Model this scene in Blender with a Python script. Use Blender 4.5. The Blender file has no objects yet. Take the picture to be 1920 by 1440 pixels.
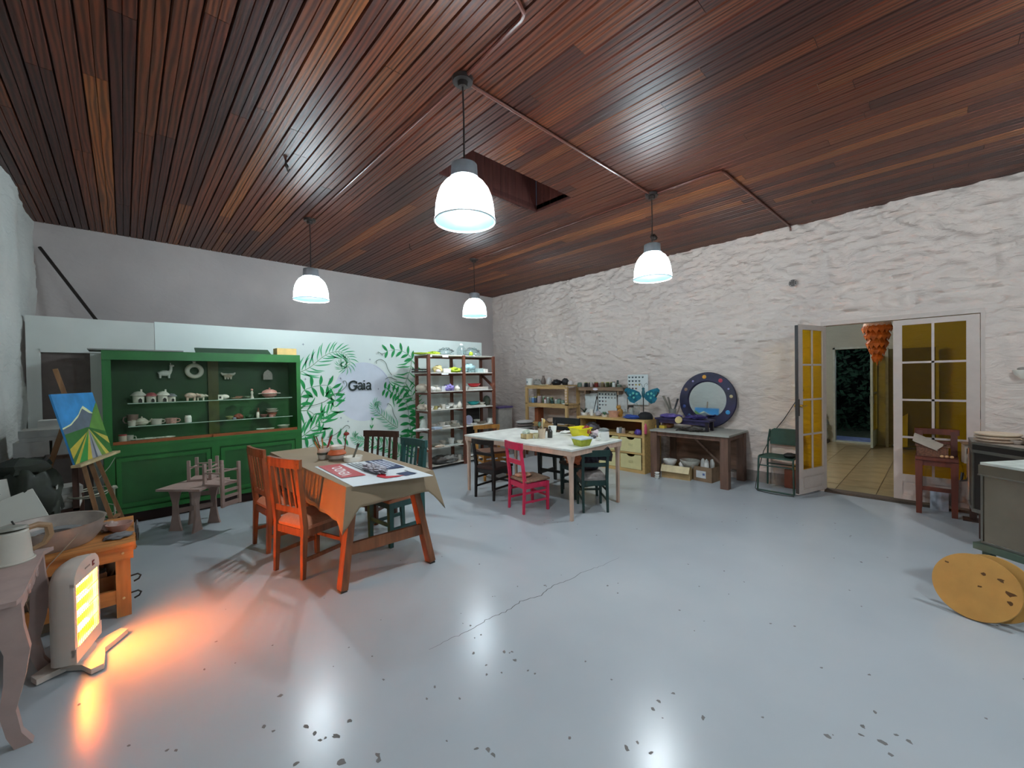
import bpy, math, random
from mathutils import Vector, Matrix, noise
R = random.Random(7)
PI = math.pi
sc = bpy.context.scene
col = sc.collection
# ------------------------------------------------------------------ camera, exposure, world
CF = Vector((0.68967828, 0.72400911, -0.01243698)); CR = Vector((0.72383487, -0.68978739, -0.016014)); CU = Vector((0.02017316, -0.00204219, 0.99979442))
CO = Vector((0, 0, 1.5)); CFL = 762.704
cam = bpy.data.cameras.new('camera'); cam.sensor_width = 36; cam.lens = CFL / 1920 * 36; cam.clip_start = .02; cam.clip_end = 200
co = bpy.data.objects.new('camera', cam); col.objects.link(co)
co.matrix_world = Matrix(((CR.x, CU.x, -CF.x, CO.x), (CR.y, CU.y, -CF.y, CO.y), (CR.z, CU.z, -CF.z, CO.z), (0, 0, 0, 1)))
sc.camera = co
sc.view_settings.view_transform = 'Standard'; sc.view_settings.look = 'None'; sc.view_settings.gamma = 1
sc.view_settings.use_curve_mapping = False; sc.view_settings.exposure = 1.0
sc.cycles.use_denoising = True
sc.cycles.sample_clamp_indirect = 6
sc.cycles.max_bounces = 8; sc.cycles.transparent_max_bounces = 16
w = bpy.data.worlds.new('night_sky'); sc.world = w; w.use_nodes = True
w.node_tree.nodes['Background'].inputs[0].default_value = (0.02, 0.03, 0.045, 1)
w.node_tree.nodes['Background'].inputs[1].default_value = 0.5
LAMP = 330.0     # emission of the pendant bulbs
HEAT = 70.0      # emission of the heater tubes
HEATW = 330.0     # watts of the heater's reflector beam
LIGHTCOL = (0.90, 0.97, 1.0)

def at(px, py, ax, v):
    d = CF + CR * ((px - 960) / CFL) - CU * ((py - 720) / CFL)
    t = (v - CO[ax]) / d[ax]
    return CO + d * t
def xa(px, Y, py=720): return at(px, py, 1, Y).x
def yb(px, X, py=720): return at(px, py, 0, X).y

# ------------------------------------------------------------------ materials
def C(h):
    h = h.lstrip('#'); r = [int(h[i:i+2], 16) / 255 for i in (0, 2, 4)]
    return tuple((c / 12.92 if c <= .04045 else ((c + .055) / 1.055) ** 2.4) for c in r) + (1,)
def sh(c, k): return tuple(min(1, x * k) for x in c[:3]) + (1,)
_m = {}
def newmat(name):
    m = bpy.data.materials.new(name); m.use_nodes = True
    nt = m.node_tree; return m, nt, nt.nodes['Principled BSDF']
def mat(hexc, rough=.55, metal=0, var=.12, scale=14, bump=.0, coord='Object', emit=0, stretch=None, spec=.5, name=None):
    key = (hexc, rough, metal, var, scale, bump, coord, emit, stretch, spec)
    if key in _m: return _m[key]
    m, nt, b = newmat(name or 'paint_' + hexc.strip('#')); c = C(hexc)
    b.inputs['Roughness'].default_value = rough; b.inputs['Metallic'].default_value = metal
    b.inputs['Specular IOR Level'].default_value = spec
    if var or bump:
        tc = nt.nodes.new('ShaderNodeTexCoord'); no = nt.nodes.new('ShaderNodeTexNoise')
        no.inputs['Scale'].default_value = scale; no.inputs['Detail'].default_value = 5
        src = tc.outputs[coord]
        if stretch:
            mp = nt.nodes.new('ShaderNodeMapping'); mp.inputs['Scale'].default_value = stretch
            nt.links.new(src, mp.inputs[0]); src = mp.outputs[0]
        nt.links.new(src, no.inputs['Vector'])
        rp = nt.nodes.new('ShaderNodeValToRGB'); rp.color_ramp.elements[0].position = .3; rp.color_ramp.elements[1].position = .7
        rp.color_ramp.elements[0].color = sh(c, 1 - var); rp.color_ramp.elements[1].color = sh(c, 1 + var)
        nt.links.new(no.outputs[0], rp.inputs[0]); nt.links.new(rp.outputs[0], b.inputs['Base Color'])
        if bump:
            bp = nt.nodes.new('ShaderNodeBump'); bp.inputs['Strength'].default_value = bump; bp.inputs['Distance'].default_value = .01
            nt.links.new(no.outputs[0], bp.inputs['Height']); nt.links.new(bp.outputs[0], b.inputs['Normal'])
    else: b.inputs['Base Color'].default_value = c
    if emit:
        b.inputs['Emission Color'].default_value = c; b.inputs['Emission Strength'].default_value = emit
    _m[key] = m; return m
def wood(hexc, rough=.5, axis='z', var=.3, sc_=9):
    st = {'x': (.12, 1, 1), 'y': (1, .12, 1), 'z': (1, 1, .12)}[axis]
    return mat(hexc, rough, var=var, scale=sc_ * 3, stretch=st, bump=.15, name='wood_' + hexc.strip('#'))
def glass(name, tint=(1, 1, 1), a=.9, rough=.02):
    m = bpy.data.materials.new(name); m.use_nodes = True; nt = m.node_tree; nt.nodes.clear()
    o = nt.nodes.new('ShaderNodeOutputMaterial'); mx = nt.nodes.new('ShaderNodeMixShader')
    t = nt.nodes.new('ShaderNodeBsdfTransparent'); g = nt.nodes.new('ShaderNodeBsdfGlossy')
    t.inputs[0].default_value = (*tint, 1); g.inputs['Roughness'].default_value = rough
    lw = nt.nodes.new('ShaderNodeLayerWeight'); fr = nt.nodes.new('ShaderNodeMath'); fr.operation = 'POWER'; fr.inputs[1].default_value = 5; nt.links.new(lw.outputs['Facing'], fr.inputs[0])
    ad = nt.nodes.new('ShaderNodeMath'); ad.operation = 'ADD'; ad.inputs[1].default_value = (1 - a) * .5; ad.use_clamp = True
    nt.links.new(fr.outputs[0], ad.inputs[0]); nt.links.new(ad.outputs[0], mx.inputs[0])
    nt.links.new(t.outputs[0], mx.inputs[1]); nt.links.new(g.outputs[0], mx.inputs[2]); nt.links.new(mx.outputs[0], o.inputs[0])
    return m

# ------------------------------------------------------------------ mesh builder
class MB:
    def __init__(s): s.v = []; s.f = []
    def add(s, vs, fs):
        n = len(s.v); s.v += [Vector(v) for v in vs]; s.f += [tuple(i + n for i in f) for f in fs]; return s
    def box(s, x, y, z, sx, sy, sz, rot=None, bev=0):   # centre x,y; z = bottom
        vs = [Vector((i * sx / 2, j * sy / 2, k * sz / 2)) for k in (-1, 1) for j in (-1, 1) for i in (-1, 1)]
        if rot is not None:
            M = rot if isinstance(rot, Matrix) else Matrix.Rotation(rot, 3, 'Z'); vs = [M @ v for v in vs]
        c = Vector((x, y, z + sz / 2))
        return s.add([v + c for v in vs], [(0, 2, 3, 1), (4, 5, 7, 6), (0, 1, 5, 4), (2, 6, 7, 3), (0, 4, 6, 2), (1, 3, 7, 5)])
    def bb(s, x0, x1, y0, y1, z0, z1): return s.box((x0 + x1) / 2, (y0 + y1) / 2, z0, abs(x1 - x0), abs(y1 - y0), z1 - z0)
    def beam(s, a, b, w_, h_=None, up=None, w2=None, h2=None):
        a = Vector(a); b = Vector(b); h_ = h_ or w_; w2 = w2 or w_; h2 = h2 or h_
        d = (b - a).normalized(); u = Vector(up) if up else (Vector((0, 0, 1)) if abs(d.z) < .9 else Vector((0, 1, 0)))
        r = d.cross(u).normalized(); u = r.cross(d)
        vs = [a - r*w_/2 - u*h_/2, a + r*w_/2 - u*h_/2, a + r*w_/2 + u*h_/2, a - r*w_/2 + u*h_/2,
              b - r*w2/2 - u*h2/2, b + r*w2/2 - u*h2/2, b + r*w2/2 + u*h2/2, b - r*w2/2 + u*h2/2]
        return s.add(vs, [(0, 1, 2, 3), (7, 6, 5, 4), (0, 4, 5, 1), (1, 5, 6, 2), (2, 6, 7, 3), (3, 7, 4, 0)])
    def tube(s, pts, r, n=8, closed=False):
        pts = [Vector(p) for p in pts]; k = len(pts); rs = r if isinstance(r, (list, tuple)) else [r] * k
        base = len(s.v); u = None
        for i, p in enumerate(pts):
            a = pts[(i - 1) % k] if (closed or i) else p; b = pts[(i + 1) % k] if (closed or i < k - 1) else p
            d = (b - a).normalized()
            if u is None: u = d.orthogonal().normalized()
            u = (u - d * u.dot(d)).normalized(); q = d.cross(u)
            for j in range(n):
                t = 2 * PI * j / n; s.v.append(p + (u * math.cos(t) + q * math.sin(t)) * rs[i])
        m = k if closed else k - 1
        for i in range(m):
            for j in range(n):
                a0 = base + i * n; b0 = base + ((i + 1) % k) * n
                s.f.append((a0 + j, a0 + (j + 1) % n, b0 + (j + 1) % n, b0 + j))
        if not closed:
            s.f.append(tuple(base + j for j in reversed(range(n)))); s.f.append(tuple(base + (k - 1) * n + j for j in range(n)))
        return s
    def lathe(s, prof, c=(0, 0, 0), n=16, M=None, sx=1, sy=1, cap=True):
        base = len(s.v); c = Vector(c)
        for (r, z) in prof:
            for j in range(n):
                t = 2 * PI * j / n; p = Vector((r * sx * math.cos(t), r * sy * math.sin(t), z))
                if M is not None: p = M @ p
                s.v.append(p + c)
        k = len(prof)
        for i in range(k - 1):
            for j in range(n):
                a0 = base + i * n; b0 = a0 + n
                s.f.append((a0 + j, a0 + (j + 1) % n, b0 + (j + 1) % n, b0 + j))
        if cap and prof[0][0] > 1e-4: s.f.append(tuple(base + j for j in reversed(range(n))))
        if cap and prof[-1][0] > 1e-4: s.f.append(tuple(base + (k - 1) * n + j for j in range(n)))
        return s
    def blob(s, c, rx, ry, rz, amp=.12, fr=2.5, n=14, m_=8, seed=0, flat=None):
        base = len(s.v); c = Vector(c)
        for i in range(m_ + 1):
            ph = PI * i / m_
            for j in range(n):
                t = 2 * PI * j / n; d = Vector((math.sin(ph) * math.cos(t), math.sin(ph) * math.sin(t), math.cos(ph)))
                k = 1 + amp * noise.noise(d * fr + Vector((seed, seed * 2, 0))) * 2
                p = Vector((d.x * rx, d.y * ry, d.z * rz)) * k
                if flat is not None and p.z < flat: p.z = flat
                s.v.append(c + p)
        for i in range(m_):
            for j in range(n):
                a0 = base + i * n; b0 = a0 + n
                s.f.append((a0 + j, b0 + j, b0 + (j + 1) % n, a0 + (j + 1) % n))
        return s
    def prism(s, poly, origin, eu, ev, th):   # poly in (u,v); thickness along eu x ev
        o = Vector(origin); eu = Vector(eu); ev = Vector(ev); nn = eu.cross(ev).normalized() * th
        n = len(poly); a = [o + eu * u + ev * v for u, v in poly]
        b = [p + nn for p in a]
        fs = [tuple(reversed(range(n))), tuple(range(n, 2 * n))] + [(i, (i + 1) % n, n + (i + 1) % n, n + i) for i in range(n)]
        return s.add(a + b, fs)
    def ribbon(s, pts, ws, o, eu, ev):        # flat stroke of given widths in the plane (o,eu,ev)
        o = Vector(o); eu = Vector(eu); ev = Vector(ev); base = len(s.v); k = len(pts)
        for i, (x, y) in enumerate(pts):
            a = pts[max(0, i - 1)]; b = pts[min(k - 1, i + 1)]; dx, dy = b[0] - a[0], b[1] - a[1]; L = math.hypot(dx, dy) or 1
            h = ws[i] / 2 if isinstance(ws, (list, tuple)) else ws / 2
            nx, ny = -dy / L * h, dx / L * h
            s.v.append(o + eu * (x + nx) + ev * (y + ny)); s.v.append(o + eu * (x - nx) + ev * (y - ny))
        for i in range(k - 1): s.f.append((base + 2*i, base + 2*i + 1, base + 2*i + 3, base + 2*i + 2))
        return s
    def build(s, name, m, parent=None, world=True, smooth=38, label=None, kind=None):
        vs = s.v
        me = bpy.data.meshes.new(name)
        o = bpy.data.objects.new(name, me)
        if parent is not None:
            if world:
                Mi = CHAIN(parent).inverted(); vs = [Mi @ v for v in vs]
            o.parent = parent
        elif world and vs:
            x0 = min(v.x for v in vs); x1 = max(v.x for v in vs); y0 = min(v.y for v in vs); y1 = max(v.y for v in vs); z0 = min(v.z for v in vs)
            og = Vector(((x0 + x1) / 2, (y0 + y1) / 2, z0)); o.location = og; vs = [v - og for v in vs]
        me.from_pydata(vs, [], s.f); me.validate(); me.update()
        if smooth:
            me.polygons.foreach_set('use_smooth', [True] * len(me.polygons))
            try: me.set_sharp_from_angle(angle=math.radians(smooth))
            except Exception: pass
        if m: me.materials.append(m)
        col.objects.link(o)
        if label: o['label'] = label
        if kind: o['kind'] = kind
        return o
def CHAIN(o):
    M = Matrix.LocRotScale(o.location, o.rotation_euler, o.scale)
    return CHAIN(o.parent) @ M if o.parent else M
def tag(o, label, cat, group=None):
    o['label'] = label; o['category'] = cat
    if group: o['group'] = group
    return o
def thing(name, label, cat, loc=(0, 0, 0), rz=0, group=None):
    o = bpy.data.objects.new(name, None); col.objects.link(o); o.location = loc; o.rotation_euler = (0, 0, rz); o.empty_display_size = .1
    return tag(o, label, cat, group)
def struct(o): o['kind'] = 'structure'; return o
def copy_tree(o, parent=None, loc=None, rz=None):
    c = o.copy(); col.objects.link(c); c.parent = parent
    if loc is not None: c.location = loc
    if rz is not None: c.rotation_euler = (0, 0, rz)
    for ch in [x for x in bpy.data.objects if x.parent is o]: copy_tree(ch, c)
    return c

XW, YA, ZC, XL, YR = 6.45, 7.40, 3.46, -0.74, -3.4
# ------------------------------------------------------------------ structure materials
def plaster(name, c1, c2, bump=.35, rough=.85):
    m, nt, b = newmat(name); g = nt.nodes.new('ShaderNodeNewGeometry')
    n1 = nt.nodes.new('ShaderNodeTexNoise'); n1.inputs['Scale'].default_value = 1.3; n1.inputs['Detail'].default_value = 6
    n2 = nt.nodes.new('ShaderNodeTexNoise'); n2.inputs['Scale'].default_value = 8; n2.inputs['Detail'].default_value = 8; n2.inputs['Distortion'].default_value = 1.2
    mp = nt.nodes.new('ShaderNodeMapping'); mp.inputs['Scale'].default_value = (1, .55, 1.5)
    nt.links.new(g.outputs['Position'], n1.inputs['Vector']); nt.links.new(g.outputs['Position'], mp.inputs[0]); nt.links.new(mp.outputs[0], n2.inputs['Vector'])
    rp = nt.nodes.new('ShaderNodeValToRGB'); rp.color_ramp.elements[0].position = .35; rp.color_ramp.elements[1].position = .65
    rp.color_ramp.elements[0].color = C(c1); rp.color_ramp.elements[1].color = C(c2)
    nt.links.new(n1.outputs[0], rp.inputs[0]); nt.links.new(rp.outputs[0], b.inputs['Base Color'])
    b.inputs['Roughness'].default_value = rough
    bp = nt.nodes.new('ShaderNodeBump'); bp.inputs['Strength'].default_value = bump; bp.inputs['Distance'].default_value = .03
    nt.links.new(n2.outputs[0], bp.inputs['Height']); nt.links.new(bp.outputs[0], b.inputs['Normal'])
    return m
M_wallB = plaster('stucco_white_pink', '#dccdc5', '#e6d5cb', 1.0)
M_wallA = plaster('plaster_grey_mauve', '#b3a9a6', '#bfb4b0', .3)
M_wallL = plaster('stone_whitewash', '#c9cbc6', '#d4d2cc', .6)
def floor_mat():
    m, nt, b = newmat('painted_concrete'); g = nt.nodes.new('ShaderNodeNewGeometry')
    def N(sc_, det=5, dist=0):
        n = nt.nodes.new('ShaderNodeTexNoise'); n.inputs['Scale'].default_value = sc_; n.inputs['Detail'].default_value = det; n.inputs['Distortion'].default_value = dist
        nt.links.new(g.outputs['Position'], n.inputs['Vector']); return n
    def RP(src, p0, c0, p1, c1):
        r = nt.nodes.new('ShaderNodeValToRGB'); r.color_ramp.elements[0].position = p0; r.color_ramp.elements[0].color = c0
        r.color_ramp.elements[1].position = p1; r.color_ramp.elements[1].color = c1; nt.links.new(src, r.inputs[0]); return r
    base = RP(N(.9, 4).outputs[0], .3, C('#a6afb6'), .7, C('#b2bac0'))
    nt.links.new(base.outputs[0], b.inputs['Base Color'])
    rr = RP(N(3, 4).outputs[0], .2, (.225,) * 3 + (1,), .8, (.27,) * 3 + (1,)); nt.links.new(rr.outputs[0], b.inputs['Roughness'])
    return m
def plank_mat():
    m, nt, b = newmat('varnished_pine_boards'); g = nt.nodes.new('ShaderNodeNewGeometry'); oi = nt.nodes.new('ShaderNodeObjectInfo')
    ad = nt.nodes.new('ShaderNodeVectorMath'); ad.operation = 'MULTIPLY_ADD'
    cb = nt.nodes.new('ShaderNodeCombineXYZ'); nt.links.new(oi.outputs['Random'], cb.inputs[0]); nt.links.new(oi.outputs['Random'], cb.inputs[1])
    ad.inputs[1].default_value = (0, 37, 0); nt.links.new(cb.outputs[0], ad.inputs[0]); nt.links.new(g.outputs['Position'], ad.inputs[2])
    mp = nt.nodes.new('ShaderNodeMapping'); mp.inputs['Scale'].default_value = (1, .09, 1); nt.links.new(ad.outputs[0], mp.inputs[0])
    wv = nt.nodes.new('ShaderNodeTexWave'); wv.inputs['Scale'].default_value = 11; wv.inputs['Distortion'].default_value = 14; wv.inputs['Detail'].default_value = 2; wv.inputs['Detail Scale'].default_value = .55
    nt.links.new(mp.outputs[0], wv.inputs['Vector'])
    no = nt.nodes.new('ShaderNodeTexNoise'); no.inputs['Scale'].default_value = 60; no.inputs['Detail'].default_value = 6; nt.links.new(mp.outputs[0], no.inputs['Vector'])
    base = nt.nodes.new('ShaderNodeValToRGB'); e = base.color_ramp.elements
    e[0].position = 0; e[0].color = C('#3d1e17'); e[1].position = 1; e[1].color = C('#7d4a26')
    for p, c in ((.18, '#381c17'), (.32, '#542a1a'), (.5, '#4b251a'), (.66, '#60331e'), (.8, '#532b1b'), (.92, '#6e4023')): base.color_ramp.elements.new(p).color = C(c)
    nt.links.new(oi.outputs['Random'], base.inputs[0])
    mx = nt.nodes.new('ShaderNodeMix'); mx.data_type = 'RGBA'; mx.blend_type = 'MULTIPLY'; mx.inputs[0].default_value = .8
    rp = nt.nodes.new('ShaderNodeValToRGB'); rp.color_ramp.elements[0].position = .32; rp.color_ramp.elements[0].color = (.40, .36, .34, 1); rp.color_ramp.elements[1].position = .78; rp.color_ramp.elements[1].color = (1.45, 1.28, 1.05, 1)
    mm = nt.nodes.new('ShaderNodeMath'); mm.operation = 'MULTIPLY_ADD'; mm.inputs[1].default_value = .55
    nt.links.new(wv.outputs[0], mm.inputs[0])
    m2 = nt.nodes.new('ShaderNodeMath'); m2.operation = 'MULTIPLY'; m2.inputs[1].default_value = .55; nt.links.new(no.outputs[0], m2.inputs[0]); nt.links.new(m2.outputs[0], mm.inputs[2])
    nt.links.new(mm.outputs[0], rp.inputs[0]); nt.links.new(base.outputs[0], mx.inputs[6]); nt.links.new(rp.outputs[0], mx.inputs[7])
    nt.links.new(mx.outputs[2], b.inputs['Base Color']); b.inputs['Roughness'].default_value = .44; b.inputs['Specular IOR Level'].default_value = .3
    bp = nt.nodes.new('ShaderNodeBump'); bp.inputs['Strength'].default_value = .35; bp.inputs['Distance'].default_value = .005
    nt.links.new(no.outputs[0], bp.inputs['Height']); nt.links.new(bp.outputs[0], b.inputs['Normal'])
    return m
M_plank = plank_mat(); M_floor = floor_mat()

# ------------------------------------------------------------------ floor
fl = struct(MB().bb(XL - .3, XW + .0, YR, YA + .1, -.12, 0).build('floor', M_floor))
crk = [(2.951, 1.843), (2.7, 1.86), (2.55, 1.90), (2.36, 1.90), (2.2, 1.93), (2.05, 1.90), (1.9, 1.945), (1.75, 1.93), (1.6, 1.95), (1.45, 1.94), (1.32, 1.957), (1.18, 1.97)]
pts = []
for i in range(len(crk) - 1):
    for k in range(6):
        t = k / 6; pts.append((crk[i][0] * (1 - t) + crk[i+1][0] * t + R.uniform(-.006, .006), crk[i][1] * (1 - t) + crk[i+1][1] * t + R.uniform(-.008, .008)))
n = len(pts)
MB().ribbon(pts, [.0035 * (.4 + math.sin(PI * i / n)) for i in range(n)], (0, 0, .0006), (1, 0, 0), (0, 1, 0)).build('floor_crack', mat('#4a4642', .9, var=0), fl)
ch = MB()
for (px, py, r) in [(630, 1380, .03), (655, 1352, .02), (575, 1362, .022), (590, 1375, .016), (600, 1388, .014), (640, 1428, .03), (555, 1432, .02), (495, 1362, .016), (512, 1371, .012), (525, 1305, .022), (710, 1425, .02),
                    (965, 1238, .022), (945, 1222, .018), (960, 1222, .014), (990, 1257, .012), (1003, 1263, .01), (882, 1173, .013), (902, 1190, .012), (890, 1196, .01), (888, 1225, .016), (912, 1247, .012), (915, 1405, .02), (893, 1404, .014), (925, 1415, .018), (1068, 1384, .014), (1235, 1315, .016), (1225, 1330, .018), (1318, 1345, .02), (1175, 1403, .022), (1195, 1392, .014), (1220, 1412, .016), (708, 1416, .02), (1262, 1300, .014),
                    (1552, 1380, .022), (1618, 1362, .018), (1655, 1392, .026), (1615, 1378, .014), (1680, 1378, .016), (1705, 1390, .02), (1670, 1415, .018), (1630, 1265, .012), (1540, 1252, .012), (1615, 1054, .02), (1640, 1335, .014), (1430, 1345, .012), (330, 1407, .014), (815, 1288, .014), (800, 1310, .012), (862, 1310, .012), (1098, 1240, .01)]:
    p = at(px, py, 2, 0); k = R.uniform(.7, 1); a = R.uniform(0, 6)
    poly = [((r * .62 * (1 + R.uniform(-.4, .4))) * math.cos(2*PI*i/9), (r * .42 * (1 + R.uniform(-.4, .4))) * math.sin(2*PI*i/9)) for i in range(9)]
    ch.prism(poly, (p.x, p.y, -.0004), (math.cos(a), math.sin(a), 0), (-math.sin(a), math.cos(a), 0), .001)
for k in range(150):
    x_ = R.uniform(-.2, 5.2); y_ = R.uniform(-.4, 3.4); r = R.uniform(.0025, .007); a = R.uniform(0, 6)
    if R.random() > .35 + .65 * (noise.noise(Vector((x_ * 1.3, y_ * 1.3, 50))) > 0): continue
    poly = [(r * 1.3 * (1 + R.uniform(-.4, .4)) * math.cos(2*PI*i/7), r * (1 + R.uniform(-.4, .4)) * math.sin(2*PI*i/7)) for i in range(7)]
    ch.prism(poly, (x_, y_, -.0004), (math.cos(a), math.sin(a), 0), (-math.sin(a), math.cos(a), 0), .001)
ch.build('paint_chips', mat('#6d6c6b', .8), fl, smooth=0, kind='stuff')

# ------------------------------------------------------------------ walls
def grid_wall(name, m, fn, u0, u1, v0, v1, du, dv, hole=None, back=None):
    nu = int(round((u1 - u0) / du)); nv = int(round((v1 - v0) / dv)); vs = []; fs = []
    for j in range(nv + 1):
        for i in range(nu + 1): vs.append(fn(u0 + (u1 - u0) * i / nu, v0 + (v1 - v0) * j / nv))
    for j in range(nv):
        for i in range(nu):
            if hole:
                uc = u0 + (u1 - u0) * (i + .5) / nu; vc = v0 + (v1 - v0) * (j + .5) / nv
                if hole[0] < uc < hole[1] and vc < hole[2]: continue
            a = j * (nu + 1) + i; fs.append((a, a + 1, a + nu + 2, a + nu + 1))
    mb = MB().add(vs, fs)
    if back: back(mb)
    return struct(mb.build(name, m, smooth=60))
def ridg(p): return 1 - abs(noise.noise(p)) * 2
def ss(a, b, x): t = max(0, min(1, (x - a) / (b - a))); return t * t * (3 - 2 * t)
HY0, HY1, HZ = -.30, 1.01, 2.13
def fB(y, z):
    wy = y + .12 * noise.noise(Vector((y * 2, z * 2, 5))); wz = z + .10 * noise.noise(Vector((y * 1.7, z * 1.7, 9)))
    h = abs(ridg(Vector((wy * 3.0, wz * 7.5, 1)))) ** 1.5 * .40 + abs(ridg(Vector((wy * 6, wz * 15, 4)))) ** 1.5 * .40 + noise.noise(Vector((y * 1.2, z * 1.5, 0))) * .5
    k = (.4 + .6 * ss(1.3, 2.3, z)) * (1 - .45 * ss(5, 7, y))
    e = min(abs(y - HY0), abs(y - HY1)) if z < HZ + .05 else 9
    if HY0 - .15 < y < HY1 + .15 and z > HZ: e = min(e, z - HZ)
    if HY0 < y < HY1 and z <= HZ: e = 0
    k *= ss(0, .16, e)
    return (XW - .10 * (h - .32) * k - .002, y, z)
def backB(mb):
    mb.bb(XW + .075, XW + .16, YR, HY0, 0, ZC); mb.bb(XW + .075, XW + .16, HY1, YA + .1, 0, ZC); mb.bb(XW + .075, XW + .16, HY0, HY1, HZ, ZC)
du = (HY1 - HY0) / 52
y0 = HY0 - du * 40; y1 = HY1 + du * int((YA - HY1) / du + 1)
wallR = grid_wall('wall_right', M_wallB, fB, y0, y1, 0, HZ + (HZ / 85) * 54, du, HZ / 85, hole=(HY0, HY1, HZ), back=backB)
def fA(x, z):
    h = noise.noise(Vector((x * 1.4, z * 1.4, 3))) * .7 + ridg(Vector((x * 3, z * 5, 6))) ** 3 * .2
    return (x, YA - .02 * h, z)
grid_wall('wall_back', M_wallA, fA, XL - .1, XW + .05, 0, ZC + .02, .06, .06, back=lambda mb: mb.bb(XL - .3, XW + .16, YA + .03, YA + .12, 0, ZC))
def fL(y, z):
    h = noise.noise(Vector((y * 1.6, z * 1.6, 13))) * 1.0 + ridg(Vector((y * 4, z * 6, 16))) ** 2 * .35
    return (XL + .045 * h - .01, y, z)
grid_wall('wall_left', M_wallL, fL, YR, YA + .05, 0, ZC + .02, .05, .05, back=lambda mb: mb.bb(XL - .3, XL - .1, YR, YA + .1, 0, ZC))
struct(MB().bb(XL - .3, XW + .2, YR - .1, YR, 0, ZC).build('wall_rear', M_wallL))
bs = MB(); bs.bb(XW - .035, XW, HY1 + .06, 1.93, 0, .15); struct(bs.build('baseboard_right', mat('#8f837d', .8, bump=.3)))

# ------------------------------------------------------------------ ceiling of tongue and groove boards, with a hatch
ceil = struct(MB().bb(XL - .3, 2.2, YR, YA + .1, ZC + .03, ZC + .08).bb(3.56, XW + .2, YR, YA + .1, ZC + .03, ZC + .08)
              .bb(2.2, 3.56, YR, 2.75, ZC + .03, ZC + .08).bb(2.2, 3.56, 3.27, YA + .1, ZC + .03, ZC + .08).build('ceiling', mat('#2a140e', .8)))
BW = .124
def board_mesh():
    w_ = BW / 2 - .002; prof = [(-w_, .022), (-w_, .012), (-w_ + .0055, 0), (-.0035, 0), (0, .006), (.0035, 0), (w_ - .0055, 0), (w_, .012), (w_, .022)]
    vs = [(x, 0, z) for x, z in prof] + [(x, 1, z) for x, z in prof]; n = len(prof)
    fs = [(i, i + 1, n + i + 1, n + i) for i in range(n - 1)] + [tuple(range(n)), tuple(reversed(range(n, 2 * n)))]
    me = bpy.data.meshes.new('board'); me.from_pydata(vs, [], fs); me.materials.append(M_plank); return me
bme = board_mesh()
def board(x, ya, yb_, z=ZC, parent=ceil):
    o = bpy.data.objects.new('plank', bme); col.objects.link(o); o.parent = parent
    o.location = Vector((x, ya + .0015, z)) - parent.location; o.scale = (1, yb_ - ya - .003, 1)
    return o
x = XL + .026 - BW; i = 0
while x - BW / 2 < XW:
    cuts = [YA + .02]; yy = YA
    while yy > YR:
        L = R.uniform(2.6, 4.6) if yy != YA else R.uniform(1.0, 4.2)
        yy = max(YR, yy - L); 
        if yy - YR < 1.3: yy = YR
        cuts.append(yy)
    for a, b in zip(cuts[1:], cuts[:-1]):
        if 2.2 < x < 3.56:
            if b > 3.27: board(x, max(a, 3.27), b)
            if a < 2.75: board(x, a, min(b, 2.75))
        else: board(x, a, b)
    x += BW; i += 1
# hatch shaft
hs = MB()
for k in range(12): hs.bb(2.2 + k * .1133, 2.2 + (k + 1) * .1133 - .004, 3.27, 3.29, ZC + .0, ZC + .62)
for k in range(5): hs.bb(3.56, 3.58, 2.75 + k * .104, 2.75 + (k + 1) * .104 - .004, ZC, ZC + .62)
hs.bb(2.18, 2.2, 2.75, 3.27, ZC + .02, ZC + .62).bb(2.2, 3.56, 2.73, 2.75, ZC + .02, ZC + .62).bb(2.18, 3.58, 2.73, 3.29, ZC + .62, ZC + .64)
hs.build('hatch_shaft', wood('#4b2620', .5), ceil)

# ------------------------------------------------------------------ pendant lamps
def lampglass():
    m = bpy.data.materials.new('prismatic_glass'); m.use_nodes = True; nt = m.node_tree; nt.nodes.clear()
    o = nt.nodes.new('ShaderNodeOutputMaterial'); t = nt.nodes.new('ShaderNodeBsdfTransparent'); t.inputs[0].default_value = (.85, .95, 1, 1)
    tr = nt.nodes.new('ShaderNodeBsdfTranslucent'); tr.inputs[0].default_value = (.8, .93, 1, 1); g = nt.nodes.new('ShaderNodeBsdfGlossy'); g.inputs['Roughness'].default_value = .15
    df = nt.nodes.new('ShaderNodeBsdfDiffuse'); df.inputs[0].default_value = (.10, .26, .36, 1); q = nt.nodes.new('ShaderNodeMixShader'); q.inputs[0].default_value = .3
    nt.links.new(tr.outputs[0], q.inputs[1]); nt.links.new(df.outputs[0], q.inputs[2])
    a = nt.nodes.new('ShaderNodeMixShader'); a.inputs[0].default_value = .55; b = nt.nodes.new('ShaderNodeMixShader'); b.inputs[0].default_value = .08
    nt.links.new(t.outputs[0], a.inputs[1]); nt.links.new(q.outputs[0], a.inputs[2]); nt.links.new(a.outputs[0], b.inputs[1]); nt.links.new(g.outputs[0], b.inputs[2]); nt.links.new(b.outputs[0], o.inputs[0])
    return m
M_lg = lampglass()
M_bulb, nt_, b_ = newmat('lamp_bulb'); b_.inputs['Base Color'].default_value = (1, 1, 1, 1); b_.inputs['Emission Color'].default_value = (*LIGHTCOL, 1); b_.inputs['Emission Strength'].default_value = LAMP
M_dark = mat('#2b2320', .45, metal=.4); M_grey = mat('#75777a', .45, metal=.2); M_cond = mat('#5a2a1d', .35)
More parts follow.
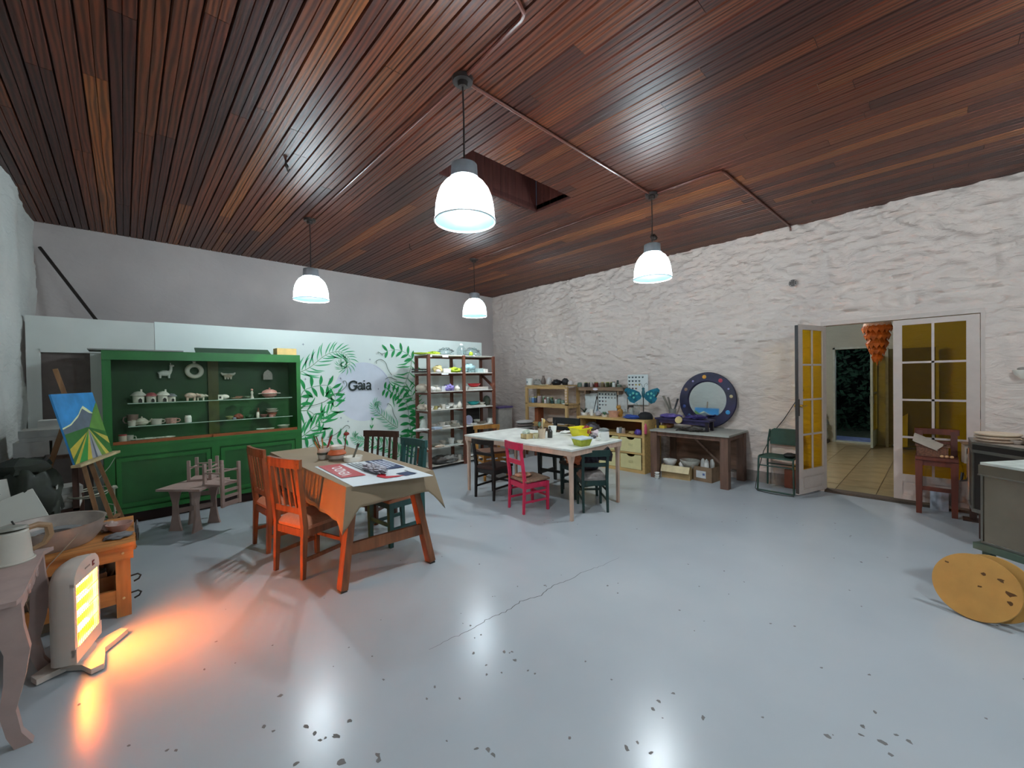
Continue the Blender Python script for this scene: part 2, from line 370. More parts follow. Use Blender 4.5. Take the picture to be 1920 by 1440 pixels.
def pendant(x, y, zb, label, gear=False, tilt=0, canopy=True):
    t = thing('pendant_lamp', label, 'lamp', (x, y, zb), 0, 'pendant lamps')
    if canopy:
        MB().lathe([(.065, ZC - .03 - zb), (.07, ZC - .005 - zb), (.06, ZC - zb)], n=18).lathe([(.03, ZC - .06 - zb), (.035, ZC - .03 - zb)], n=12).build('canopy', M_dark, t, world=False)
    MB().tube([(0, 0, ZC - .05 - zb), (.004, 0, (ZC - zb) * .7), (0, 0, .37)], .006, 6).build('cord', mat('#1c1513', .6), t, world=False)
    Mt = Matrix.Rotation(tilt, 3, 'X')
    MB().lathe([(.02, .385), (.05, .38), (.084, .365), (.088, .28), (.098, .275), (.085, .27)], n=24, M=Mt).build('lamp_housing', M_grey, t, world=False)
    if gear: MB().blob((.03, 0, .45), .045, .03, .035, .2, seed=4).tube([(0, 0, .40), (.03, .02, .44), (.0, 0, .50)], .006, 6).build('cable_gland', M_dark, t, world=False)
    prof = [(.195, 0), (.198, .012), (.193, .02), (.191, .06), (.186, .11), (.175, .16), (.157, .205), (.130, .242), (.10, .265), (.075, .275)]
    MB().lathe(prof, n=40, M=Mt); mb = MB().lathe(prof[::-1] if False else prof, n=48, M=Mt)
    mb.f = [f for f in mb.f if len(f) == 4]
    mb.build('glass_shade', M_lg, t, world=False, smooth=60)
    MB().tube([Mt @ Vector((.197 * math.cos(a * PI / 20), .197 * math.sin(a * PI / 20), .0)) for a in range(40)], .005, 6, closed=True).build('shade_rim', mat('#e8f4f6', .2, var=0), t, world=False)
    MB().lathe([(.001, .10), (.035, .108), (.055, .14), (.056, .18), (.045, .215), (.03, .24), (.025, .27)], n=14, M=Mt).build('light_bulb', M_bulb, t, world=False)
    return t
pendant(1.63, 2.13, 2.53, 'clear ribbed dome pendant lamp nearest the camera, beside the ceiling hatch')
pendant(4.13, 2.12, 2.55, 'dome pendant lamp hanging closest to the rough right wall, dark knot on its cord', gear=True)
pendant(1.65, 5.21, 2.49, 'dome pendant lamp hanging over the green cabinet and mural side of the room')
pendant(4.15, 5.21, 2.53, 'smallest-looking dome pendant lamp in the far corner above the tall brown shelf')
pendant(1.63, -1.0, 2.53, 'dome pendant lamp behind the camera on the left of the room')
pendant(4.13, -1.0, 2.55, 'dome pendant lamp behind the camera near the right wall')

def conduit(name, label, pts, r=.011):
    return tag(MB().tube(pts, r, 8).build(name, M_cond), label, 'pipe', 'ceiling conduits')
zc = ZC - .012
conduit('conduit', 'brown ceiling conduit running between the two nearest pendant lamps', [(1.68, 2.13, zc), (4.08, 2.12, zc)])
conduit('conduit', 'brown ceiling conduit bending from the right-hand pendant lamp to the right wall', [(4.135, 2.07, zc), (4.14, 1.48, zc), (4.16, 1.43, zc), (4.21, 1.415, zc), (6.40, 1.35, zc), (6.42, 1.35, zc - .05)])
conduit('conduit', 'brown ceiling conduit bending towards the camera above the nearest pendant lamp', [(1.625, 2.08, zc), (1.60, 1.56, zc), (1.58, 1.52, zc), (1.50, 1.49, zc), (.9, 1.47, zc)], .012)
conduit('conduit', 'thin ceiling conduit from the nearest pendant lamp to the lamp near the green cabinet', [(1.63, 2.18, zc), (1.65, 5.16, zc)], .008)
conduit('conduit', 'thin ceiling conduit from the right-hand pendant lamp to the far corner lamp', [(4.13, 2.17, zc), (4.15, 5.16, zc)], .008)
tag(MB().tube([(1.07, 3.97, ZC), (1.075, 3.97, ZC - .05), (1.09, 3.99, ZC - .08), (1.11, 3.99, ZC - .06)], .008, 6).blob((1.08, 3.98, ZC - .045), .014, .014, .02).build('ceiling_hook', M_dark), 'dark iron ceiling hook left of the nearest pendant lamp', 'hook')
tag(MB().tube([(3.0, 5.23, ZC), (3.0, 5.23, ZC - .06), (3.03, 5.23, ZC - .08)], .006, 6).build('ceiling_hook', M_dark), 'small ceiling hook between the two far pendant lamps', 'hook')
tag(MB().tube([at(62, 457, 1, 7.32) + Vector((.05, 0, -.03)), at(178, 597, 1, 7.0), at(215, 640, 1, 6.9)], .017, 8).build('leaning_pole', mat('#231a16', .6)), 'dark thin pole leaning in the upper left corner behind the white panels', 'pole')
# wall vent
p = at(1487, 531, 0, XW - .03)
t = thing('wall_vent', 'small round dark perforated vent high on the right wall above the door', 'vent', p)
MB().lathe([(.048, 0), (.05, .006), (.036, .008)], n=20, M=Matrix.Rotation(-PI/2, 3, 'Y')).build('vent_ring', mat('#8f8580', .6), t, world=False)
mb = MB()
for a in range(4):
    for b in range(4):
        if (a - 1.5) ** 2 + (b - 1.5) ** 2 < 4: mb.box(-.009, (a - 1.5) * .019, (b - 1.5) * .019 - .006, .004, .013, .013)
mb.build('vent_holes', mat('#2a2625', .8), t, world=False)

# ------------------------------------------------------------------ item builders (thing at base centre)
SK = 1.0
def T(name, label, cat, p, rz=0, group=None): return thing(name, label, cat, p, rz, group)
def bowl(p, r, h, m, label, name='bowl', cat='bowl', group=None, foot=.5, sx=1):
    r *= SK; h *= SK
    pr = [(r * foot, 0), (r * .8, h * .4), (r * .97, h * .85), (r, h), (r * .94, h), (r * .75, h * .42), (r * .3, h * .15), (.001, h * .12)]
    o = MB().lathe(pr, p, n=20, sx=sx).build(name, m); return tag(o, label, cat, group)
def plate(p, r, m, label, name='plate', n_=1, h=.012, group=None):
    r *= SK
    pr = [(r * .6, 0), (r, h), (r, h + .004), (r * .6, .005), (.001, .005)]
    return tag(MB().lathe(pr, p, n=22).build(name, m), label, 'plate', group)
def cup(p, r, h, m, label, name='cup', cat='cup', rz=0, group=None, hs=1.0, taper=.85):
    r *= SK; h *= SK
    t = T(name, label, cat, p, rz, group)
    MB().lathe([(r * taper, 0), (r * (taper + 1) / 2, h * .5), (r, h), (r * .9, h), (r * .78, h * .1), (.001, h * .08)], n=16).build('cup_body', m, t, world=False)
    MB().tube([(r * .9, 0, h * .82), (r * 1.45 * hs, 0, h * .78), (r * 1.6 * hs, 0, h * .5), (r * 1.35 * hs, 0, h * .25), (r * .85, 0, h * .22)], r * .13, 6).build('handle', m, t, world=False)
    return t
def jar(p, r, h, m, ml, label, name='jar', cat='jar', group=None, lidk=.8):
    r *= SK; h *= SK
    t = T(name, label, cat, p, 0, group)
    MB().lathe([(r * .92, 0), (r, h * .05), (r, h * .78), (r * lidk, h * .86)], n=14).build('jar_body', m, t, world=False)
    MB().lathe([(r * lidk * 1.05, h * .86), (r * lidk * 1.08, h), (r * lidk, h * 1.01)], n=14).build('lid', ml, t, world=False)
    return t
def bottle(p, r, h, m, mc, label, name='bottle', group=None):
    r *= SK; h *= SK
    t = T(name, label, 'bottle', p, 0, group)
    MB().lathe([(r * .95, 0), (r, h * .04), (r, h * .6), (r * .35, h * .78), (r * .33, h * .9)], n=14).build('bottle_body', m, t, world=False)
    MB().lathe([(r * .4, h * .88), (r * .4, h)], n=10).build('cap', mc, t, world=False); return t
def pot(p, r, h, m, label, name='pot', cat='pot', group=None, taper=.75):
    r *= SK; h *= SK
    return tag(MB().lathe([(r * taper, 0), (r, h), (r * .92, h), (r * taper * .85, h * .12), (.001, h * .1)], p, n=18).build(name, m), label, cat, group)
def vase(p, r, h, m, label, name='vase', cat='vase', group=None):
    r *= SK; h *= SK
    return tag(MB().lathe([(r * .6, 0), (r * .95, h * .2), (r, h * .4), (r * .55, h * .75), (r * .4, h * .88), (r * .55, h), (r * .45, h)], p, n=18).build(name, m), label, cat, group)
def lump(p, rx, ry, rz_, m, label, name, cat, seed=0, amp=.2, fr=3, group=None):
    rx *= SK; ry *= SK; rz_ *= SK
    mb = MB().blob((p[0], p[1], p[2] + rz_ * .75), rx, ry, rz_, amp, fr, seed=seed, flat=-rz_ * .75, n=22, m_=14)
    return tag(mb.build(name, m, smooth=80), label, cat, group)
def slab(p, sx, sy, sz, m, label, name, cat, rz=0, group=None):
    return tag(MB().box(p[0], p[1], p[2], sx, sy, sz, rz).build(name, m), label, cat, group)
def stackof(p, n, sx, sy, sz, ms, label, name, cat, group, rz=0):
    for i in range(n):
        slab((p[0] + R.uniform(-.006, .006), p[1] + R.uniform(-.006, .006), p[2] + i * (sz + .001)), sx * R.uniform(.94, 1), sy * R.uniform(.94, 1), sz, ms[i % len(ms)], label, name, cat, rz + R.uniform(-.06, .06), group)
CER = mat('#e8e3d8', .35, var=.06); CERG = mat('#c6c0b6', .5, var=.1); CERW = mat('#f2f2ee', .4, var=.04); BISQ = mat('#c9bcaa', .8, var=.1)
PINK = mat('#c98f88', .4); DKB = mat('#26221f', .5)

# ------------------------------------------------------------------ partition of white boards with the mural
YB = 6.5
part = thing('board_partition', 'long low partition of white painted boards behind the cabinet and shelf', 'partition', (2.3, YB + .02, 0))
M_wb = mat('#d3d5cf', .7, var=.05, scale=3); M_wb2 = mat('#e2eae5', .65, var=.03, scale=2)
MB().bb(-.73, .27, YB, YB + .03, 1.88, 2.24).build('panel', M_wb, part, label='greyer white panel at the left end')
MB().bb(.275, 5.34, YB - .004, YB + .028, .0, 2.255).build('panel', M_wb2, part, label='bright white panel carrying the mural')
MB().bb(-.73, -.63, YB - .01, YB + .03, 0, 1.88).build('post', M_wb, part); MB().bb(-.27, -.17, YB - .01, YB + .03, 0, 1.88).build('post', M_wb, part)
MB().bb(-.17, .27, YB, YB + .03, 0, 1.88).build('panel', M_wb, part)
MB().bb(-.63, -.27, YB + .02, YB + .04, 0, 1.88).build('recessed_panel', mat('#665a55', .8), part)
mb = MB(); mb.bb(-.63, -.17, YB - .02, YB + .03, 1.86, 1.9); mb.build('rail', M_wb, part)
# mural: painted directly on the panel, in thin layers of paint
YP = YB - .0045
def mp(cx, cy):                                   # mural measuring grid -> board coordinates
    p = at(540 + cx / 6, 620 + cy / 6, 1, YP); return (p.x, p.z)
mur = thing('mural', 'painted mural of green ferns and leaves around a pale moon on the white boards', 'mural', (2.75, YP, 1.0))
EU, EV = (1, 0, 0), (0, 0, 1)
layer = [0]
def nl(): layer[0] += 1; return (0, YP - .0006 * layer[0], 0)
def flat(col_): return mat(col_, .7, var=.06, scale=20)
def leaf(mb, o, x, z, ang, L, w_, bend=0, wavy=0):
    pts = []; ws = []; a = ang; n = 9
    for i in range(n + 1):
        t = i / n; pts.append((x, z)); ws.append(max(.001, w_ * (math.sin(PI * min(1, t * 1.02)) ** .8) * (1 + (.16 * math.sin(t * 15) if wavy > .4 else 0))))
        a += bend / n + (wavy * math.sin(t * 9) * .30); x += math.cos(a) * L / n; z += math.sin(a) * L / n
    mb.ribbon(pts, ws, o, EU, EV)
def smooth(pts, k=6):
    out = []
    for i in range(len(pts) - 1):
        p0 = pts[max(0, i-1)]; p1 = pts[i]; p2 = pts[i+1]; p3 = pts[min(len(pts)-1, i+2)]
        for j in range(k):
            t = j / k; out.append(tuple(.5 * (2*p1[c] + (p2[c]-p0[c])*t + (2*p0[c]-5*p1[c]+4*p2[c]-p3[c])*t*t + (3*p1[c]-p0[c]-3*p2[c]+p3[c])*t**3) for c in range(2)))
    return out + [pts[-1]]
def frond(name, spine, col_, nleaf, L0, L1, w0, ang=1.0, bend=-.5, wavy=.6, stem='#5d8f55', sides=(1, -1), k0=0.0):
    o = nl(); mb = MB(); sp = smooth([mp(*p) for p in spine], 8); n = len(sp)
    for i in range(nleaf):
        t = k0 + (1 - k0) * i / (nleaf - 1); f = t * (n - 1); a = min(n - 2, int(f)); fr = f - a
        x = sp[a][0] * (1 - fr) + sp[a+1][0] * fr; z = sp[a][1] * (1 - fr) + sp[a+1][1] * fr
        d = math.atan2(sp[a+1][1] - sp[a][1], sp[a+1][0] - sp[a][0]); L = (L0 + (L1 - L0) * t) * 1.12
        for s in sides: leaf(mb, o, x, z, d + s * ang, L * R.uniform(.88, 1.1), w0 * 1.15 * (L / L0) ** .6, bend * s, wavy * R.choice((-1, 1)) * .6)
    mb.build(name, flat(col_), mur)
    o = nl(); MB().ribbon(sp, [.008 + (.002 - .008) * i / n for i in range(n)], o, EU, EV).build('stem', flat(stem), mur)
# moon
EXTRA = True
o = nl(); cx, cz = mp(856, 686); rr = .48
mb = MB(); mb.prism([(rr * math.cos(2*PI*i/48), rr * math.sin(2*PI*i/48)) for i in range(48)], (cx, YP - .0004, cz), EU, EV, .0004); mb.build('moon', mat('#d6dbe6', .7, var=.05, scale=4), mur)
o = nl(); MB().ribbon([(cx + rr * .97 * math.cos(a * .1), cz + rr * .97 * math.sin(a * .1)) for a in range(2, 13)], [.012 * math.sin(PI * (a - 1) / 13) + .002 for a in range(2, 13)], o, EU, EV).build('moon_shade', flat('#c0c4d4'), mur)
frond('fern_frond', [(125, 475), (250, 410), (400, 290), (520, 240), (620, 250), (690, 320), (680, 410), (610, 430), (575, 385), (600, 350)], '#4fae78', 30, .25, .05, .018, 1.05, -.6)
frond('fern_frond', [(130, 1215), (250, 1120), (370, 1030), (440, 950), (520, 860), (530, 740)], '#2f9c55', 11, .27, .18, .03, .95, -.5, .9)
frond('fern_frond', [(125, 900), (240, 905), (330, 980), (400, 1030)], '#239150', 5, .2, .16, .026, .9, .4, .8)
frond('leafy_branch', [(135, 830), (165, 690), (280, 632), (430, 615), (510, 665), (530, 780)], '#128a45', 9, .17, .14, .042, 1.15, .4, .1, '#2c6b3c')
frond('leafy_branch', [(1400, 315), (1330, 255), (1230, 215), (1120, 230)], '#128a45', 5, .15, .13, .042, .85, .3, .1, '#2c6b3c')
frond('fern_frond', [(1390, 330), (1370, 450), (1330, 560), (1290, 640), (1190, 715)], '#35a05c', 8, .27, .2, .02, .9, .5, .8)
frond('leafy_branch', [(1385, 1180), (1365, 1030), (1340, 850), (1270, 740), (1190, 690), (1090, 660)], '#0f8a42', 12, .2, .11, .05, 1.2, .5, .15, '#1f6336')
frond('fern_frond', [(1230, 1090), (1150, 1040), (1060, 960), (990, 900), (960, 845), (990, 800), (1020, 830), (995, 850)], '#5cb586', 24, .16, .04, .012, 1.0, -.5)
frond('fern_frond', [(860, 1250), (790, 1240), (740, 1200), (760, 1160)], '#5cb586', 12, .12, .05, .012, 1.0, -.5)
frond('fern_frond', [(1260, 1400), (1150, 1330), (1040, 1280), (900, 1270)], '#37a566', 12, .2, .12, .02, 1.0, -.4)
frond('fern_frond', [(1420, 1420), (1380, 1280), (1330, 1180)], '#2f9c55', 7, .22, .14, .025, 1.0, -.4)
frond('leafy_branch', [(125, 1440), (200, 1330), (330, 1250), (480, 1220), (620, 1200)], '#178f4b', 8, .17, .13, .038, 1.0, .3, .3)
frond('fern_frond', [(920, 1200), (935, 1100), (945, 1010)], '#2f9c55', 3, .08, .05, .02, .4, 0, .5)
frond('fern_frond', [(1440, 900), (1400, 760), (1360, 640)], '#2f9c55', 6, .20, .14, .022, 1.0, .4, .8)
frond('leafy_branch', [(1440, 1300), (1430, 1150), (1440, 1000), (1430, 860)], '#0f8a42', 7, .16, .13, .045, 1.1, .4, .1, '#1f6336')
o = nl(); mb = MB()
for crv in ([(440, 1200), (520, 1170), (600, 1110), (650, 1065), (685, 1080), (680, 1100)], [(500, 720), (590, 680), (650, 620), (645, 570), (615, 570), (618, 590)], [(1215, 995), (1180, 930), (1160, 850), (1120, 820), (1110, 840)],
            [(1160, 500), (1120, 440), (1090, 360), (1040, 325), (990, 340), (990, 372)], [(130, 860), (300, 835), (420, 790), (500, 720)], [(1090, 250), (1050, 262), (1010, 240), (1010, 262)], [(1090, 545), (1140, 525), (1220, 560)]):
    MB().ribbon(smooth([mp(*p) for p in crv], 5), .009, o, EU, EV).build('tendril', flat('#5b6a58'), mur)
o = nl(); mb = MB()
for (sx_, sy_) in ((165, 155), (915, 325), (1275, 185), (1055, 275), (465, 545), (190, 545), (1170, 640), (585, 535), (1010, 655), (670, 1020), (485, 1170), (590, 980)):
    c = mp(sx_, sy_)
    for a in (0, PI/2): mb.ribbon([(c[0] - .02 * math.cos(a), c[1] - .02 * math.sin(a)), c, (c[0] + .02 * math.cos(a), c[1] + .02 * math.sin(a))], [.001, .008, .001], o, EU, EV)
mb.build('sparkles', flat('#6c7686'), mur, kind='stuff')
# lettering Gaia
o = nl(); mb = MB()
def st(pts, ws):
    ws *= 1.45; mb.ribbon(smooth([mp(*p) for p in pts], 5) if len(pts) > 2 else [mp(*p) for p in pts], ws, o, EU, EV)
st([(765, 585), (735, 570), (695, 585), (682, 625), (700, 662), (740, 665), (762, 640), (762, 622)], .021); st([(728, 620), (778, 620)], .014); st([(767, 570), (767, 598)], .012)
def la(cx_):
    st([(cx_ - 22, 600), (cx_, 588), (cx_ + 20, 602), (cx_ + 20, 640), (cx_ + 22, 658), (cx_ + 33, 657)], .017); st([(cx_ + 18, 622), (cx_ - 10, 624), (cx_ - 24, 640), (cx_ - 12, 660), (cx_ + 8, 655), (cx_ + 20, 642)], .015)
la(806); st([(852, 592), (852, 655)], .02); st([(838, 596), (854, 594)], .012); st([(838, 657), (868, 656)], .012); st([(850, 560), (852, 572)], .02); la(900)
mb.build('lettering', flat('#1d2a26'), mur)

# ------------------------------------------------------------------ green display cabinet
G = mat('#1e6428', .42, var=.12, scale=6, bump=.05); GD = mat('#1c5222', .5, var=.15, scale=6); OW = wood('#8c4a22', .45, 'x')
X0, X1, Y0, Y1 = -.17, 1.74, 6.02, 6.47
cab = thing('display_cabinet', 'large green painted display cabinet with sliding glass and lower doors', 'cabinet', ((X0 + X1) / 2, (Y0 + Y1) / 2, 0))
MB().bb(X0, X1, Y0 + .05, Y1, 0, .12).build('plinth', mat('#2a0f0b', .7), cab)
MB().bb(X0 - .005, X1 + .005, Y0 + .005, Y1, .12, .82).build('base_body', G, cab)
MB().bb(X0, X1, Y0 - .015, Y0 + .005, .12, .17).bb(X0, X1, Y0 - .015, Y0 + .005, .74, .86).bb(X0, X0 + .08, Y0 - .015, Y0 + .005, .17, .74).bb(X1 - .08, X1, Y0 - .015, Y0 + .005, .17, .74).bb(.74, .82, Y0 - .015, Y0 + .005, .17, .74).build('face_frame', G, cab)
for (a, b) in ((X0 + .08, .74), (.82, X1 - .08)):
    d = MB().bb(a + .01, b - .01, Y0 - .006, Y0 + .004, .19, .72).build('door', GD, cab)
    MB().bb(a + .01, b - .01, Y0 - .014, Y0 - .006, .19, .23).bb(a + .01, b - .01, Y0 - .014, Y0 - .006, .68, .72).bb(a + .01, a + .05, Y0 - .014, Y0 - .006, .23, .68).bb(b - .05, b - .01, Y0 - .014, Y0 - .006, .23, .68).build('door_moulding', G, d)
MB().bb(X0, X1, Y0 - .02, Y1, .82, .86).build('sill', G, cab)
MB().bb(X0, X0 + .03, Y0, Y1, .86, 1.87).build('side_panel', G, cab); MB().bb(X1 - .03, X1, Y0, Y1, .86, 1.87).build('side_panel', G, cab)
MB().bb(X0 + .03, X1 - .03, Y1 - .02, Y1, .86, 1.8).build('back_panel', mat('#24562a', .45, var=.25, scale=2.5), cab)
MB().bb(X0, X1, Y0 - .01, Y1, 1.80, 1.87).build('top_panel', G, cab)
MB().bb(X0 - .0, X0 + .07, Y0 - .012, Y0 + .0, .86, 1.8).bb(X1 - .05, X1, Y0 - .012, Y0, .86, 1.8).bb(X0, X1, Y0 - .02, Y0, 1.77, 1.81).build('upper_frame', G, cab)
MG = glass('cabinet_glass', (.97, .99, .96), .98)
MB().bb(X0 + .06, .84, Y0 + .035, Y0 + .04, .90, 1.79).build('glass_door', MG, cab); MB().bb(.76, X1 - .05, Y0 + .012, Y0 + .017, .90, 1.79).build('glass_door', MG, cab)
MB().bb(X0 + .06, .84, Y0 + .028, Y0 + .047, .86, .893).build('door_rail', OW, cab); MB().bb(.76, X1 - .05, Y0 + .005, Y0 + .024, .86, .893).build('door_rail', OW, cab)
MB().bb(.77, .88, Y1 - .06, Y1 - .03, .86, 1.8).build('centre_batten', mat('#5a5a2c', .5), cab)
M_gs = mat('#a9c2b4', .15, var=0)
for z in (1.045, 1.30):
    MB().bb(.02, 1.66, 6.12, 6.36, z - .008, z).build('glass_shelf', glass('shelf_glass', (.85, .95, .9), .9) if z < 1.1 else bpy.data.materials['shelf_glass'], cab)
    MB().bb(.02, 1.66, 6.116, 6.12, z - .009, z + .001).build('shelf_edge', M_gs, cab)
# folded dark green board and grey board lying on top
tag(MB().bb(X0 - .10, .5, 6.0, 6.40, 1.872, 1.885).build('loose_board', mat('#8c8d88', .7)), 'thin grey board lying on the left of the green cabinet top', 'board')
tag(MB().beam((.62, 6.15, 1.90), (1.40, 6.12, 1.90), .22, .014, up=(0, -.35, 1)).build('loose_board', mat('#16401c', .5)), 'dark green board lying aslant on the green cabinet top', 'board')
slab((1.60, 6.18, 1.872), .24, .16, .09, mat('#d9b878', .8), 'pale tan cardboard box on the right end of the green cabinet', 'cardboard_box', 'box', .05)
# --- ceramics inside
def house(px, z, s, roofm, label, ch_=True):
    x = xa(px, 6.24); t = T('ceramic_house', label, 'ornament', (x, 6.24, z))
    MB().lathe([(.042 * s, 0), (.046 * s, .07 * s)], n=12).build('wall', CER, t, world=False)
    MB().lathe([(.062 * s, .068 * s), (.06 * s, .075 * s), (.03 * s, .105 * s), (.001, .112 * s)], n=12).build('roof', roofm, t, world=False)
    if ch_: MB().box(.022 * s, 0, .085 * s, .014 * s, .014 * s, .045 * s).build('chimney', CER, t, world=False)
    MB().prism([(-.014 * s, 0), (.014 * s, 0), (.014 * s, .03 * s), (0, .045 * s), (-.014 * s, .03 * s)], (.012 * s, -.047 * s, .0), (1, 0, 0), (0, 0, 1), .003).build('doorway', DKB, t, world=False)
house(259, 1.30, 1.15, CERG, 'cream ceramic house with chimney, leftmost on the upper glass shelf')
house(283, 1.30, 1.0, mat('#a85a5c', .4), 'small ceramic house with dusty red roof on the upper glass shelf', False)
house(305, 1.30, 1.1, CER, 'cream ceramic house with white roof and chimney beside the red-roofed one')
house(321, 1.30, .85, mat('#7f8285', .5), 'little ceramic house with grey roof on the upper glass shelf', False)
def pig(px, z, Y, s, m, label):
    x = xa(px, Y); t = T('ceramic_pig', label, 'ornament', (x, Y, z))
    MB().blob((0, 0, .055 * s), .055 * s, .035 * s, .032 * s, .03).build('body', m, t, world=False)
    MB().blob((.055 * s, 0, .06 * s), .022 * s, .02 * s, .02 * s, .05).lathe([(.012 * s, 0), (.013 * s, .014 * s)], (.072 * s, 0, .055 * s), n=8, M=Matrix.Rotation(PI/2, 3, 'Y')).build('head', m, t, world=False)
    for i in (-1, 1):
        for j in (-1, 1): MB().lathe([(.009 * s, 0), (.012 * s, .035 * s)], (i * .03 * s, j * .018 * s, 0), n=8).build('leg', m, t, world=False)
pig(357, 1.30, 6.22, 1.1, mat('#cdb3a2', .4, var=.35, scale=40), 'spotted ceramic pig planter, left of the pair on the upper glass shelf')
pig(375, 1.30, 6.26, .9, mat('#c9c0b0', .4, var=.3, scale=30), 'smaller ceramic pig behind the spotted one on the upper glass shelf')
# wall-hung pieces in the top row stand on small brackets
def hungshelf(x, z, w_=.1):
    MB().bb(x - w_ / 2, x + w_ / 2, 6.36, 6.45, z - .006, z).build('glass_bracket', bpy.data.materials['shelf_glass'], cab)
def llama(px):
    x = xa(px, 6.38); z = 1.575; t = T('ceramic_llama', 'white ceramic llama figurine in the upper left of the green cabinet', 'ornament', (x, 6.38, z)); hungshelf(x, z, .16)
    mb = MB().blob((-.01, 0, .06), .062, .03, .035, .1, 5).tube([(.035, 0, .065), (.05, 0, .10), (.052, 0, .145)], [.02, .015, .014], 10).blob((.058, 0, .15), .024, .014, .014, .05).build('body', CERW, t, world=False)
    for i in (-.05, .03):
        for j in (-.012, .012): MB().lathe([(.009, 0), (.013, .04)], (i, j, 0), n=8).build('leg', CERW, t, world=False)
    MB().lathe([(.004, .16), (.005, .178), (.001, .185)], (.047, -.006, 0), n=6).lathe([(.004, .16), (.005, .178), (.001, .185)], (.047, .006, 0), n=6).build('ear', CERW, t, world=False)
llama(311)
x = xa(365, 6.38); hungshelf(x, 1.575, .14)
t = T('ring_vase', 'white ring-shaped ceramic vase with a hole, top of the green cabinet', 'vase', (x, 6.38, 1.575))
MB().tube([(.07 * math.cos(a * PI / 12), 0, .088 + .07 * math.sin(a * PI / 12)) for a in range(24)], .026, 10, closed=True).build('ring', CER, t, world=False)
MB().lathe([(.014, .18), (.014, .195), (.02, .205)], n=12).build('neck', CER, t, world=False)
x = xa(428, 6.38); hungshelf(x, 1.555, .14)
t = T('ceramic_cow', 'small speckled ceramic animal with horns, upper middle of the green cabinet', 'ornament', (x, 6.38, 1.555))
MB().blob((0, 0, .045), .05, .026, .026, .05).build('body', mat('#c8b9a4', .4, var=.3, scale=30), t, world=False)
MB().tube([(-.075, 0, .085), (-.06, 0, .065), (0, 0, .06), (.06, 0, .065), (.08, 0, .085)], [.008, .016, .016, .016, .008], 8).build('horns', CER, t, world=False)
for i in (-.03, .0, .03): MB().lathe([(.01, 0), (.012, .03)], (i, 0, 0), n=8).build('leg', CER, t, world=False)
x = xa(502, 6.38); hungshelf(x, 1.545, .14)
t = T('arched_plaque', 'arched white ceramic house plaque with a pointed top and a small heart', 'plaque', (x, 6.38, 1.545))
MB().prism([(-.055, 0), (.055, 0), (.055, .07), (.04, .105), (0, .135), (-.04, .105), (-.055, .07)], (0, -.01, 0), (1, 0, 0), (0, 0, 1), .012).build('plate_body', mat('#c4beb6', .5, var=.12, scale=40), t, world=False)
MB().prism([(0, -.015), (.015, .003), (.008, .014), (0, .008), (-.008, .014), (-.015, .003)], (0, -.0135, .1), (1, 0, 0), (0, 0, 1), .002).build('heart', mat('#5d4038', .6), t, world=False)
# upper shelf, right half
t = T('ceramic_house', 'white square ceramic cottage lying left of the dishes on the upper glass shelf', 'ornament', (xa(416, 6.24), 6.24, 1.30))
MB().box(-.02, 0, 0, .05, .06, .06).build('wall', CER, t, world=False); MB().blob((.03, 0, .032), .045, .032, .03, .08).build('dome', CER, t, world=False); MB().box(-.025, -.031, .012, .022, .002, .028).build('window_hole', DKB, t, world=False)
bowl((xa(442, 6.22), 6.22, 1.30), .06, .018, mat('#c5a688', .4), 'shallow tan dish in the middle of the upper glass shelf', 'dish', 'dish')
bowl((xa(448, 6.30), 6.30, 1.30), .05, .03, mat('#a87a6a', .4), 'small reddish dish behind the tan one on the upper glass shelf', 'dish', 'dish')
lump((xa(462, 6.24), 6.24, 1.30), .045, .025, .02, mat('#4c5a44', .5), 'dark green ceramic figure lying on the upper glass shelf', 'ceramic_figure', 'ornament', 3)
t = T('ceramic_figure', 'upright little pale ceramic figure beside the pink tureen', 'ornament', (xa(472, 6.24), 6.24, 1.30))
MB().lathe([(.022, 0), (.012, .05), (.018, .075), (.006, .1)], n=10).build('body', CERG, t, world=False); MB().blob((0, 0, .112), .016, .016, .014, .05).build('head', PINK, t, world=False)
t = T('tureen', 'round pink lidded ceramic tureen with side handles in the green cabinet', 'tureen', (xa(505, 6.24), 6.24, 1.30))
MB().lathe([(.045, 0), (.085, .03), (.09, .055), (.095, .062)], n=24).build('bowl', PINK, t, world=False); MB().lathe([(.093, .063), (.08, .09), (.04, .11), (.01, .115)], n=24).build('lid', PINK, t, world=False)
MB().lathe([(.008, .114), (.012, .128), (.001, .134)], n=10).build('knob', PINK, t, world=False); MB().lathe([(.1, .056), (.102, .060), (.1, .064)], n=24).build('rim', CERG, t, world=False)
for s in (-1, 1): MB().box(s * .11, 0, .055, .04, .03, .008).build('handle', CERG, t, world=False)
# lower shelf
def teapot(p, s, m, label, rz=0):
    t = T('teapot', label, 'teapot', p, rz)
    MB().lathe([(.03 * s, 0), (.055 * s, .02 * s), (.058 * s, .045 * s), (.04 * s, .065 * s)], n=18).build('body', m, t, world=False); MB().lathe([(.04 * s, .065 * s), (.022 * s, .08 * s), (.006 * s, .084 * s), (.009 * s, .094 * s), (.001, .1 * s)], n=14).build('lid', m, t, world=False)
    MB().tube([(.045 * s, 0, .03 * s), (.075 * s, 0, .045 * s), (.085 * s, 0, .07 * s)], [.012 * s, .008 * s, .006 * s], 8).build('spout', m, t, world=False)
    MB().tube([(-.05 * s, 0, .055 * s), (-.08 * s, 0, .06 * s), (-.085 * s, 0, .035 * s), (-.055 * s, 0, .02 * s)], .006 * s, 6).build('handle', m, t, world=False)
zl = 1.045
cup((xa(247, 6.3), 6.3, zl), .05, .12, mat('#8d6f68', .4), 'tall mauve jug at the left of the lower glass shelf', 'pitcher', 'pitcher', rz=PI)
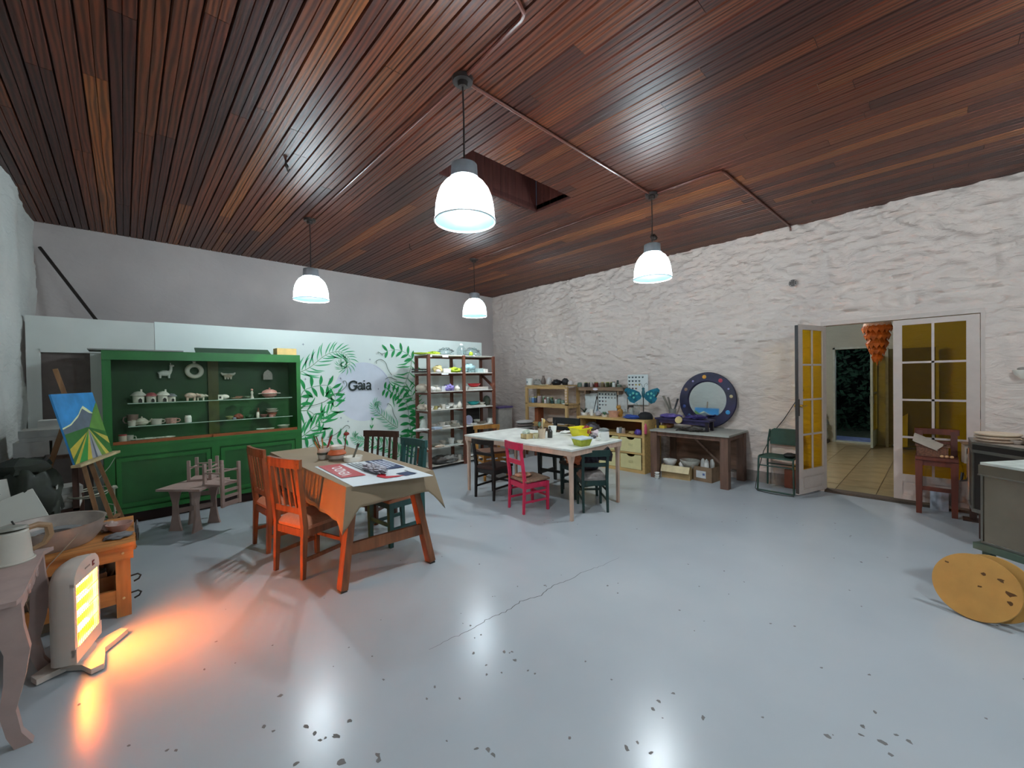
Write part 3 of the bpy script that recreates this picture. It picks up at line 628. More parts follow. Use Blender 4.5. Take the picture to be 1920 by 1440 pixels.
cup((xa(245, 6.17), 6.17, zl), .036, .055, CERG, 'pale cup in front of the mauve jug on the lower glass shelf')
teapot((xa(264, 6.2), 6.2, zl), 1.0, mat('#c9c3b4', .35, var=.15, scale=30), 'white ceramic teapot on the lower glass shelf of the green cabinet')
cup((xa(291, 6.22), 6.22, zl), .055, .06, CERG, 'wide grey-green cup right of the teapot on the lower glass shelf', hs=.9)
cup((xa(319, 6.22), 6.22, zl), .055, .06, mat('#b98f86', .4, var=.3, scale=40), 'wide pink patterned cup with big handle on the lower glass shelf', hs=.95)
jar((xa(351, 6.2), 6.2, zl), .034, .08, CERW, CERW, 'white straight ceramic jar with a dark label, lower glass shelf')
bowl((xa(429, 6.24), 6.24, zl), .045, .04, mat('#9a9a68', .5), 'small olive bowl on the right half of the lower glass shelf')
lump((xa(438, 6.16), 6.16, zl), .02, .02, .014, mat('#8f96a8', .4), 'tiny blue grey trinket in front on the lower glass shelf', 'trinket', 'ornament', 2)
lump((xa(446, 6.25), 6.25, zl), .05, .035, .035, mat('#8a4a3a', .5), 'reddish brown ceramic lump on the lower glass shelf', 'ceramic_figure', 'ornament', 5)
lump((xa(466, 6.24), 6.24, zl), .045, .03, .025, mat('#1f4a2c', .4), 'dark green ceramic dish shape on the lower glass shelf', 'ceramic_figure', 'ornament', 8)
vase((xa(483, 6.3), 6.3, zl), .02, .12, mat('#7a4a38', .5), 'slim brown bottle vase behind the lower glass shelf pieces')
jar((xa(482, 6.17), 6.17, zl), .018, .075, CER, CER, 'slim cream jar in front of the brown bottle vase')
bowl((xa(493, 6.2), 6.2, zl), .045, .035, mat('#8f5e58', .5), 'dark pink bowl left of the stacked bowls on the lower glass shelf')
bowl((xa(509, 6.25), 6.25, zl), .06, .05, mat('#9c5a45', .45), 'terracotta bowl at the bottom of the stack of bowls in the cabinet')
bowl((xa(509, 6.25), 6.25, zl + .052), .075, .03, CER, 'white bowl, middle of the stack of bowls in the cabinet')
bowl((xa(509, 6.25), 6.25, zl + .083), .065, .022, CERG, 'shallow pale bowl topmost of the stack in the cabinet')
cup((xa(507, 6.15), 6.15, zl), .03, .03, PINK, 'small pink cup in front of the stacked bowls in the cabinet')
# cabinet floor
jar((xa(227, 6.15), 6.15, .87), .035, .09, BISQ, mat('#b04848', .5), 'little clay jar with a red top in the lower left cabinet corner', 'jar', 'jar', lidk=.95)
cup((xa(240, 6.22), 6.22, .87), .035, .07, CERG, 'tilted grey cup next to the red-topped jar on the cabinet floor', 'cup', 'cup')
for i, (px, r_, m_, lb) in enumerate([(256, .06, CERG, 'shallow grey dish, leftmost on the cabinet floor'), (277, .075, CER, 'cream shallow dish on the cabinet floor below the glass shelves'), (297, .06, CERG, 'grey dish on the cabinet floor, third from the left'), (314, .06, CER, 'cream oval dish, fourth on the cabinet floor'),
                                      (490, .07, CERW, 'white dish left of the boat-shaped dish on the cabinet floor'), (505, .05, CER, 'small white dish on the right half of the cabinet floor')]):
    plate((xa(px, 6.2), 6.2, .87), r_, m_, lb, 'dish', h=.02)
bowl((xa(530, 6.2), 6.2, .87), .075, .05, CERG, 'pale boat-shaped dish at the right end of the cabinet floor', foot=.6)

# ------------------------------------------------------------------ tall brown shelf unit with ceramics
SX = (3.655, 4.38, 5.08); SY0, SY1 = 5.84, 6.22; BR = wood('#6a3c2c', .55, 'z'); SH = mat('#d3cfc5', .6, var=.1)
su = thing('shelf_unit', 'tall brown wooden open shelf unit crowded with pale pottery', 'shelf', (4.37, 6.03, 0))
for x in SX:
    for y in (SY0, SY1): MB().bb(x - .025, x + .025, y - .02, y + .02, 0, 1.93).build('post', BR, su)
LV = (.06, .36, .67, 1.0, 1.31, 1.63, 1.935)
for z in LV:
    for a, b in ((0, 1), (1, 2)):
        MB().bb(SX[a] - (.03 if a == 0 else 0), SX[b] + (.03 if b == 2 else 0), SY0 + .005, SY1 - .005, z - .016, z).build('shelf_board', SH, su)
    mb = MB()
    for x in SX: mb.bb(x - .02, x + .02, SY0, SY1, z - .055, z - .017)
    mb.bb(SX[0], SX[2], SY1 - .03, SY1 - .01, z - .05, z - .017); mb.build('shelf_bearer', BR, su)
MB().beam((SX[2] + .03, SY0, 1.33), (SX[2] + .03, SY1, 1.58), .02, .05).build('brace', BR, su)
MB().bb(4.72, 5.05, SY1 + .022, SY1 + .03, .38, .98).build('back_board', mat('#2f2b29', .8), su)
PAP = mat('#e4e6e6', .6, var=.04); LIME = mat('#b7cf3a', .6, var=.15); PLA = glass('clear_plastic', (.9, .95, .96), .8, .15)
Ys = 5.98; SK = 1.18
def S(px, z, dy=0): return Vector((xa(px, Ys + dy), Ys + dy, z))
zt = LV[6] + .001
lump(S(794, zt), .14, .1, .016, LIME, 'flat lime green bag on the left end of the shelf unit top', 'plastic_bag', 'bag', 1, .15)
lump(S(815, zt, .06), .09, .09, .03, LIME, 'second lime green bag on the shelf unit top, right of the flat one', 'plastic_bag', 'bag', 4, .25)
lump(S(836, zt), .11, .1, .06, PLA, 'crumpled clear plastic bag on the middle of the shelf unit top', 'plastic_bag', 'bag', 6, .35)
t = T('water_bottle', 'large clear plastic bottle with white cap on top of the shelf unit', 'bottle', S(866, zt))
MB().lathe([(.075, 0), (.08, .01), (.08, .12), (.035, .18), (.028, .19)], n=18).build('bottle_body', PLA, t, world=False); MB().lathe([(.033, .185), (.033, .215)], n=12).build('cap', CERW, t, world=False)
lump(S(886, zt, .03), .13, .1, .07, PLA, 'clear plastic bag right of the bottle on the shelf unit top', 'plastic_bag', 'bag', 9, .35)
lump(S(884, zt, -.09), .03, .03, .035, LIME, 'small yellow green lump beside the clear bags on the shelf unit top', 'sponge', 'sponge', 2, .2)
for a, (px, w_) in enumerate(((809, .045), (836, .12))):
    x = xa(px, SY0 + .002); MB().bb(x - w_ / 2, x + w_ / 2, SY0 - .0, SY0 + .004, LV[6] - .045, LV[6] - .016).build('label_strip', PAP, su)
x = xa(835, SY0); MB().bb(x - .07, x + .07, SY0 - .0, SY0 + .004, LV[5] - .04, LV[5] - .016).build('label_strip', PAP, su)
z = LV[5] + .001
for k, (dy_, dz_) in enumerate(((-.1, 0), (0, 0), (.08, 0), (-.05, .04))):
    p = S(790, z + .012 + dz_, dy_); tag(MB().beam((p.x - .17, p.y, p.z), (p.x + .17, p.y + .02, p.z), .022, .022).build('black_rod', DKB), ('front', 'middle', 'rear', 'topmost')[k] + ' one of four black rods sticking out left on the second shelf', 'rod')
lump(S(821, z), .07, .06, .06, mat('#d8c68a', .6), 'cream and yellow bag on the second shelf of the shelf unit', 'paper_bag', 'bag', 3, .2)
slab(S(833, z), .15, .2, .07, PAP, 'white carton left of the middle post on the second shelf', 'carton', 'box')
lump(S(822, z, -.11), .04, .03, .025, CERW, 'small white lump at the front edge of the second shelf', 'ceramic_lump', 'ornament', 7)
lump(S(852, z, -.02), .09, .1, .045, LIME, 'lime green bag lying by the middle post on the second shelf', 'plastic_bag', 'bag', 12, .3)
lump(S(878, z), .11, .1, .075, mat('#a9cfd4', .3, var=.1), 'pale blue crumpled bag on the second shelf, right bay', 'plastic_bag', 'bag', 14, .25)
slab(S(897, z), .12, .15, .075, mat('#bfd6d6', .5), 'pale blue box on the second shelf, right bay', 'carton', 'box')
slab(S(909, z, -.05), .08, .1, .065, CERW, 'white box at the right end of the second shelf', 'carton', 'box')
z = LV[4] + .001
lump(S(791, z), .085, .09, .065, BISQ, 'cream loaf-shaped block at the left of the third shelf', 'clay_block', 'clay', 3, .06)
lump(S(811, z, -.08), .05, .05, .04, CERW, 'white rounded pot lying at the front of the third shelf', 'pot', 'pot', 5, .1)
lump(S(820, z, -.09), .045, .045, .035, CER, 'second rounded cream pot on the third shelf', 'pot', 'pot', 8, .1)
slab(S(829, z, .03), .14, .15, .085, mat('#d5d8de', .6), 'pale grey white box behind the pots on the third shelf', 'carton', 'box', .1)
lump(S(841, z, -.02), .075, .08, .05, mat('#8c7fc0', .6, var=.3, scale=30), 'purple crumpled cloth on the third shelf', 'cloth_bundle', 'cloth', 10, .3)
vase(S(857, z, -.05), .045, .085, CER, 'small white round vase by the middle post on the third shelf')
stackof(S(894, z), 3, .34, .26, .016, (CERW, CERG, CER), 'one of three pale slabs stacked under the red bowl', 'ceramic_slab', 'slab', 'pale slabs under the red bowl')
t_ = S(889, z + .052); bowl(t_, .105, .055, mat('#c21e2b', .3), 'bright red round bowl on the third shelf, right bay', 'bowl')
z = LV[3] + .001
lump(S(791, z), .07, .07, .05, BISQ, 'beige shell-like pot at the left of the fourth shelf', 'pot', 'pot', 15, .2)
bowl(S(809, z, -.08), .03, .05, CERW, 'small upright white dish next to the left post on the fourth shelf')
for k, (px, m_) in enumerate(((815, mat('#b8ad70', .5)), (822, mat('#8f8468', .5)))): cup(S(px, z, -.06), .035, .05, m_, ('yellow ochre', 'olive brown')[k] + ' cup on the left of the fourth shelf')
pot(S(829, z, -.03), .045, .07, CER, 'straight cream pot in the middle left of the fourth shelf')
for k, px in enumerate((838, 845, 852)): bowl(S(px, z + (.03 if k == 1 else 0), -.05 + .03 * k), .045, .045, CERW, ('first', 'raised middle', 'third')[k] + ' of three white scalloped bowls on the fourth shelf', foot=.4)
vase(S(861, z, -.05), .038, .10, CER, 'tall cream vase left of the middle post on the fourth shelf')
stackof(S(888, z), 2, .36, .27, .014, (CERW, CER), 'one of two slabs under the turquoise bowl', 'ceramic_slab', 'slab', 'slabs under the turquoise bowl')
bowl(S(887, z + .031), .10, .05, mat('#119a9c', .3), 'turquoise bowl on the fourth shelf, right bay')
bowl(S(903, z + .031, -.05), .05, .035, CERG, 'grey small bowl right of the turquoise bowl')
lump(S(912, z, .08), .06, .06, .09, mat('#5a6356', .6), 'dark greyish green pot at the right end of the fourth shelf', 'pot', 'pot', 18, .1)
z = LV[2] + .001
t = T('glass_dome', 'conical pale glass dome at the left of the fifth shelf', 'dome', S(793, z, -.03)); MB().lathe([(.085, 0), (.08, .01), (.045, .16), (.02, .18), (.001, .182)], n=18).build('dome_body', mat('#b9c0b8', .2, var=.1), t, world=False)
lump(S(788, z, -.12), .12, .06, .02, mat('#c9ccca', .5), 'white paper bundle hanging over the left edge of the fifth shelf', 'paper_bundle', 'paper', 20, .25)
slab(S(815, z, -.08), .16, .16, .03, mat('#b6c6dc', .6), 'pale blue booklet pile on the fifth shelf', 'booklet', 'book', .1)
for k in range(3): slab(S(832, z + k * .014, -.05), .15, .15, .012, (CER, CERG, CERW)[k], ('lowest', 'middle', 'topmost')[k] + ' thin tile below the grey bowl on the fifth shelf', 'ceramic_tile', 'tile', .1 * k)
bowl(S(827, z + .043, 0), .055, .05, CERG, 'grey bowl on tiles on the fifth shelf')
for k in range(3): plate(S(851, z + k * .018, -.02), .085 - .008 * k, CER, ('lowest', 'middle', 'topmost')[k] + ' plate of the stack by the middle post on the fifth shelf')
bowl(S(850, z + .056, -.02), .05, .04, CERG, 'small grey bowl on the plate stack of the fifth shelf')
p = S(877, z, .0); t = T('standing_plate', 'pale lilac round plate standing upright on the fifth shelf', 'plate', p); MB().lathe([(.02, 0), (.085, .012), (.087, .016), (.02, .006), (.001, .006)], (0, 0, .087), n=24, M=Matrix.Rotation(PI/2 - .15, 3, 'X')).build('plate_body', mat('#b9bad8', .4), t, world=False)
for k, px in enumerate((884, 890)): bowl(S(px, z, -.1), .03, .025, CERW, ('left', 'right')[k] + ' of two tiny white bowls on the fifth shelf, right bay')
bowl(S(901, z, -.03), .075, .035, mat('#8e8478', .6), 'brownish oval dish on the fifth shelf, right bay', 'dish', 'dish')
pot(S(917, z), .05, .07, CERW, 'white cup-like pot at the right end of the fifth shelf', taper=.9)
z = LV[1] + .001
for k in range(3): plate(S(817, z + k * .016, -.02), .08 - .006 * k, (CERG, CER, CERG)[k], ('lowest', 'middle', 'topmost')[k] + ' plate of the stack left on the sixth shelf')
lump(S(822, z, -.13), .08, .03, .02, BISQ, 'beige flat lump at the front of the sixth shelf', 'clay_lump', 'clay', 23)
slab(S(845, z, -.03), .26, .22, .006, mat('#b8c2be', .6), 'pale greenish sheet under the white beaker on the sixth shelf', 'paper_sheet', 'paper', .2)
pot(S(844, z + .007), .05, .085, CERW, 'white flared beaker on the sixth shelf')
slab(S(880, z, .0), .28, .22, .035, BISQ, 'beige box lid on the right bay of the sixth shelf', 'box_lid', 'box')
z = LV[0] + .001
lump(S(822, z + 0, -.02), .14, .12, .065, mat('#4e4b49', .7), 'dark grey bundle on the lowest shelf', 'cloth_bundle', 'cloth', 25, .2)
lump(S(841, z, -.08), .13, .08, .065, mat('#7d7d7a', .4, var=.3, scale=30), 'crumpled grey plastic bag on the lowest shelf', 'plastic_bag', 'bag', 27, .25)
pot(S(858, z, -.05), .04, .09, CERG, 'grey beaker near the middle post on the lowest shelf', taper=.9)
for k in range(4): slab(S(881, z + k * .02, -.02), .24, .2, .012, (CERG, CER, DKB, CERW)[k], ('lowest', 'second', 'third dark', 'topmost')[k] + ' board of the pile on the lowest shelf, right bay', 'board', 'board', .1 * k)

for px, lv, dy, r_, h_, m_, lb in ((873, 4, -.1, .035, .06, CERW, 'small white bowl left of the pale slabs on the third shelf'), (905, 5, .08, .05, .07, CERG, 'grey bowl behind the white box on the second shelf'), (845, 3, .1, .05, .08, CERG, 'grey bowl at the back of the fourth shelf'), (812, 2, .08, .05, .06, CERG, 'grey bowl at the back left of the fifth shelf'),
        (839, 2, .1, .05, .07, CER, 'cream bowl at the back of the fifth shelf'), (893, 2, .08, .055, .06, CER, 'cream bowl at the back of the fifth shelf, right bay'), (828, 1, .08, .06, .06, CERG, 'grey wide bowl at the back of the sixth shelf'), (860, 1, -.05, .05, .05, CER, 'cream bowl near the middle post on the sixth shelf'),
        (818, 4, .1, .05, .09, CER, 'tall cream bowl at the back of the third shelf'), (893, 3, .1, .06, .08, CERG, 'grey deep bowl at the back of the fourth shelf, right bay')):
    bowl(S(px, LV[lv] + .001, dy), r_, h_, m_, lb)
for k, px in enumerate((806, 823, 838)): lump(S(px, LV[3] + .001, -.11), .028, .02, .014, CERW, ('left', 'middle', 'right')[k] + ' of three tiny white pieces at the front edge of the fourth shelf', 'ceramic_piece', 'ornament', 60 + k)
SK = 1.0
# things in the far corner by the shelf unit
t = T('storage_bin', 'grey plastic bin with a purple lid in the room corner beside the shelf unit', 'bin', (5.42, 6.05, 0))
MB().box(0, 0, 0, .34, .34, .93).build('bin_body', mat('#8f8b86', .6), t, world=False); MB().box(0, 0, .932, .37, .37, .03).build('lid', mat('#4b3d6b', .5), t, world=False)
x0 = at(962, 800, 1, 5.6)
for k in range(5):
    lump((5.62, 5.55, .42 + k * .055), .2, .15, .035, (mat('#8a8784', .8), mat('#5d4a44', .8), mat('#9b9895', .8), mat('#6b5f5b', .8), mat('#a7a5a4', .8))[k], ('lowest', 'second', 'third', 'fourth', 'topmost')[k] + ' folded cloth of the pile between shelf unit and pine shelf', 'folded_cloth', 'cloth', 30 + k, .06)
t = T('stool', 'low stool carrying the pile of folded cloths in the corner', 'stool', (5.62, 5.55, 0))
MB().box(0, 0, .38, .38, .30, .03).build('seat', BR, t, world=False)
for i in (-1, 1):
    for j in (-1, 1): MB().box(i * .16, j * .12, 0, .035, .035, .38).build('leg', BR, t, world=False)
# ------------------------------------------------------------------ chairs
def chair(name, label, loc, rz, w_=.38, d=.38, sh_=.44, bh=.92, lg=.036, m=None, ms=None, style='slats', n_=4, seat='cushion', group=None, rake=.05, rails=1, topr=.07):
    t = thing(name, label, 'chair', loc, rz, group); hw = w_ / 2 - lg / 2; hd = d / 2 - lg / 2
    for s in (-1, 1):
        MB().beam((s * hw, -hd - .02, 0), (s * hw, -hd, sh_), lg * .8, lg * .8, up=(0, 1, 0), w2=lg, h2=lg * 1.2).beam((s * hw, -hd, sh_ - .002), (s * hw, -hd - rake, bh - topr * .4), lg, lg * 1.2, up=(0, 1, 0), w2=lg, h2=lg * .8).build('leg', m, t, world=False)
    for s in (-1, 1): MB().beam((s * hw, hd, 0), (s * hw, hd, sh_ - .03), lg * .85, lg * .85, up=(0, 1, 0), w2=lg * 1.15, h2=lg * 1.15).build('leg', m, t, world=False)
    if seat == 'cushion':
        mb = MB(); nx, ny = 10, 10
        for j in range(ny + 1):
            for i in range(nx + 1):
                u = i / nx * 2 - 1; v = j / ny * 2 - 1; mb.v.append(Vector((u * w_ / 2 * .98, v * d / 2 * .98 + .01, sh_ - .005 + .05 * max(0, (1 - u ** 6) * (1 - v ** 6)) ** .5)))
        for j in range(ny):
            for i in range(nx): a = j * (nx + 1) + i; mb.f.append((a, a + 1, a + nx + 2, a + nx + 1))
        mb.box(0, .01, sh_ - .03, w_ * .97, d * .97, .026); mb.build('seat_cushion', ms, t, world=False, smooth=70)
    elif seat == 'rush':
        mb = MB().lathe([(.1, sh_ - .02), (.5, sh_ - .015), (.52, sh_), (.48, sh_ + .012), (.001, sh_ + .006)], n=4)
        k = math.cos(PI / 4)
        mb.v = [Vector(((v.x * k - v.y * k) * w_ * 1.4, (v.x * k + v.y * k) * d * 1.4 + .01, v.z)) for v in mb.v]; mb.build('rush_seat', ms, t, world=False, smooth=80)
    else: MB().box(0, .01, sh_ - .025, w_ * 1.02, d * 1.02, .03).build('seat', ms or m, t, world=False)
    mb = MB()
    for s in (-1, 1): mb.bb(s * hw - lg * .3, s * hw + lg * .3, -hd, hd, sh_ - .085, sh_ - .028)
    mb.bb(-hw, hw, hd - lg * .3, hd + lg * .3, sh_ - .085, sh_ - .028).bb(-hw, hw, -hd - lg * .3, -hd + lg * .3, sh_ - .085, sh_ - .028); mb.build('seat_frame', m, t, world=False)
    for s in (-1, 1):
        for r_ in range(rails):
            z = sh_ * (.35 + .28 * r_); MB().beam((s * hw, -hd - .012, z), (s * hw, hd, z), lg * .45, lg * .8).build('stretcher', m, t, world=False)
    for r_ in range(rails): MB().beam((-hw, hd, sh_ * (.45 + .25 * r_)), (hw, hd, sh_ * (.45 + .25 * r_)), lg * .45, lg * .8).build('stretcher', m, t, world=False)
    by = lambda z: -hd - rake * (z - sh_) / (bh - sh_)
    mb = MB(); z = bh - topr / 2
    for i in range(6):   # slightly bowed top rail
        a = -w_ * .54 + w_ * 1.08 * i / 6; b = a + w_ * 1.08 / 6; ca = -.018 * (1 - (2 * a / w_) ** 2); cb = -.018 * (1 - (2 * b / w_) ** 2)
        mb.beam((a, by(z) + ca, z), (b + .001, by(z) + cb, z), lg * .75, topr)
    mb.build('top_rail', m, t, world=False)
    if style == 'slats':
        z1 = sh_ + (bh - sh_) * .22; MB().beam((-hw, by(z1), z1), (hw, by(z1), z1), lg * .6, lg * 1.3).build('back_rail', m, t, world=False)
        for i in range(n_):
            x = -hw + 2 * hw * (i + 1) / (n_ + 1); MB().beam((x, by(z1), z1), (x, by(bh - topr) - .012, bh - topr + .005), lg * .55, lg * .3, up=(0, 1, 0)).build('back_slat', m, t, world=False)
    else:
        for i in range(n_):
            z1 = sh_ + (bh - sh_) * (i + 1) / (n_ + 1) * .95
            MB().beam((-hw, by(z1), z1), (hw, by(z1), z1), lg * .55, topr * .62).build('back_rail', m, t, world=False)
    return t
def face(dx, dy): return math.atan2(-dx, dy)
OAK = wood('#7d4a2a', .5, 'z', .35); TER = mat('#b4785a', .85, var=.08, scale=60); WALN = wood('#40261c', .45, 'z'); TEAL = wood('#1f4a48', .45, 'z', .2)
chair('dining_chair', 'brown wooden slat-back chair with tan cushion nearest the heater, left of the cloth table', (1.085, 3.56, 0), face(.95, .30), .38, .38, .40, .92, .036, OAK, TER, 'slats', 4, group=None)
chair('dining_chair', 'brown wooden slat-back chair behind the front left one, beside the kid table', (1.06, 4.26, 0), face(1, .10), .38, .38, .40, .92, .036, OAK, TER, 'slats', 4)
chair('dining_chair', 'dark brown slat-back chair on the far side of the cloth table', (1.93, 4.31, 0), face(-.87, -.49), .42, .38, .42, .93, .040, WALN, TER, 'slats', 4)
chair('dining_chair', 'dark teal slat-back chair with tan cushion on the right of the cloth table', (1.86, 3.59, 0), face(-1, -.10), .38, .38, .43, .92, .040, TEAL, TER, 'slats', 4)

# ------------------------------------------------------------------ dining table with cloth
TT = wood('#7b4a2c', .5, 'z', .3); TW = wood('#8a5a38', .5, 'y', .3)
t = thing('trestle_table', 'long wooden table with splayed legs under the beige cloth', 'table', (1.48, 3.95, 0))
MB().bb(1.16, 1.80, 2.93, 4.92, .715, .742).build('tabletop', TW, t)
for (x0, y0, x1, y1) in ((1.10, 2.95, 1.22, 3.02), (1.80, 2.90, 1.70, 3.02), (1.12, 4.95, 1.22, 4.85), (1.82, 4.95, 1.72, 4.85)):
    MB().beam((x0, y0, 0.012), (x1, y1, .715), .05, .085, up=(0, 1, 0)).build('leg', TT, t); MB().beam((x0, y0, 0), (x0, y0, .014), .045, .07, up=(0, 1, 0)).build('leg_foot', DKB, t)
MB().beam((1.14, 2.965, .28), (1.79, 2.94, .28), .03, .085).build('rail', TT, t); MB().beam((1.14, 4.92, .28), (1.79, 4.92, .28), .03, .085).build('rail', TT, t)
CLOTH = mat('#8c7a62', .75, var=.05, scale=3)
def cloth():
    X0, X1, Y0, Y1, Z = 1.13, 1.83, 2.90, 4.96, .752
    mb = MB(); drop = {'l': .25, 'r': .17, 'f': .15, 'b': .15}; cx, cy = (X0 + X1) / 2, (Y0 + Y1) / 2
    ring = []; cn = 14
    # perimeter points with corner direction, so that corners hang as pointed folds
    def per():
        out = []
        N1, N2 = 30, 84
        for i in range(N2): out.append((X0, Y1 - (Y1 - Y0) * i / N2, -1, 0, 'l', i / N2))
        for i in range(N1): out.append((X0 + (X1 - X0) * i / N1, Y0, 0, -1, 'f', i / N1))
        for i in range(N2): out.append((X1, Y0 + (Y1 - Y0) * i / N2, 1, 0, 'r', i / N2))
        for i in range(N1): out.append((X1 - (X1 - X0) * i / N1, Y1, 0, 1, 'b', i / N1))
        return out
    P = per(); n = len(P); rows = 7
    for r_ in range(rows + 1):
        v = r_ / rows
        for (x, y, nx, ny, s, u) in P:
            dc = min(math.hypot(x - a, y - b) for a in (X0, X1) for b in (Y0, Y1)); k = max(0, 1 - dc / .075)
            D = drop[s] * (1 - k) + .30 * k ** 1.2 + drop[s] * k * .1; ccx = 1 if x > cx else -1; ccy = 1 if y > cy else -1
            ox = nx * (1 - k) + ccx * .72 * k; oy = ny * (1 - k) + ccy * .72 * k
            out_ = (.012 + v * (.035 + .05 * k) + .006 * math.sin((x + y) * 23) * v)
            mb.v.append(Vector((x + ox * out_ - (.003 if v == 0 else 0) * nx, y + oy * out_, Z - D * v - (.004 if 0 < v < .1 else 0))))
    for r_ in range(rows):
        for i in range(n): a = r_ * n + i; b = r_ * n + (i + 1) % n; mb.f.append((a, b, b + n, a + n))
    mb.f.append(tuple(range(n))[::-1])
    o = mb.build('tablecloth', CLOTH, smooth=45)
    md = o.modifiers.new('thick', 'SOLIDIFY'); md.thickness = .002
    return tag(o, 'beige oilcloth with pointed hanging corners draped over the trestle table', 'tablecloth')
cloth()
# poster lying on the table
pz = .756
pu = Vector((.04, .98, 0)).normalized(); pv = Vector((.58, -.14, 0)).normalized(); po = Vector((1.16, 2.87, pz)); PL, PW = .92, .59
t = thing('poster_board', 'white printed poster board with red and navy blocks lying on the cloth table', 'poster', po + pu * PL / 2 + pv * PW / 2)
def pq(u0, u1, v0, v1, k, m, nm): MB().prism([(u0, v0), (u1, v0), (u1, v1), (u0, v1)][::-1], po + Vector((0, 0, .004 + k * .0004)), pu, pv, .0004).build(nm, m, t)
MB().prism([(0, 0), (PL, 0), (PL, PW), (0, PW)][::-1], po, pu, pv, .004).build('board', mat('#dfe6ea', .4, var=0), t)
pq(.30, .90, .02, .20, 1, mat('#b5323a', .45, var=0), 'red_block'); pq(.42, .90, .41, .565, 1, mat('#1c2b55', .45, var=0), 'navy_block')
def pword(word, size, c, k, m, nm):     # lettering read from the right-hand side of the table
    cu = bpy.data.curves.new(nm, 'FONT'); cu.body = word; cu.size = size; cu.align_x = 'CENTER'; cu.align_y = 'CENTER'; cu.offset = .0016 if size > .06 else 0
    o = bpy.data.objects.new(nm, cu); col.objects.link(o); o.parent = t; cu.materials.append(m)
    X = pu; Y = -pv; Zv = X.cross(Y); M = Matrix.Identity(4)
    pos = po + pu * c[0] + pv * c[1] + Vector((0, 0, .0052)) - t.location
    for r_ in range(3): M[r_][0] = X[r_]; M[r_][1] = Y[r_]; M[r_][2] = Zv[r_]; M[r_][3] = pos[r_]
    o.matrix_local = M
    dg = bpy.context.evaluated_depsgraph_get(); me = bpy.data.meshes.new_from_object(o.evaluated_get(dg)); mo = bpy.data.objects.new(nm, me); col.objects.link(mo); mo.parent = t; mo.matrix_local = M; bpy.data.objects.remove(o)
    if not me.materials: me.materials.append(m)
pword('VENDO.', .115, (.58, .11), 2, mat('#f2eeee', .5, var=0), 'lettering')
BK = mat('#2a3038', .5, var=0); NW = mat('#dfe6f2', .5, var=0); mb = MB(); mw = MB()
def dashes(mb, v, u0, u1, h_):          # lines of print too small to read
    u = u0
    while u < u1:
        L = R.uniform(.008, .018); o_ = po + Vector((0, 0, .0048)); mb.prism([(u, v), (u + L, v), (u + L, v + h_), (u, v + h_)][::-1], o_, pu, pv, .0003); u += L + R.uniform(.003, .006)
dashes(mb, .245, .46, .88, .013); dashes(mb, .275, .48, .86, .013); dashes(mb, .305, .52, .84, .011); dashes(mb, .335, .55, .84, .011); dashes(mw, .435, .46, .86, .018); dashes(mw, .47, .50, .84, .018); dashes(mw, .505, .52, .84, .016); dashes(mw, .535, .56, .80, .012)
dashes(mb, .50, .12, .30, .010)
mb.build('small_print', BK, t, kind='stuff'); mw.build('small_print', NW, t, kind='stuff')
MB().prism([(.10, .27), (.20, .24), (.30, .30), (.24, .33), (.17, .30), (.12, .42), (.10, .36)][::-1], po + Vector((0, 0, .0044)), pu, pv, .0004).build('red_emblem', mat('#c02030', .5), t)
MB().prism([(.10, .42), (.22, .40), (.24, .50), (.13, .53)][::-1], po + Vector((0, 0, .0044)), pu, pv, .0004).build('navy_emblem', mat('#2a3a5c', .5), t)
p = at(720, 886, 2, pz + .01)
tag(MB().blob((p.x - .02, p.y + .13, pz + .030), .055, .17, .024, .32, 6, seed=3, n=30, m_=16).build('crumpled_foil', mat('#a6a3ac', .45, metal=.1, var=.4, scale=30), smooth=35), 'crumpled grey plastic wrapper lying on the white poster', 'wrapper')
# jars and brushes on the cloth table
def TB(px, py): q = at(px, py, 2, .755); return (q.x, q.y, .755)
q = TB(607, 860)
t = thing('brush_jar', 'grey glazed jar full of paint brushes on the cloth table', 'jar', q); MB().lathe([(.045, 0), (.055, .03), (.05, .05), (.058, .08), (.05, .105), (.042, .105), (.04, .02), (.001, .01)], n=18).build('jar_body', CERG, t, world=False); MB().lathe([(.058, .045), (.060, .055), (.057, .065)], n=18).build('glaze_band', mat('#3e4a40', .4), t, world=False)
for k, (dx, dy, L, hx, nm) in enumerate(((-.05, .01, .16, '#2f6b3c', 'green-handled'), (-.03, .03, .15, '#7a2a1c', 'dark red'), (.0, .02, .14, '#c98a3a', 'yellow wooden'), (.04, -.01, .15, '#8c1f1c', 'bright red'), (.06, .02, .15, '#7a1616', 'thick crimson'), (-.06, -.02, .13, '#b46a34', 'orange wooden'))):
    b0 = (q[0] + dx * .2, q[1] + dy * .2, q[2] + .02); b1 = (q[0] + dx * 1.5, q[1] + dy * 1.5, q[2] + L + .05)
    t = thing('paint_brush', nm + ' paint brush standing in the grey jar on the cloth table', 'brush', b0); MB().tube([b0, b1], [.004, .006], 6).build('brush_handle', mat(hx, .4), t)
    d_ = (Vector(b1) - Vector(b0)).normalized(); MB().tube([Vector(b1), Vector(b1) + d_ * .02], [.007, .003], 6).build('bristles', mat('#5a3a2a', .8), t)
q = TB(632, 862)
t = thing('lidded_pot', 'two-tone clay pot with orange band and pale lid on the cloth table', 'pot', q); MB().lathe([(.065, 0), (.078, .02), (.075, .05)], n=20).build('pot_base', mat('#9a8f86', .6), t, world=False); MB().lathe([(.075, .05), (.085, .06), (.07, .085), (.055, .1)], n=20).build('orange_band', mat('#c9653a', .5), t, world=False); MB().lathe([(.055, .1), (.062, .11), (.058, .135), (.03, .145), (.001, .146)], n=20).build('lid', CERG, t, world=False)
q = TB(662, 864)
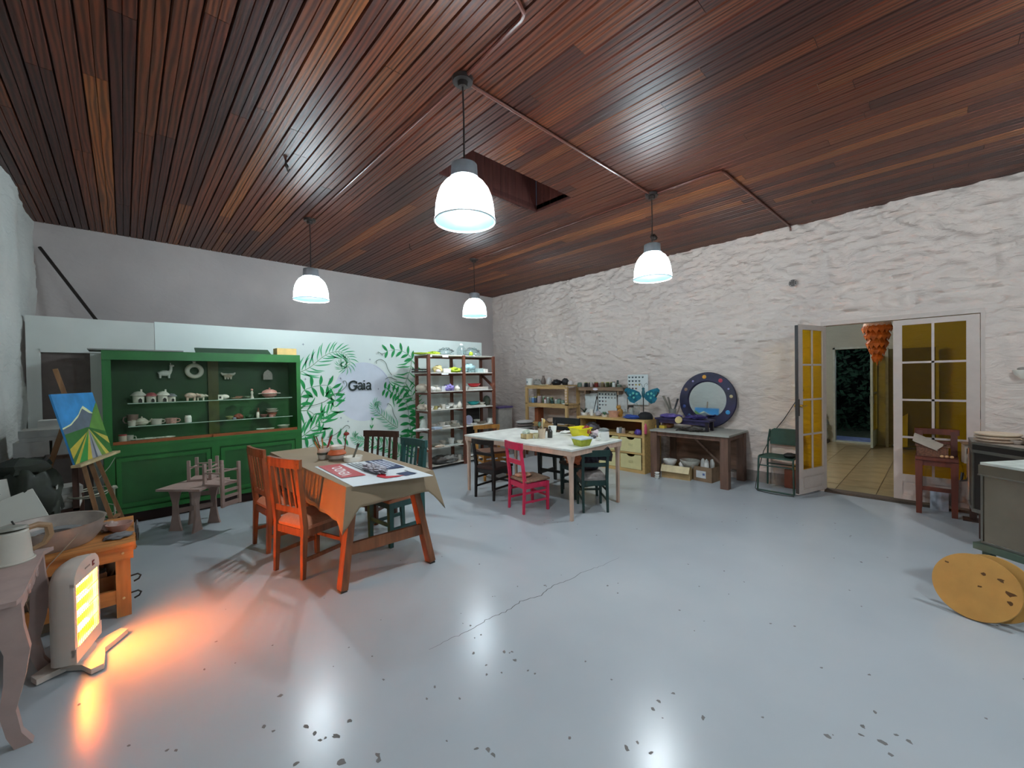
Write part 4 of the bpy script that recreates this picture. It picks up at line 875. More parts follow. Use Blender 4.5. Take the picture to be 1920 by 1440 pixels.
pot(q, .085, .045, CER, 'wide low cream pot on the cloth table, right of the two-tone pot', taper=.95)
t = thing('spatula', 'thin grey spatula standing in the low cream pot', 'tool', (q[0], q[1], q[2] + .02)); MB().beam((q[0], q[1], q[2] + .02), (q[0] + .035, q[1] - .02, q[2] + .13), .018, .005).build('blade', mat('#5d5a50', .5), t); MB().beam((q[0] + .035, q[1] - .02, q[2] + .13), (q[0] + .045, q[1] - .026, q[2] + .16), .02, .012).build('grip', DKB, t)
q = TB(645, 850)
t = thing('paint_tool', 'green feathered tool with red tip behind the pots on the cloth table', 'tool', q); MB().tube([q, (q[0] + .03, q[1], q[2] + .2)], .005, 6).build('stick', mat('#7a2a1c', .5), t); MB().blob((q[0] + .03, q[1], q[2] + .2), .03, .01, .02).build('tip', mat('#8c2a20', .5), t)

# ------------------------------------------------------------------ white work table with pale wooden legs
PW_ = wood('#c7aa97', .6, 'z', .12); WT = mat('#dfe3dd', .45, var=.16, scale=7)
def tbl(px, py): q = at(px, py, 2, .755); return (q.x, q.y, .756)
t = thing('work_table', 'large table with stained white top and pale pinkish legs', 'table', (3.83, 3.55, 0))
MB().bb(3.33, 4.30, 2.62, 4.45, .735, .755).build('tabletop', WT, t)
MB().bb(3.335, 4.295, 2.625, 2.655, .68, .735).bb(3.335, 4.295, 4.41, 4.445, .68, .735).bb(3.335, 3.365, 2.655, 4.41, .68, .735).bb(4.265, 4.295, 2.655, 4.41, .68, .735).build('apron', PW_, t)
for x, y in ((3.37, 2.66), (4.26, 2.66), (3.37, 4.41), (4.26, 4.41)):
    MB().beam((x, y, 0), (x, y, .60), .030, .030, up=(0, 1, 0), w2=.036, h2=.036).beam((x, y, .60), (x, y, .70), .036, .036, up=(0, 1, 0), w2=.08, h2=.06).build('leg', PW_, t)
BLK = wood('#1e1716', .45, 'z', .2); PNK = mat('#c2264f', .45, var=.15, scale=12); RUSH = mat('#8f7460', .85, var=.25, scale=40, bump=.5); DTEAL = wood('#12332f', .45, 'z', .2); HON = wood('#b07a33', .5, 'z')
chair('kids_chair', 'nearly black ladder-back chair with brown seat at the near left of the white table', (3.42, 3.96, 0), face(1, .12), .34, .34, .40, .75, .030, BLK, mat('#3b2420', .6), 'rails', 1, 'panel', rails=2, topr=.06)
pk = chair('kids_chair', 'bright pink ladder-back chair with rush seat in front of the white table', (3.365, 3.28, 0), face(1, -.20), .33, .34, .36, .79, .028, PNK, RUSH, 'rails', 1, 'rush', rails=2, topr=.08)
lump((3.33, 3.33, .375), .1, .09, .02, mat('#d9a68a', .8, var=.2, scale=30), 'folded peach cloth on the seat of the pink chair', 'folded_cloth', 'cloth', 41, .12)
chair('kids_chair', 'dark green ladder-back chair with grey cushion at the near right corner of the white table', (3.88, 2.765, 0), face(.67, .74), .30, .34, .38, .70, .029, DTEAL, mat('#8b8380', .85, var=.2, scale=30), 'rails', 1, 'cushion', rails=2, topr=.07)
chair('kids_chair', 'dark green chair half hidden under clothes, right side of the white table', (4.19, 3.19, 0), face(-.93, .30), .33, .34, .42, .74, .030, DTEAL, mat('#4a3a30', .8), 'rails', 1, 'panel', rails=1, topr=.06)
lump((4.10, 3.12, .435), .15, .15, .11, mat('#b07a5c', .85, var=.35, scale=14), 'peach and orange clothes heaped on the half-hidden dark green chair', 'clothes', 'clothes', 43, .3)
lump((3.94, 2.82, .43), .12, .09, .10, mat('#2a2a3a', .8, var=.3, scale=20), 'dark navy bag lying on the near right green chair', 'bag', 'bag', 44, .28)
t = thing('bag', 'black peaked cloth bag hanging on the back of the near right green chair', 'bag', (3.90, 2.55, .52))
MB().prism([(-.08, 0), (.06, -.02), (.075, .06), (.03, .14), (-.02, .10), (-.08, .06)], (3.87, 2.575, .59), Vector((.74, -.67, 0)), (0, 0, 1), .05).build('bag_body', mat('#1a1820', .85), t)
chair('kids_chair', 'black heavy chair on the far side of the white table, behind the pink chair', (4.42, 3.72, 0), face(-1, -.1), .42, .40, .50, .92, .044, mat('#121113', .5), mat('#1c1b1d', .5), 'rails', 2, 'panel', rails=1, topr=.09)
lump((4.40, 3.62, .506), .11, .1, .03, CERW, 'white folded paper lying on the black heavy chair', 'folded_paper', 'paper', 46, .2)
chair('kids_chair', 'honey-coloured wooden chair at the far left side of the white table', (4.05, 4.72, 0), face(-.35, -.95), .40, .38, .42, .78, .036, HON, mat('#6a4a3a', .8), 'rails', 1, 'panel', rails=2, topr=.06)
# things on the white table
q = tbl(988, 822); t = thing('wooden_box', 'small open wooden box with white flowers on the white table', 'box', q)
MB().box(0, -.045, 0, .12, .008, .06).box(0, .045, 0, .12, .008, .06).box(-.056, 0, 0, .008, .09, .06).box(.056, 0, 0, .008, .09, .06).box(0, 0, 0, .12, .09, .006).build('box_body', wood('#cbb383', .6), t, world=False)
for k in range(3): lump((q[0] + (k - 1) * .034, q[1] + .01 * k, q[2] + .05), .03, .03, .03, mat('#c6d3c4', .7, var=.2), ('left', 'middle', 'right')[k] + ' pale green succulent in the small wooden box', 'succulent', 'plant', 50 + k, .3)
q = tbl(1000, 822); bowl((q[0] + .02, q[1] - .03, q[2]), .04, .065, mat('#c9bf9a', .5), 'yellowish round pot beside the wooden box on the white table', 'pot', 'pot')
q = tbl(1016, 822); pot(q, .05, .12, mat('#cdb69f', .5), 'tall beige pot holding tools on the white table', 'tool_pot', taper=.8)
for k, (dx, dy, L, m_, nm) in enumerate(((-.02, .02, .12, mat('#1d2426', .5), 'round black-faced'), (.01, .0, .2, mat('#e8e0cc', .5), 'long white'), (.05, .01, .16, mat('#c6a86c', .5), 'slanting yellow'), (-.05, -.01, .11, mat('#4c6a58', .6), 'green leafy'))):
    b0 = Vector((q[0] + dx * .3, q[1] + dy * .3, q[2] + .03)); b1 = Vector((q[0] + dx, q[1] + dy, q[2] + .10 + L * .7))
    t = thing('modelling_tool', nm + ' modelling tool standing in the beige pot on the white table', 'tool', b0); MB().tube([b0, b1], .005, 6).build('tool_handle', m_, t); MB().blob(b1, .026 if k != 1 else .008, .012, .03 if k != 1 else .01, .05).build('tool_head', m_, t)
q = tbl(1026, 821); bottle((q[0] + .03, q[1] - .02, q[2]), .032, .14, mat('#2c2c2c', .3, var=.3, scale=40), DKB, 'dark spotted bottle right of the beige tool pot')
q = tbl(1036, 816); pot(q, .055, .12, CERW, 'tall white cup behind the dark bottle on the white table', 'cup', 'cup', taper=.8)
lump(tbl(1018, 811), .05, .04, .02, mat('#777a78', .5), 'grey lump between pots and yellow basin on the white table', 'clay_lump', 'clay', 55)
YEL = mat('#e8dc1a', .4, var=.06)
q = tbl(1088, 818); t = thing('plastic_basin', 'bright yellow plastic basin on the white table', 'basin', q)
MB().lathe([(.11, 0), (.15, .10), (.165, .105), (.165, .115), (.145, .11), (.10, .012), (.001, .01)], n=4, M=Matrix.Rotation(.55, 3, 'Z'), sx=1.15, sy=.95).build('basin_body', YEL, t, world=False, smooth=20)
lump((q[0] + .05, q[1] - .06, q[2] + .03), .06, .05, .055, mat('#9a3a3a', .6, var=.4, scale=30), 'dark red cloth in the yellow basin', 'cloth_bundle', 'cloth', 58, .3)
lump((q[0] + .16, q[1] - .14, q[2]), .09, .07, .04, mat('#d6c9d2', .6, var=.2, scale=25), 'crumpled white and pink paper right of the yellow basin', 'crumpled_paper', 'paper', 59, .3)
q = tbl(1091, 835); t = thing('food_tub', 'olive green plastic tub with flat white lid at the front of the white table', 'tub', q)
MB().lathe([(.085, 0), (.115, .075)], n=4, M=Matrix.Rotation(.6, 3, 'Z'), sx=1.2).build('tub_body', mat('#a9b12a', .35, var=.25, scale=20), t, world=False, smooth=20); MB().lathe([(.125, .075), (.125, .088)], n=4, M=Matrix.Rotation(.6, 3, 'Z'), sx=1.2).build('lid', mat('#cfe0ea', .35), t, world=False, smooth=20)
q = tbl(1132, 826); t = thing('white_jug', 'white lidded jug with grey lid at the right of the white table', 'jug', q)
MB().lathe([(.06, 0), (.066, .01), (.064, .10), (.05, .115)], n=20).build('jug_body', CERW, t, world=False); MB().lathe([(.062, .115), (.064, .13), (.04, .145), (.012, .15), (.001, .152)], n=20).build('lid', mat('#8f9696', .3, metal=.5), t, world=False); MB().tube([(-.06, 0, .1), (-.1, 0, .09), (-.1, 0, .04), (-.062, 0, .03)], .007, 6).build('handle', CERW, t, world=False)
for k, (px, py) in enumerate(((1113, 822), (1120, 817))): lump(tbl(px, py), .03, .03, .022, mat(('#4a4a55', '#a5566a')[k], .5), ('dark grey', 'rosy')[k] + ' small lump left of the white jug', 'clay_lump', 'clay', 60 + k)
lump(tbl(1060, 812), .08, .06, .018, CERW, 'white crumpled paper behind the tool pots on the white table', 'crumpled_paper', 'paper', 63, .25)
bowl(tbl(1100, 812), .07, .07, glass('clear_bowl', (.9, .92, .95), .75, .1), 'clear plastic bowl behind the yellow basin', foot=.5)

# ------------------------------------------------------------------ pine shelf, wall shelf, charts on the right wall
PINE = wood('#bd9a68', .5, 'z', .2); PINX = wood('#bd9a68', .5, 'y', .2); PX0, PX1, PY0, PY1 = 5.97, 6.36, 4.78, 5.88
t = thing('pine_shelf', 'open pine shelf with three boards against the right wall', 'shelf', ((PX0 + PX1) / 2, (PY0 + PY1) / 2, 0))
for x in (PX0 + .02, PX1 - .02):
    for y in (PY0 + .03, PY1 - .03): MB().bb(x - .02, x + .02, y - .03, y + .03, 0, 1.33).build('post', PINE, t)
for z in (.14, .60, .985, 1.345):
    mb = MB().bb(PX0, PX1, PY0, PY1, z, z + .02)
    if z < 1.3: mb.bb(PX0 + .002, PX0 + .02, PY0 + .06, PY1 - .06, z - .055, z)
    else: mb.bb(PX0 + .002, PX0 + .02, PY0 + .06, PY1 - .06, z - .05, z)
    mb.build('shelf_board', PINX, t)
for z in (.3, .93): MB().bb(PX0 + .04, PX1 - .04, PY0 + .01, PY0 + .035, z, z + .05).build('side_rail', PINE, t)
def PS(px, z, dx=0): X = 6.12 + dx; return (X, yb(px, X), z)
z = 1.366
t = thing('paint_bucket', 'white bucket with small dark mark at the left end of the pine shelf top', 'bucket', PS(993, z)); MB().lathe([(.065, 0), (.075, .13), (.078, .14), (.06, .14)], n=18).build('bucket_body', CERW, t, world=False); MB().box(-.073, .0, .05, .004, .03, .03).build('mark', mat('#707a80', .6), t, world=False)
lump(PS(1008, z), .08, .08, .07, PLA, 'clear plastic bag beside the white bucket on the pine shelf', 'plastic_bag', 'bag', 70, .3)
vase(PS(1019, z), .05, .19, mat('#7a6a62', .5, var=.2), 'brownish grey tall vase on the pine shelf top')
lump(PS(1030, z, -.02), .06, .06, .085, mat('#c9c3c1', .6), 'pale conical plaster piece on the pine shelf top', 'plaster_cone', 'plaster', 72, .15)
slab(PS(1020, z, -.12), .12, .14, .012, mat('#d9d4ae', .6), 'thin cream tile at the front edge of the pine shelf top', 'ceramic_tile', 'tile')
lump(PS(1044, z, -.05), .09, .1, .06, mat('#17171c', .5), 'black crumpled bag on the pine shelf top', 'plastic_bag', 'bag', 74, .2)
lump(PS(1060, z, .04), .07, .07, .075, mat('#1f2024', .5, var=.3), 'black round bundle right of the crumpled bag on the pine shelf', 'cloth_bundle', 'cloth', 76, .12)
lump(PS(1070, z), .05, .06, .045, mat('#d8ccc8', .7), 'pinkish white lump at the right end of the pine shelf top', 'plaster_lump', 'plaster', 78, .15)
z = 1.006
for k, (px, dx, h_, r_, cb, cl, nm) in enumerate(((994, 0, .12, .03, '#cdd5dc', '#e3e39a', 'white jar with yellow lid'), (999, -.04, .11, .032, '#5c86b8', '#d8dfe0', 'blue jar'), (1004, .02, .12, .03, '#4d5a6e', '#dccf6a', 'slate jar with yellow lid'),
        (1011, -.03, .14, .045, '#a89a9c', '#c9b9ba', 'large mauve jar'), (1019, .03, .13, .03, '#57694f', '#b9c1b0', 'olive jar'), (1022, -.06, .09, .024, '#d6cfd0', '#a8344a', 'small white jar with red mark'), (1027, .0, .12, .032, '#8a938a', '#dde0d4', 'grey jar'),
        (1034, .03, .12, .036, '#3a4a3a', '#8d8a52', 'dark green jar'), (1035, -.06, .07, .036, '#243c38', '#5d7d70', 'low dark teal tub'), (1042, -.02, .08, .028, '#a9b7b2', '#e8e0e0', 'pale jar with white lid'), (1048, .02, .09, .04, '#7f9a90', '#5c766c', 'sea green tub'), (1055, -.03, .07, .035, '#8fa89c', '#7a9186', 'pale green tub'))):
    p = PS(px, z, dx); jar(p, r_, h_, mat(cb, .35), mat(cl, .4), nm + ' in the row of paint jars on the pine shelf', 'paint_jar', 'jar', 'paint jars on the pine shelf')
slab(PS(1060, z, -.08), .06, .1, .015, CERW, 'flat white dish at the right of the paint jars', 'dish', 'dish')
z = .621
lump(PS(1040, z), .14, .17, .06, mat('#b29a86', .8), 'beige cloth heap on the middle board of the pine shelf', 'cloth_bundle', 'cloth', 80, .15)
slab(PS(1048, z, -.12), .1, .3, .018, mat('#cbbdb0', .7), 'thin pale board in front of the beige cloth heap', 'board', 'board')
slab(PS(1010, z, .05), .16, .10, .28, mat('#8a4a2c', .7), 'upright reddish brown folder at the left of the pine shelf', 'folder', 'folder')
# side hooks with heart tags
t = thing('heart_garland', 'string of small pale hearts hanging on the pine shelf post', 'garland', (PX0 - .02, PY0 + .03, 1.1))
mb = MB()
for k in range(5): mb.prism([(0, -.03), (.022, 0), (.012, .018), (0, .008), (-.012, .018), (-.022, 0)], (PX0 - .006, PY0 + .03, 1.28 - k * .055), (0, -1, 0), (0, 0, 1), -.006)
mb.build('hearts', mat('#e3c9bc', .7), t); MB().tube([(PX0 - .006, PY0 + .03, 1.33), (PX0 - .006, PY0 + .03, 1.03)], .002, 5).build('string', mat('#b98d52'), t)
# wall shelf
t = thing('wall_shelf', 'narrow brown wall shelf carrying a row of glaze jars', 'shelf', (6.36, 4.24, 1.28))
MB().bb(6.25, 6.44, 3.78, 4.74, 1.305, 1.325).build('shelf_board', wood('#7d6350', .6, 'y'), t); MB().bb(6.25, 6.265, 3.78, 4.74, 1.262, 1.305).build('front_lip', wood('#8d735c', .6, 'y', .4), t)
for y in (3.9, 4.6): MB().bb(6.28, 6.44, y - .012, y + .012, 1.19, 1.305).build('bracket', wood('#7d6350'), t)
MB().prism([(.055 * math.cos(a * PI / 8), .022 * math.sin(a * PI / 8)) for a in range(16)], (6.249, yb(1116, 6.25), 1.288), (0, -1, 0), (0, 0, 1), -.004).build('oval_label', mat('#dcd3e4', .5), t)
for k, (px, r_, h_, cb, cl, nm) in enumerate(((1088, .045, .085, '#7a8a7c', '#6b776c', 'grey green round jar'), (1095, .02, .05, '#c9cec8', '#d8dcd8', 'tiny pale jar'), (1100, .035, .09, '#23282a', '#b7b37a', 'black jar left of the oval label'), (1105, .03, .09, '#2a2a26', '#c2b97a', 'second black jar'), (1110, .03, .09, '#b7aaa8', '#d0cfc0', 'pale mauve jar'),
        (1116, .032, .092, '#6a1f1c', '#8f9a6a', 'dark red jar'), (1120, .03, .09, '#7a2620', '#b8a05a', 'brick red jar'), (1126, .03, .09, '#8f8478', '#c9b9b0', 'taupe jar'), (1131, .03, .092, '#7c6a50', '#bcae6a', 'ochre brown jar'), (1136, .028, .09, '#96907a', '#d8cf9a', 'beige jar'),
        (1141, .03, .09, '#3a4228', '#a8a35a', 'olive jar'), (1146, .03, .09, '#2c3a24', '#b3ae62', 'dark olive jar'), (1152, .03, .095, '#dfe0da', '#4a5048', 'white bottle-like jar'), (1157, .02, .12, '#2a3a30', '#2c3a34', 'slim dark bottle'), (1162, .04, .05, '#5c6a5c', '#e0ddd6', 'low grey green jar'), (1169, .03, .04, '#8a7a6c', '#9a8a7a', 'low brown jar'))):
    jar((6.34 + (.02 if k % 2 else -.02), yb(px, 6.34), 1.326), r_, h_, mat(cb, .3), mat(cl, .4), nm + ' on the narrow wall shelf', 'glaze_jar', 'jar', 'glaze jars on the wall shelf')
# glaze test charts
def chart(y0, y1, z0, z1, rows, cols, cells, label, lean=.0, x=6.40):
    t = thing('glaze_chart', label, 'chart', (x, (y0 + y1) / 2, z0)); MB().bb(x, x + .01, y1, y0, z0, z1).build('board', mat('#dfe5e4', .5, var=.02), t)
    W = y0 - y1; st_ = W / cols
    for r_, row in enumerate(cells):
        for c_, cc in enumerate(row):
            y = y0 - st_ * (c_ + .5); z = z1 - .045 - r_ * st_ * 1.02; s = st_ * .33
            MB().prism([(0, -s), (s, 0), (s * .6, s * .8), (0, s * .35), (-s * .6, s * .8), (-s, 0)], (x - .001, y, z), (0, -1, 0), (0, 0, 1), -.003).build('heart_tile', mat(cc, .3, var=.05), t)
K = ['#20303c', '#1a2530', '#34434c', '#52605f', '#3f4446', '#6b5f5a', '#6f4a44', '#b5a04a', '#4d4f58', '#4a3d4a', '#6a747c', '#8b8d88', '#5a5058', '#a89c96']
chart(3.77, 3.39, 1.02, 1.54, 5, 6, [(K[3], K[0], K[2], K[3], K[3]), (K[1], K[1], K[8], K[3]), (K[5], K[9], K[7], K[7]), (K[5], K[9], K[6]), (K[12], K[11])], 'white board with rows of heart-shaped glaze samples, higher one behind the butterfly')
chart(4.39, 4.00, .84, 1.24, 5, 6, [(K[0], K[2], K[0], K[8], K[3], K[10]), (K[8], K[8], K[1], K[10], K[11], K[11]), (K[0], K[9], K[13]), (K[12], K[10], K[11]), (K[1],)], 'white board with rows of heart-shaped glaze samples, lower one above the drawer unit')
tag(MB().bb(6.415, 6.42, 4.42, 4.70, .84, 1.2).build('paper_sheet', mat('#d9dfdf', .7)), 'plain white sheet on the wall left of the lower glaze chart', 'paper'); tag(MB().bb(6.415, 6.42, 3.80, 3.98, .88, 1.2).build('paper_sheet', mat('#d6d6d6', .7)), 'plain white sheet on the wall right of the lower glaze chart', 'paper')

# ------------------------------------------------------------------ pine cubby with drawers
CX0, CX1, CY0, CY1 = 5.76, 6.30, 3.12, 4.40; PN = wood('#c9a76c', .5, 'y', .2)
t = thing('drawer_unit', 'pine cupboard with open bay above cream drawers', 'cupboard', ((CX0 + CX1) / 2, (CY0 + CY1) / 2, 0))
MB().bb(CX0, CX1, CY0, CY1, .80, .83).build('top_board', PN, t)
for y in (CY0, CY1 - .04): MB().bb(CX0, CX1, y, y + .04, 0, .80).build('side_panel', PN, t)
MB().bb(CX1 - .02, CX1, CY0 + .04, CY1 - .04, .02, .80).build('back_panel', mat('#6b4426', .7), t)
MB().bb(CX0, CX1 - .02, CY0 + .04, CY1 - .04, .555, .58).build('middle_board', PN, t); MB().bb(CX0, CX1 - .02, CY0 + .04, CY1 - .04, .0, .05).build('bottom_board', PN, t)
CRM = mat('#d9cf98', .55, var=.04)
ys = [CY0 + .04 + (CY1 - CY0 - .08) * k / 3 for k in range(4)]
for k in (1, 2): MB().bb(CX0, CX1 - .02, ys[k] - .015, ys[k] + .015, .05, .555).build('divider', PN, t)
MB().bb(CX0 + .005, CX1 - .02, CY0 + .04, CY1 - .04, .29, .315).build('middle_rail', PN, t)
for k in range(3):
    for z in (.055, .32):
        a, b = ys[k] + .02, ys[k + 1] - .02; dz = .225; d = MB(); c_ = (a + b) / 2
        poly = [(a - c_, 0), (b - c_, 0), (b - c_, dz)] + [(.07 * math.cos(q_ * PI / 6), dz - .035 * math.sin(q_ * PI / 6)) for q_ in range(7)] + [(a - c_, dz)]
        dd = MB().prism([(-u, v) for u, v in poly], (CX0 + .012, c_, z), (0, -1, 0), (0, 0, 1), .012).build('drawer', CRM, t)
        MB().bb(CX0 - .006, CX0 - .0, c_ - .035, c_ + .035, z + .095, z + .13).build('label_holder', mat('#c9bf8c', .4), dd)
def CB(px, z, dx=0): X = 5.98 + dx; return (X, yb(px, X), z)
z = .831
def aloe(p, r, h, m, mp_, label):
    t = thing('potted_plant', label, 'plant', p); MB().lathe([(r * .8, 0), (r, h * .35), (r * .9, h * .35), (.001, h * .3)], n=14).build('pot', mp_, t, world=False)
    mb = MB()
    for k in range(9): a = k * 2.4; L = h * R.uniform(.5, .9); mb.tube([(0, 0, h * .3), (math.cos(a) * L * .4, math.sin(a) * L * .4, h * .3 + L * .6), (math.cos(a) * L * .75, math.sin(a) * L * .75, h * .3 + L * .85)], [.008, .007, .001], 5)
    mb.build('leaves', m, t, world=False)
aloe(CB(1095, z), .06, .14, mat('#223326', .6), CERW, 'spiky dark plant in a low white dish on the drawer unit')
cup(CB(1109, z), .035, .11, CERW, 'tall white mug on the drawer unit beside the spiky plant', 'mug', 'mug', rz=PI/2)
p = CB(1111, z); t = thing('paint_brush', 'dark brush leaning out of the white mug on the drawer unit', 'brush', (p[0], p[1], p[2] + .02)); MB().tube([(p[0], p[1], p[2] + .02), (p[0], p[1] - .08, p[2] + .30)], [.004, .008], 6).build('brush_handle', DKB, t); MB().blob((p[0], p[1] - .085, p[2] + .315), .012, .012, .028).build('bristles', mat('#3a322c', .8), t)
lump(CB(1121, z), .05, .05, .05, mat('#b7b2b8', .5, var=.3, scale=30), 'pale glass trinket behind the mug on the drawer unit', 'trinket', 'ornament', 85, .2)
t = thing('glass_bottle', 'slim clear blue bottle on the drawer unit', 'bottle', CB(1119, z, .1)); MB().lathe([(.02, 0), (.022, .08), (.008, .12), (.008, .17)], n=10).build('bottle_body', mat('#7590a0', .2), t, world=False)
aloe(CB(1133, z, -.05), .05, .09, mat('#4e7a58', .6), CER, 'small green succulent in a cream dish at the front of the drawer unit')
bowl(CB(1150, z), .095, .10, mat('#d09a80', .5), 'pinkish terracotta bowl on the drawer unit', foot=.8)
t = thing('ceramic_cat', 'ochre ceramic animal figure behind the terracotta bowl', 'ornament', CB(1162, z, .08)); MB().blob((0, 0, .07), .05, .05, .075, .06).build('body', mat('#a87830', .45), t, world=False); MB().blob((-.01, .02, .16), .04, .04, .035, .05).build('head', mat('#b58638', .45), t, world=False)
for s in (-1, 1): MB().lathe([(.012, .185), (.001, .21)], (-.01, .02 + s * .022, 0), n=6).build('ear', mat('#a87830', .45), t, world=False)
bottle(CB(1172, z, .02), .035, .14, PLA, mat('#9aa0a8', .4), 'clear bottle right of the ochre animal figure')
t = thing('plant_mister', 'grey spray bottle with black nozzle on the drawer unit', 'bottle', CB(1184, z, .05)); MB().lathe([(.04, 0), (.042, .10), (.015, .15), (.015, .17)], n=14).build('bottle_body', mat('#8c9088', .4, var=.2), t, world=False); MB().box(0, .02, .17, .025, .09, .035).beam((0, .05, .18), (0, .07, .14), .01, .015).build('spray_head', DKB, t, world=False)
t = thing('plastic_sheet', 'clear crumpled plastic sheet behind the butterfly stand', 'plastic', CB(1192, z, .15)); MB().blob((0, 0, .1), .05, .06, .13, .25, 3, seed=9).build('sheet', PLA, t, world=False)
lump(CB(1183, z, -.1), .07, .14, .035, mat('#2a4a9a', .6, var=.2), 'blue crumpled cloth on the front of the drawer unit', 'cloth_bundle', 'cloth', 90, .25)
t = thing('felt_hat', 'black rounded felt hat holding the butterfly stand on the drawer unit', 'hat', (5.98, 3.22, z)); MB().lathe([(.115, 0), (.118, .03), (.105, .07), (.07, .10), (.001, .115)], n=22).build('crown', mat('#131316', .85), t, world=False)
lump((5.775, 3.105, .62), .025, .02, .09, mat('#c04a68', .7), 'pink cloth strip hanging at the right edge of the drawer unit', 'cloth_strip', 'cloth', 91, .2)
# butterfly
BX, BY = 6.05, yb(1206, 6.05); t = thing('butterfly_ornament', 'teal metal butterfly ornament on a thin black rod', 'ornament', (BX, BY, .94))
WG = mat('#1f6f86', .3, metal=.3, var=.5, scale=18)
MB().tube([(BX, BY, .935), (BX, BY, 1.17)], .008, 8).build('rod', DKB, t); MB().blob((BX, BY, 1.23), .024, .028, .075, .05).blob((BX, BY, 1.305), .02, .024, .022).build('body', mat('#1d5560', .4), t)
for s in (-1, 1):
    up = [(0.02, -.01), (.06, .06), (.15, .10), (.27, .13), (.31, .10), (.30, .05), (.245, -.005), (.26, -.04), (.22, -.10), (.15, -.125), (.10, -.09), (.04, -.05)]
    MB().prism([(s * u, v) for u, v in (up if s > 0 else up[::-1])], (BX - .01, BY, 1.195), Vector((-.15 * s, -1, 0)).normalized(), (0, 0, 1), .004).build('wing', WG, t)
    MB().prism([(s * u, v) for u, v in ([(.23, -.01), (.27, .04), (.27, .075), (.30, .05), (.25, -.02)] if s > 0 else [(.23, -.01), (.27, .04), (.27, .075), (.30, .05), (.25, -.02)][::-1])], (BX - .016, BY, 1.195), Vector((-.15 * s, -1, 0)).normalized(), (0, 0, 1), .003).build('wing_edge', DKB, t)
    for (u, v, r_) in ((.10, .03, .018), (.16, .04, .02), (.15, -.03, .018), (.21, .01, .014)):
        MB().prism([(r_ * math.cos(a * PI / 5), r_ * math.sin(a * PI / 5)) for a in range(10)], Vector((BX - .017, BY, 1.195 + v)) + Vector((-.15 * s, -1, 0)).normalized() * (s * u), Vector((-.15 * s, -1, 0)).normalized(), (0, 0, 1), .003).build('wing_spot', mat('#6fc0b4', .3), t)
    MB().tube([(BX, BY - s * .005, 1.32), (BX, BY - s * .03, 1.38), (BX, BY - s * .06, 1.40), (BX, BY - s * .075, 1.38), (BX, BY - s * .06, 1.365)], .003, 5).build('antenna', DKB, t)
# things in the open bay
z = .581
lump(CB(1110, z, -.05), .09, .12, .08, mat('#6e6a74', .6, var=.3), 'grey bundle in the open bay of the drawer unit', 'cloth_bundle', 'cloth', 93, .25)
for k, (px, cb, r_, h_, nm) in enumerate(((1158, '#d5d5dc', .028, .09, 'white small bottle'), (1163, '#6f7a82', .025, .10, 'grey bottle'), (1168, '#a8958c', .03, .085, 'mauve brown jar'))): jar(CB(px, z, -.08), r_, h_, mat(cb, .4), CERG if k else CERW, nm + ' in the open bay of the drawer unit')
lump(CB(1185, z, -.05), .06, .07, .03, mat('#a08a58', .7), 'ochre lump in the open bay of the drawer unit', 'clay_lump', 'clay', 95)
lump(CB(1196, z, -.1), .05, .06, .05, mat('#55419a', .6, var=.2), 'purple bag at the right of the open bay of the drawer unit', 'bag', 'bag', 96, .2)

# ------------------------------------------------------------------ work bench with round mirror
WB = wood('#664b3e', .65, 'z', .3); GT = mat('#9a9a93', .6, var=.1, scale=4)
t = thing('work_bench', 'heavy dark wooden bench with grey top under the round mirror', 'bench', (6.04, 2.40, 0))
MB().bb(5.66, 6.42, 1.88, 2.98, .69, .715).build('bench_top', GT, t)
for x, y in ((5.73, 2.93), (5.73, 1.95), (6.36, 2.93), (6.36, 1.95)): MB().bb(x - .05, x + .05, y - .05, y + .05, 0, .69).build('leg', WB, t)
MB().bb(5.69, 5.72, 2.0, 2.88, .63, .69).bb(5.78, 6.31, 1.91, 1.94, .63, .69).bb(5.78, 6.31, 2.94, 2.97, .63, .69).build('apron', WB, t)
MB().bb(6.32, 6.345, 2.0, 2.88, .15, .69).build('back_panel', wood('#7a5a48', .7, 'y'), t); MB().beam((6.30, 2.7, .66), (6.30, 2.2, .2), .012, .03).build('brace', wood('#a08070'), t)
# small purple-black bench on top
DP = mat('#2a2348', .5, var=.35, scale=16); t = thing('small_bench', 'low dark purple painted bench standing on the grey work bench', 'stand', (6.0, 2.58, .716))
MB().bb(5.86, 6.10, 2.20, 3.0, .85, .875).build('bench_top', DP, t)
for x, y in ((5.89, 2.96), (5.89, 2.24), (6.07, 2.96), (6.07, 2.24)): MB().bb(x - .02, x + .02, y - .02, y + .02, .716, .85).build('leg', mat('#16121f', .5), t)
MB().bb(5.88, 5.90, 2.26, 2.94, .80, .85).build('apron', DP, t)
lump((5.97, 2.80, .877), .09, .16, .035, mat('#5a4a8c', .6, var=.35, scale=20), 'purple patterned cloth on the left of the small dark bench', 'cloth_bundle', 'cloth', 100, .2)
lump((5.99, 2.42, .877), .08, .13, .03, mat('#3b3170', .6, var=.35, scale=20), 'deep violet ribbon heap on the right of the small dark bench', 'ribbon_bundle', 'ribbon', 102, .4, 5)
tag(MB().lathe([(.05, 0), (.055, .012), (.05, .02)], (5.85, 2.62, .86), n=20, M=Matrix.Rotation(-PI/2 + .3, 3, 'Y')).build('gold_disc', mat('#c8b27a', .5, var=.2)), 'pale gold disc leaning on the front edge of the small dark bench', 'disc')
lump((5.83, 2.44, .717), .07, .16, .025, mat('#3a342f', .6), 'dark driftwood branch piece under the small dark bench', 'branch', 'branch', 104, .4, 5)
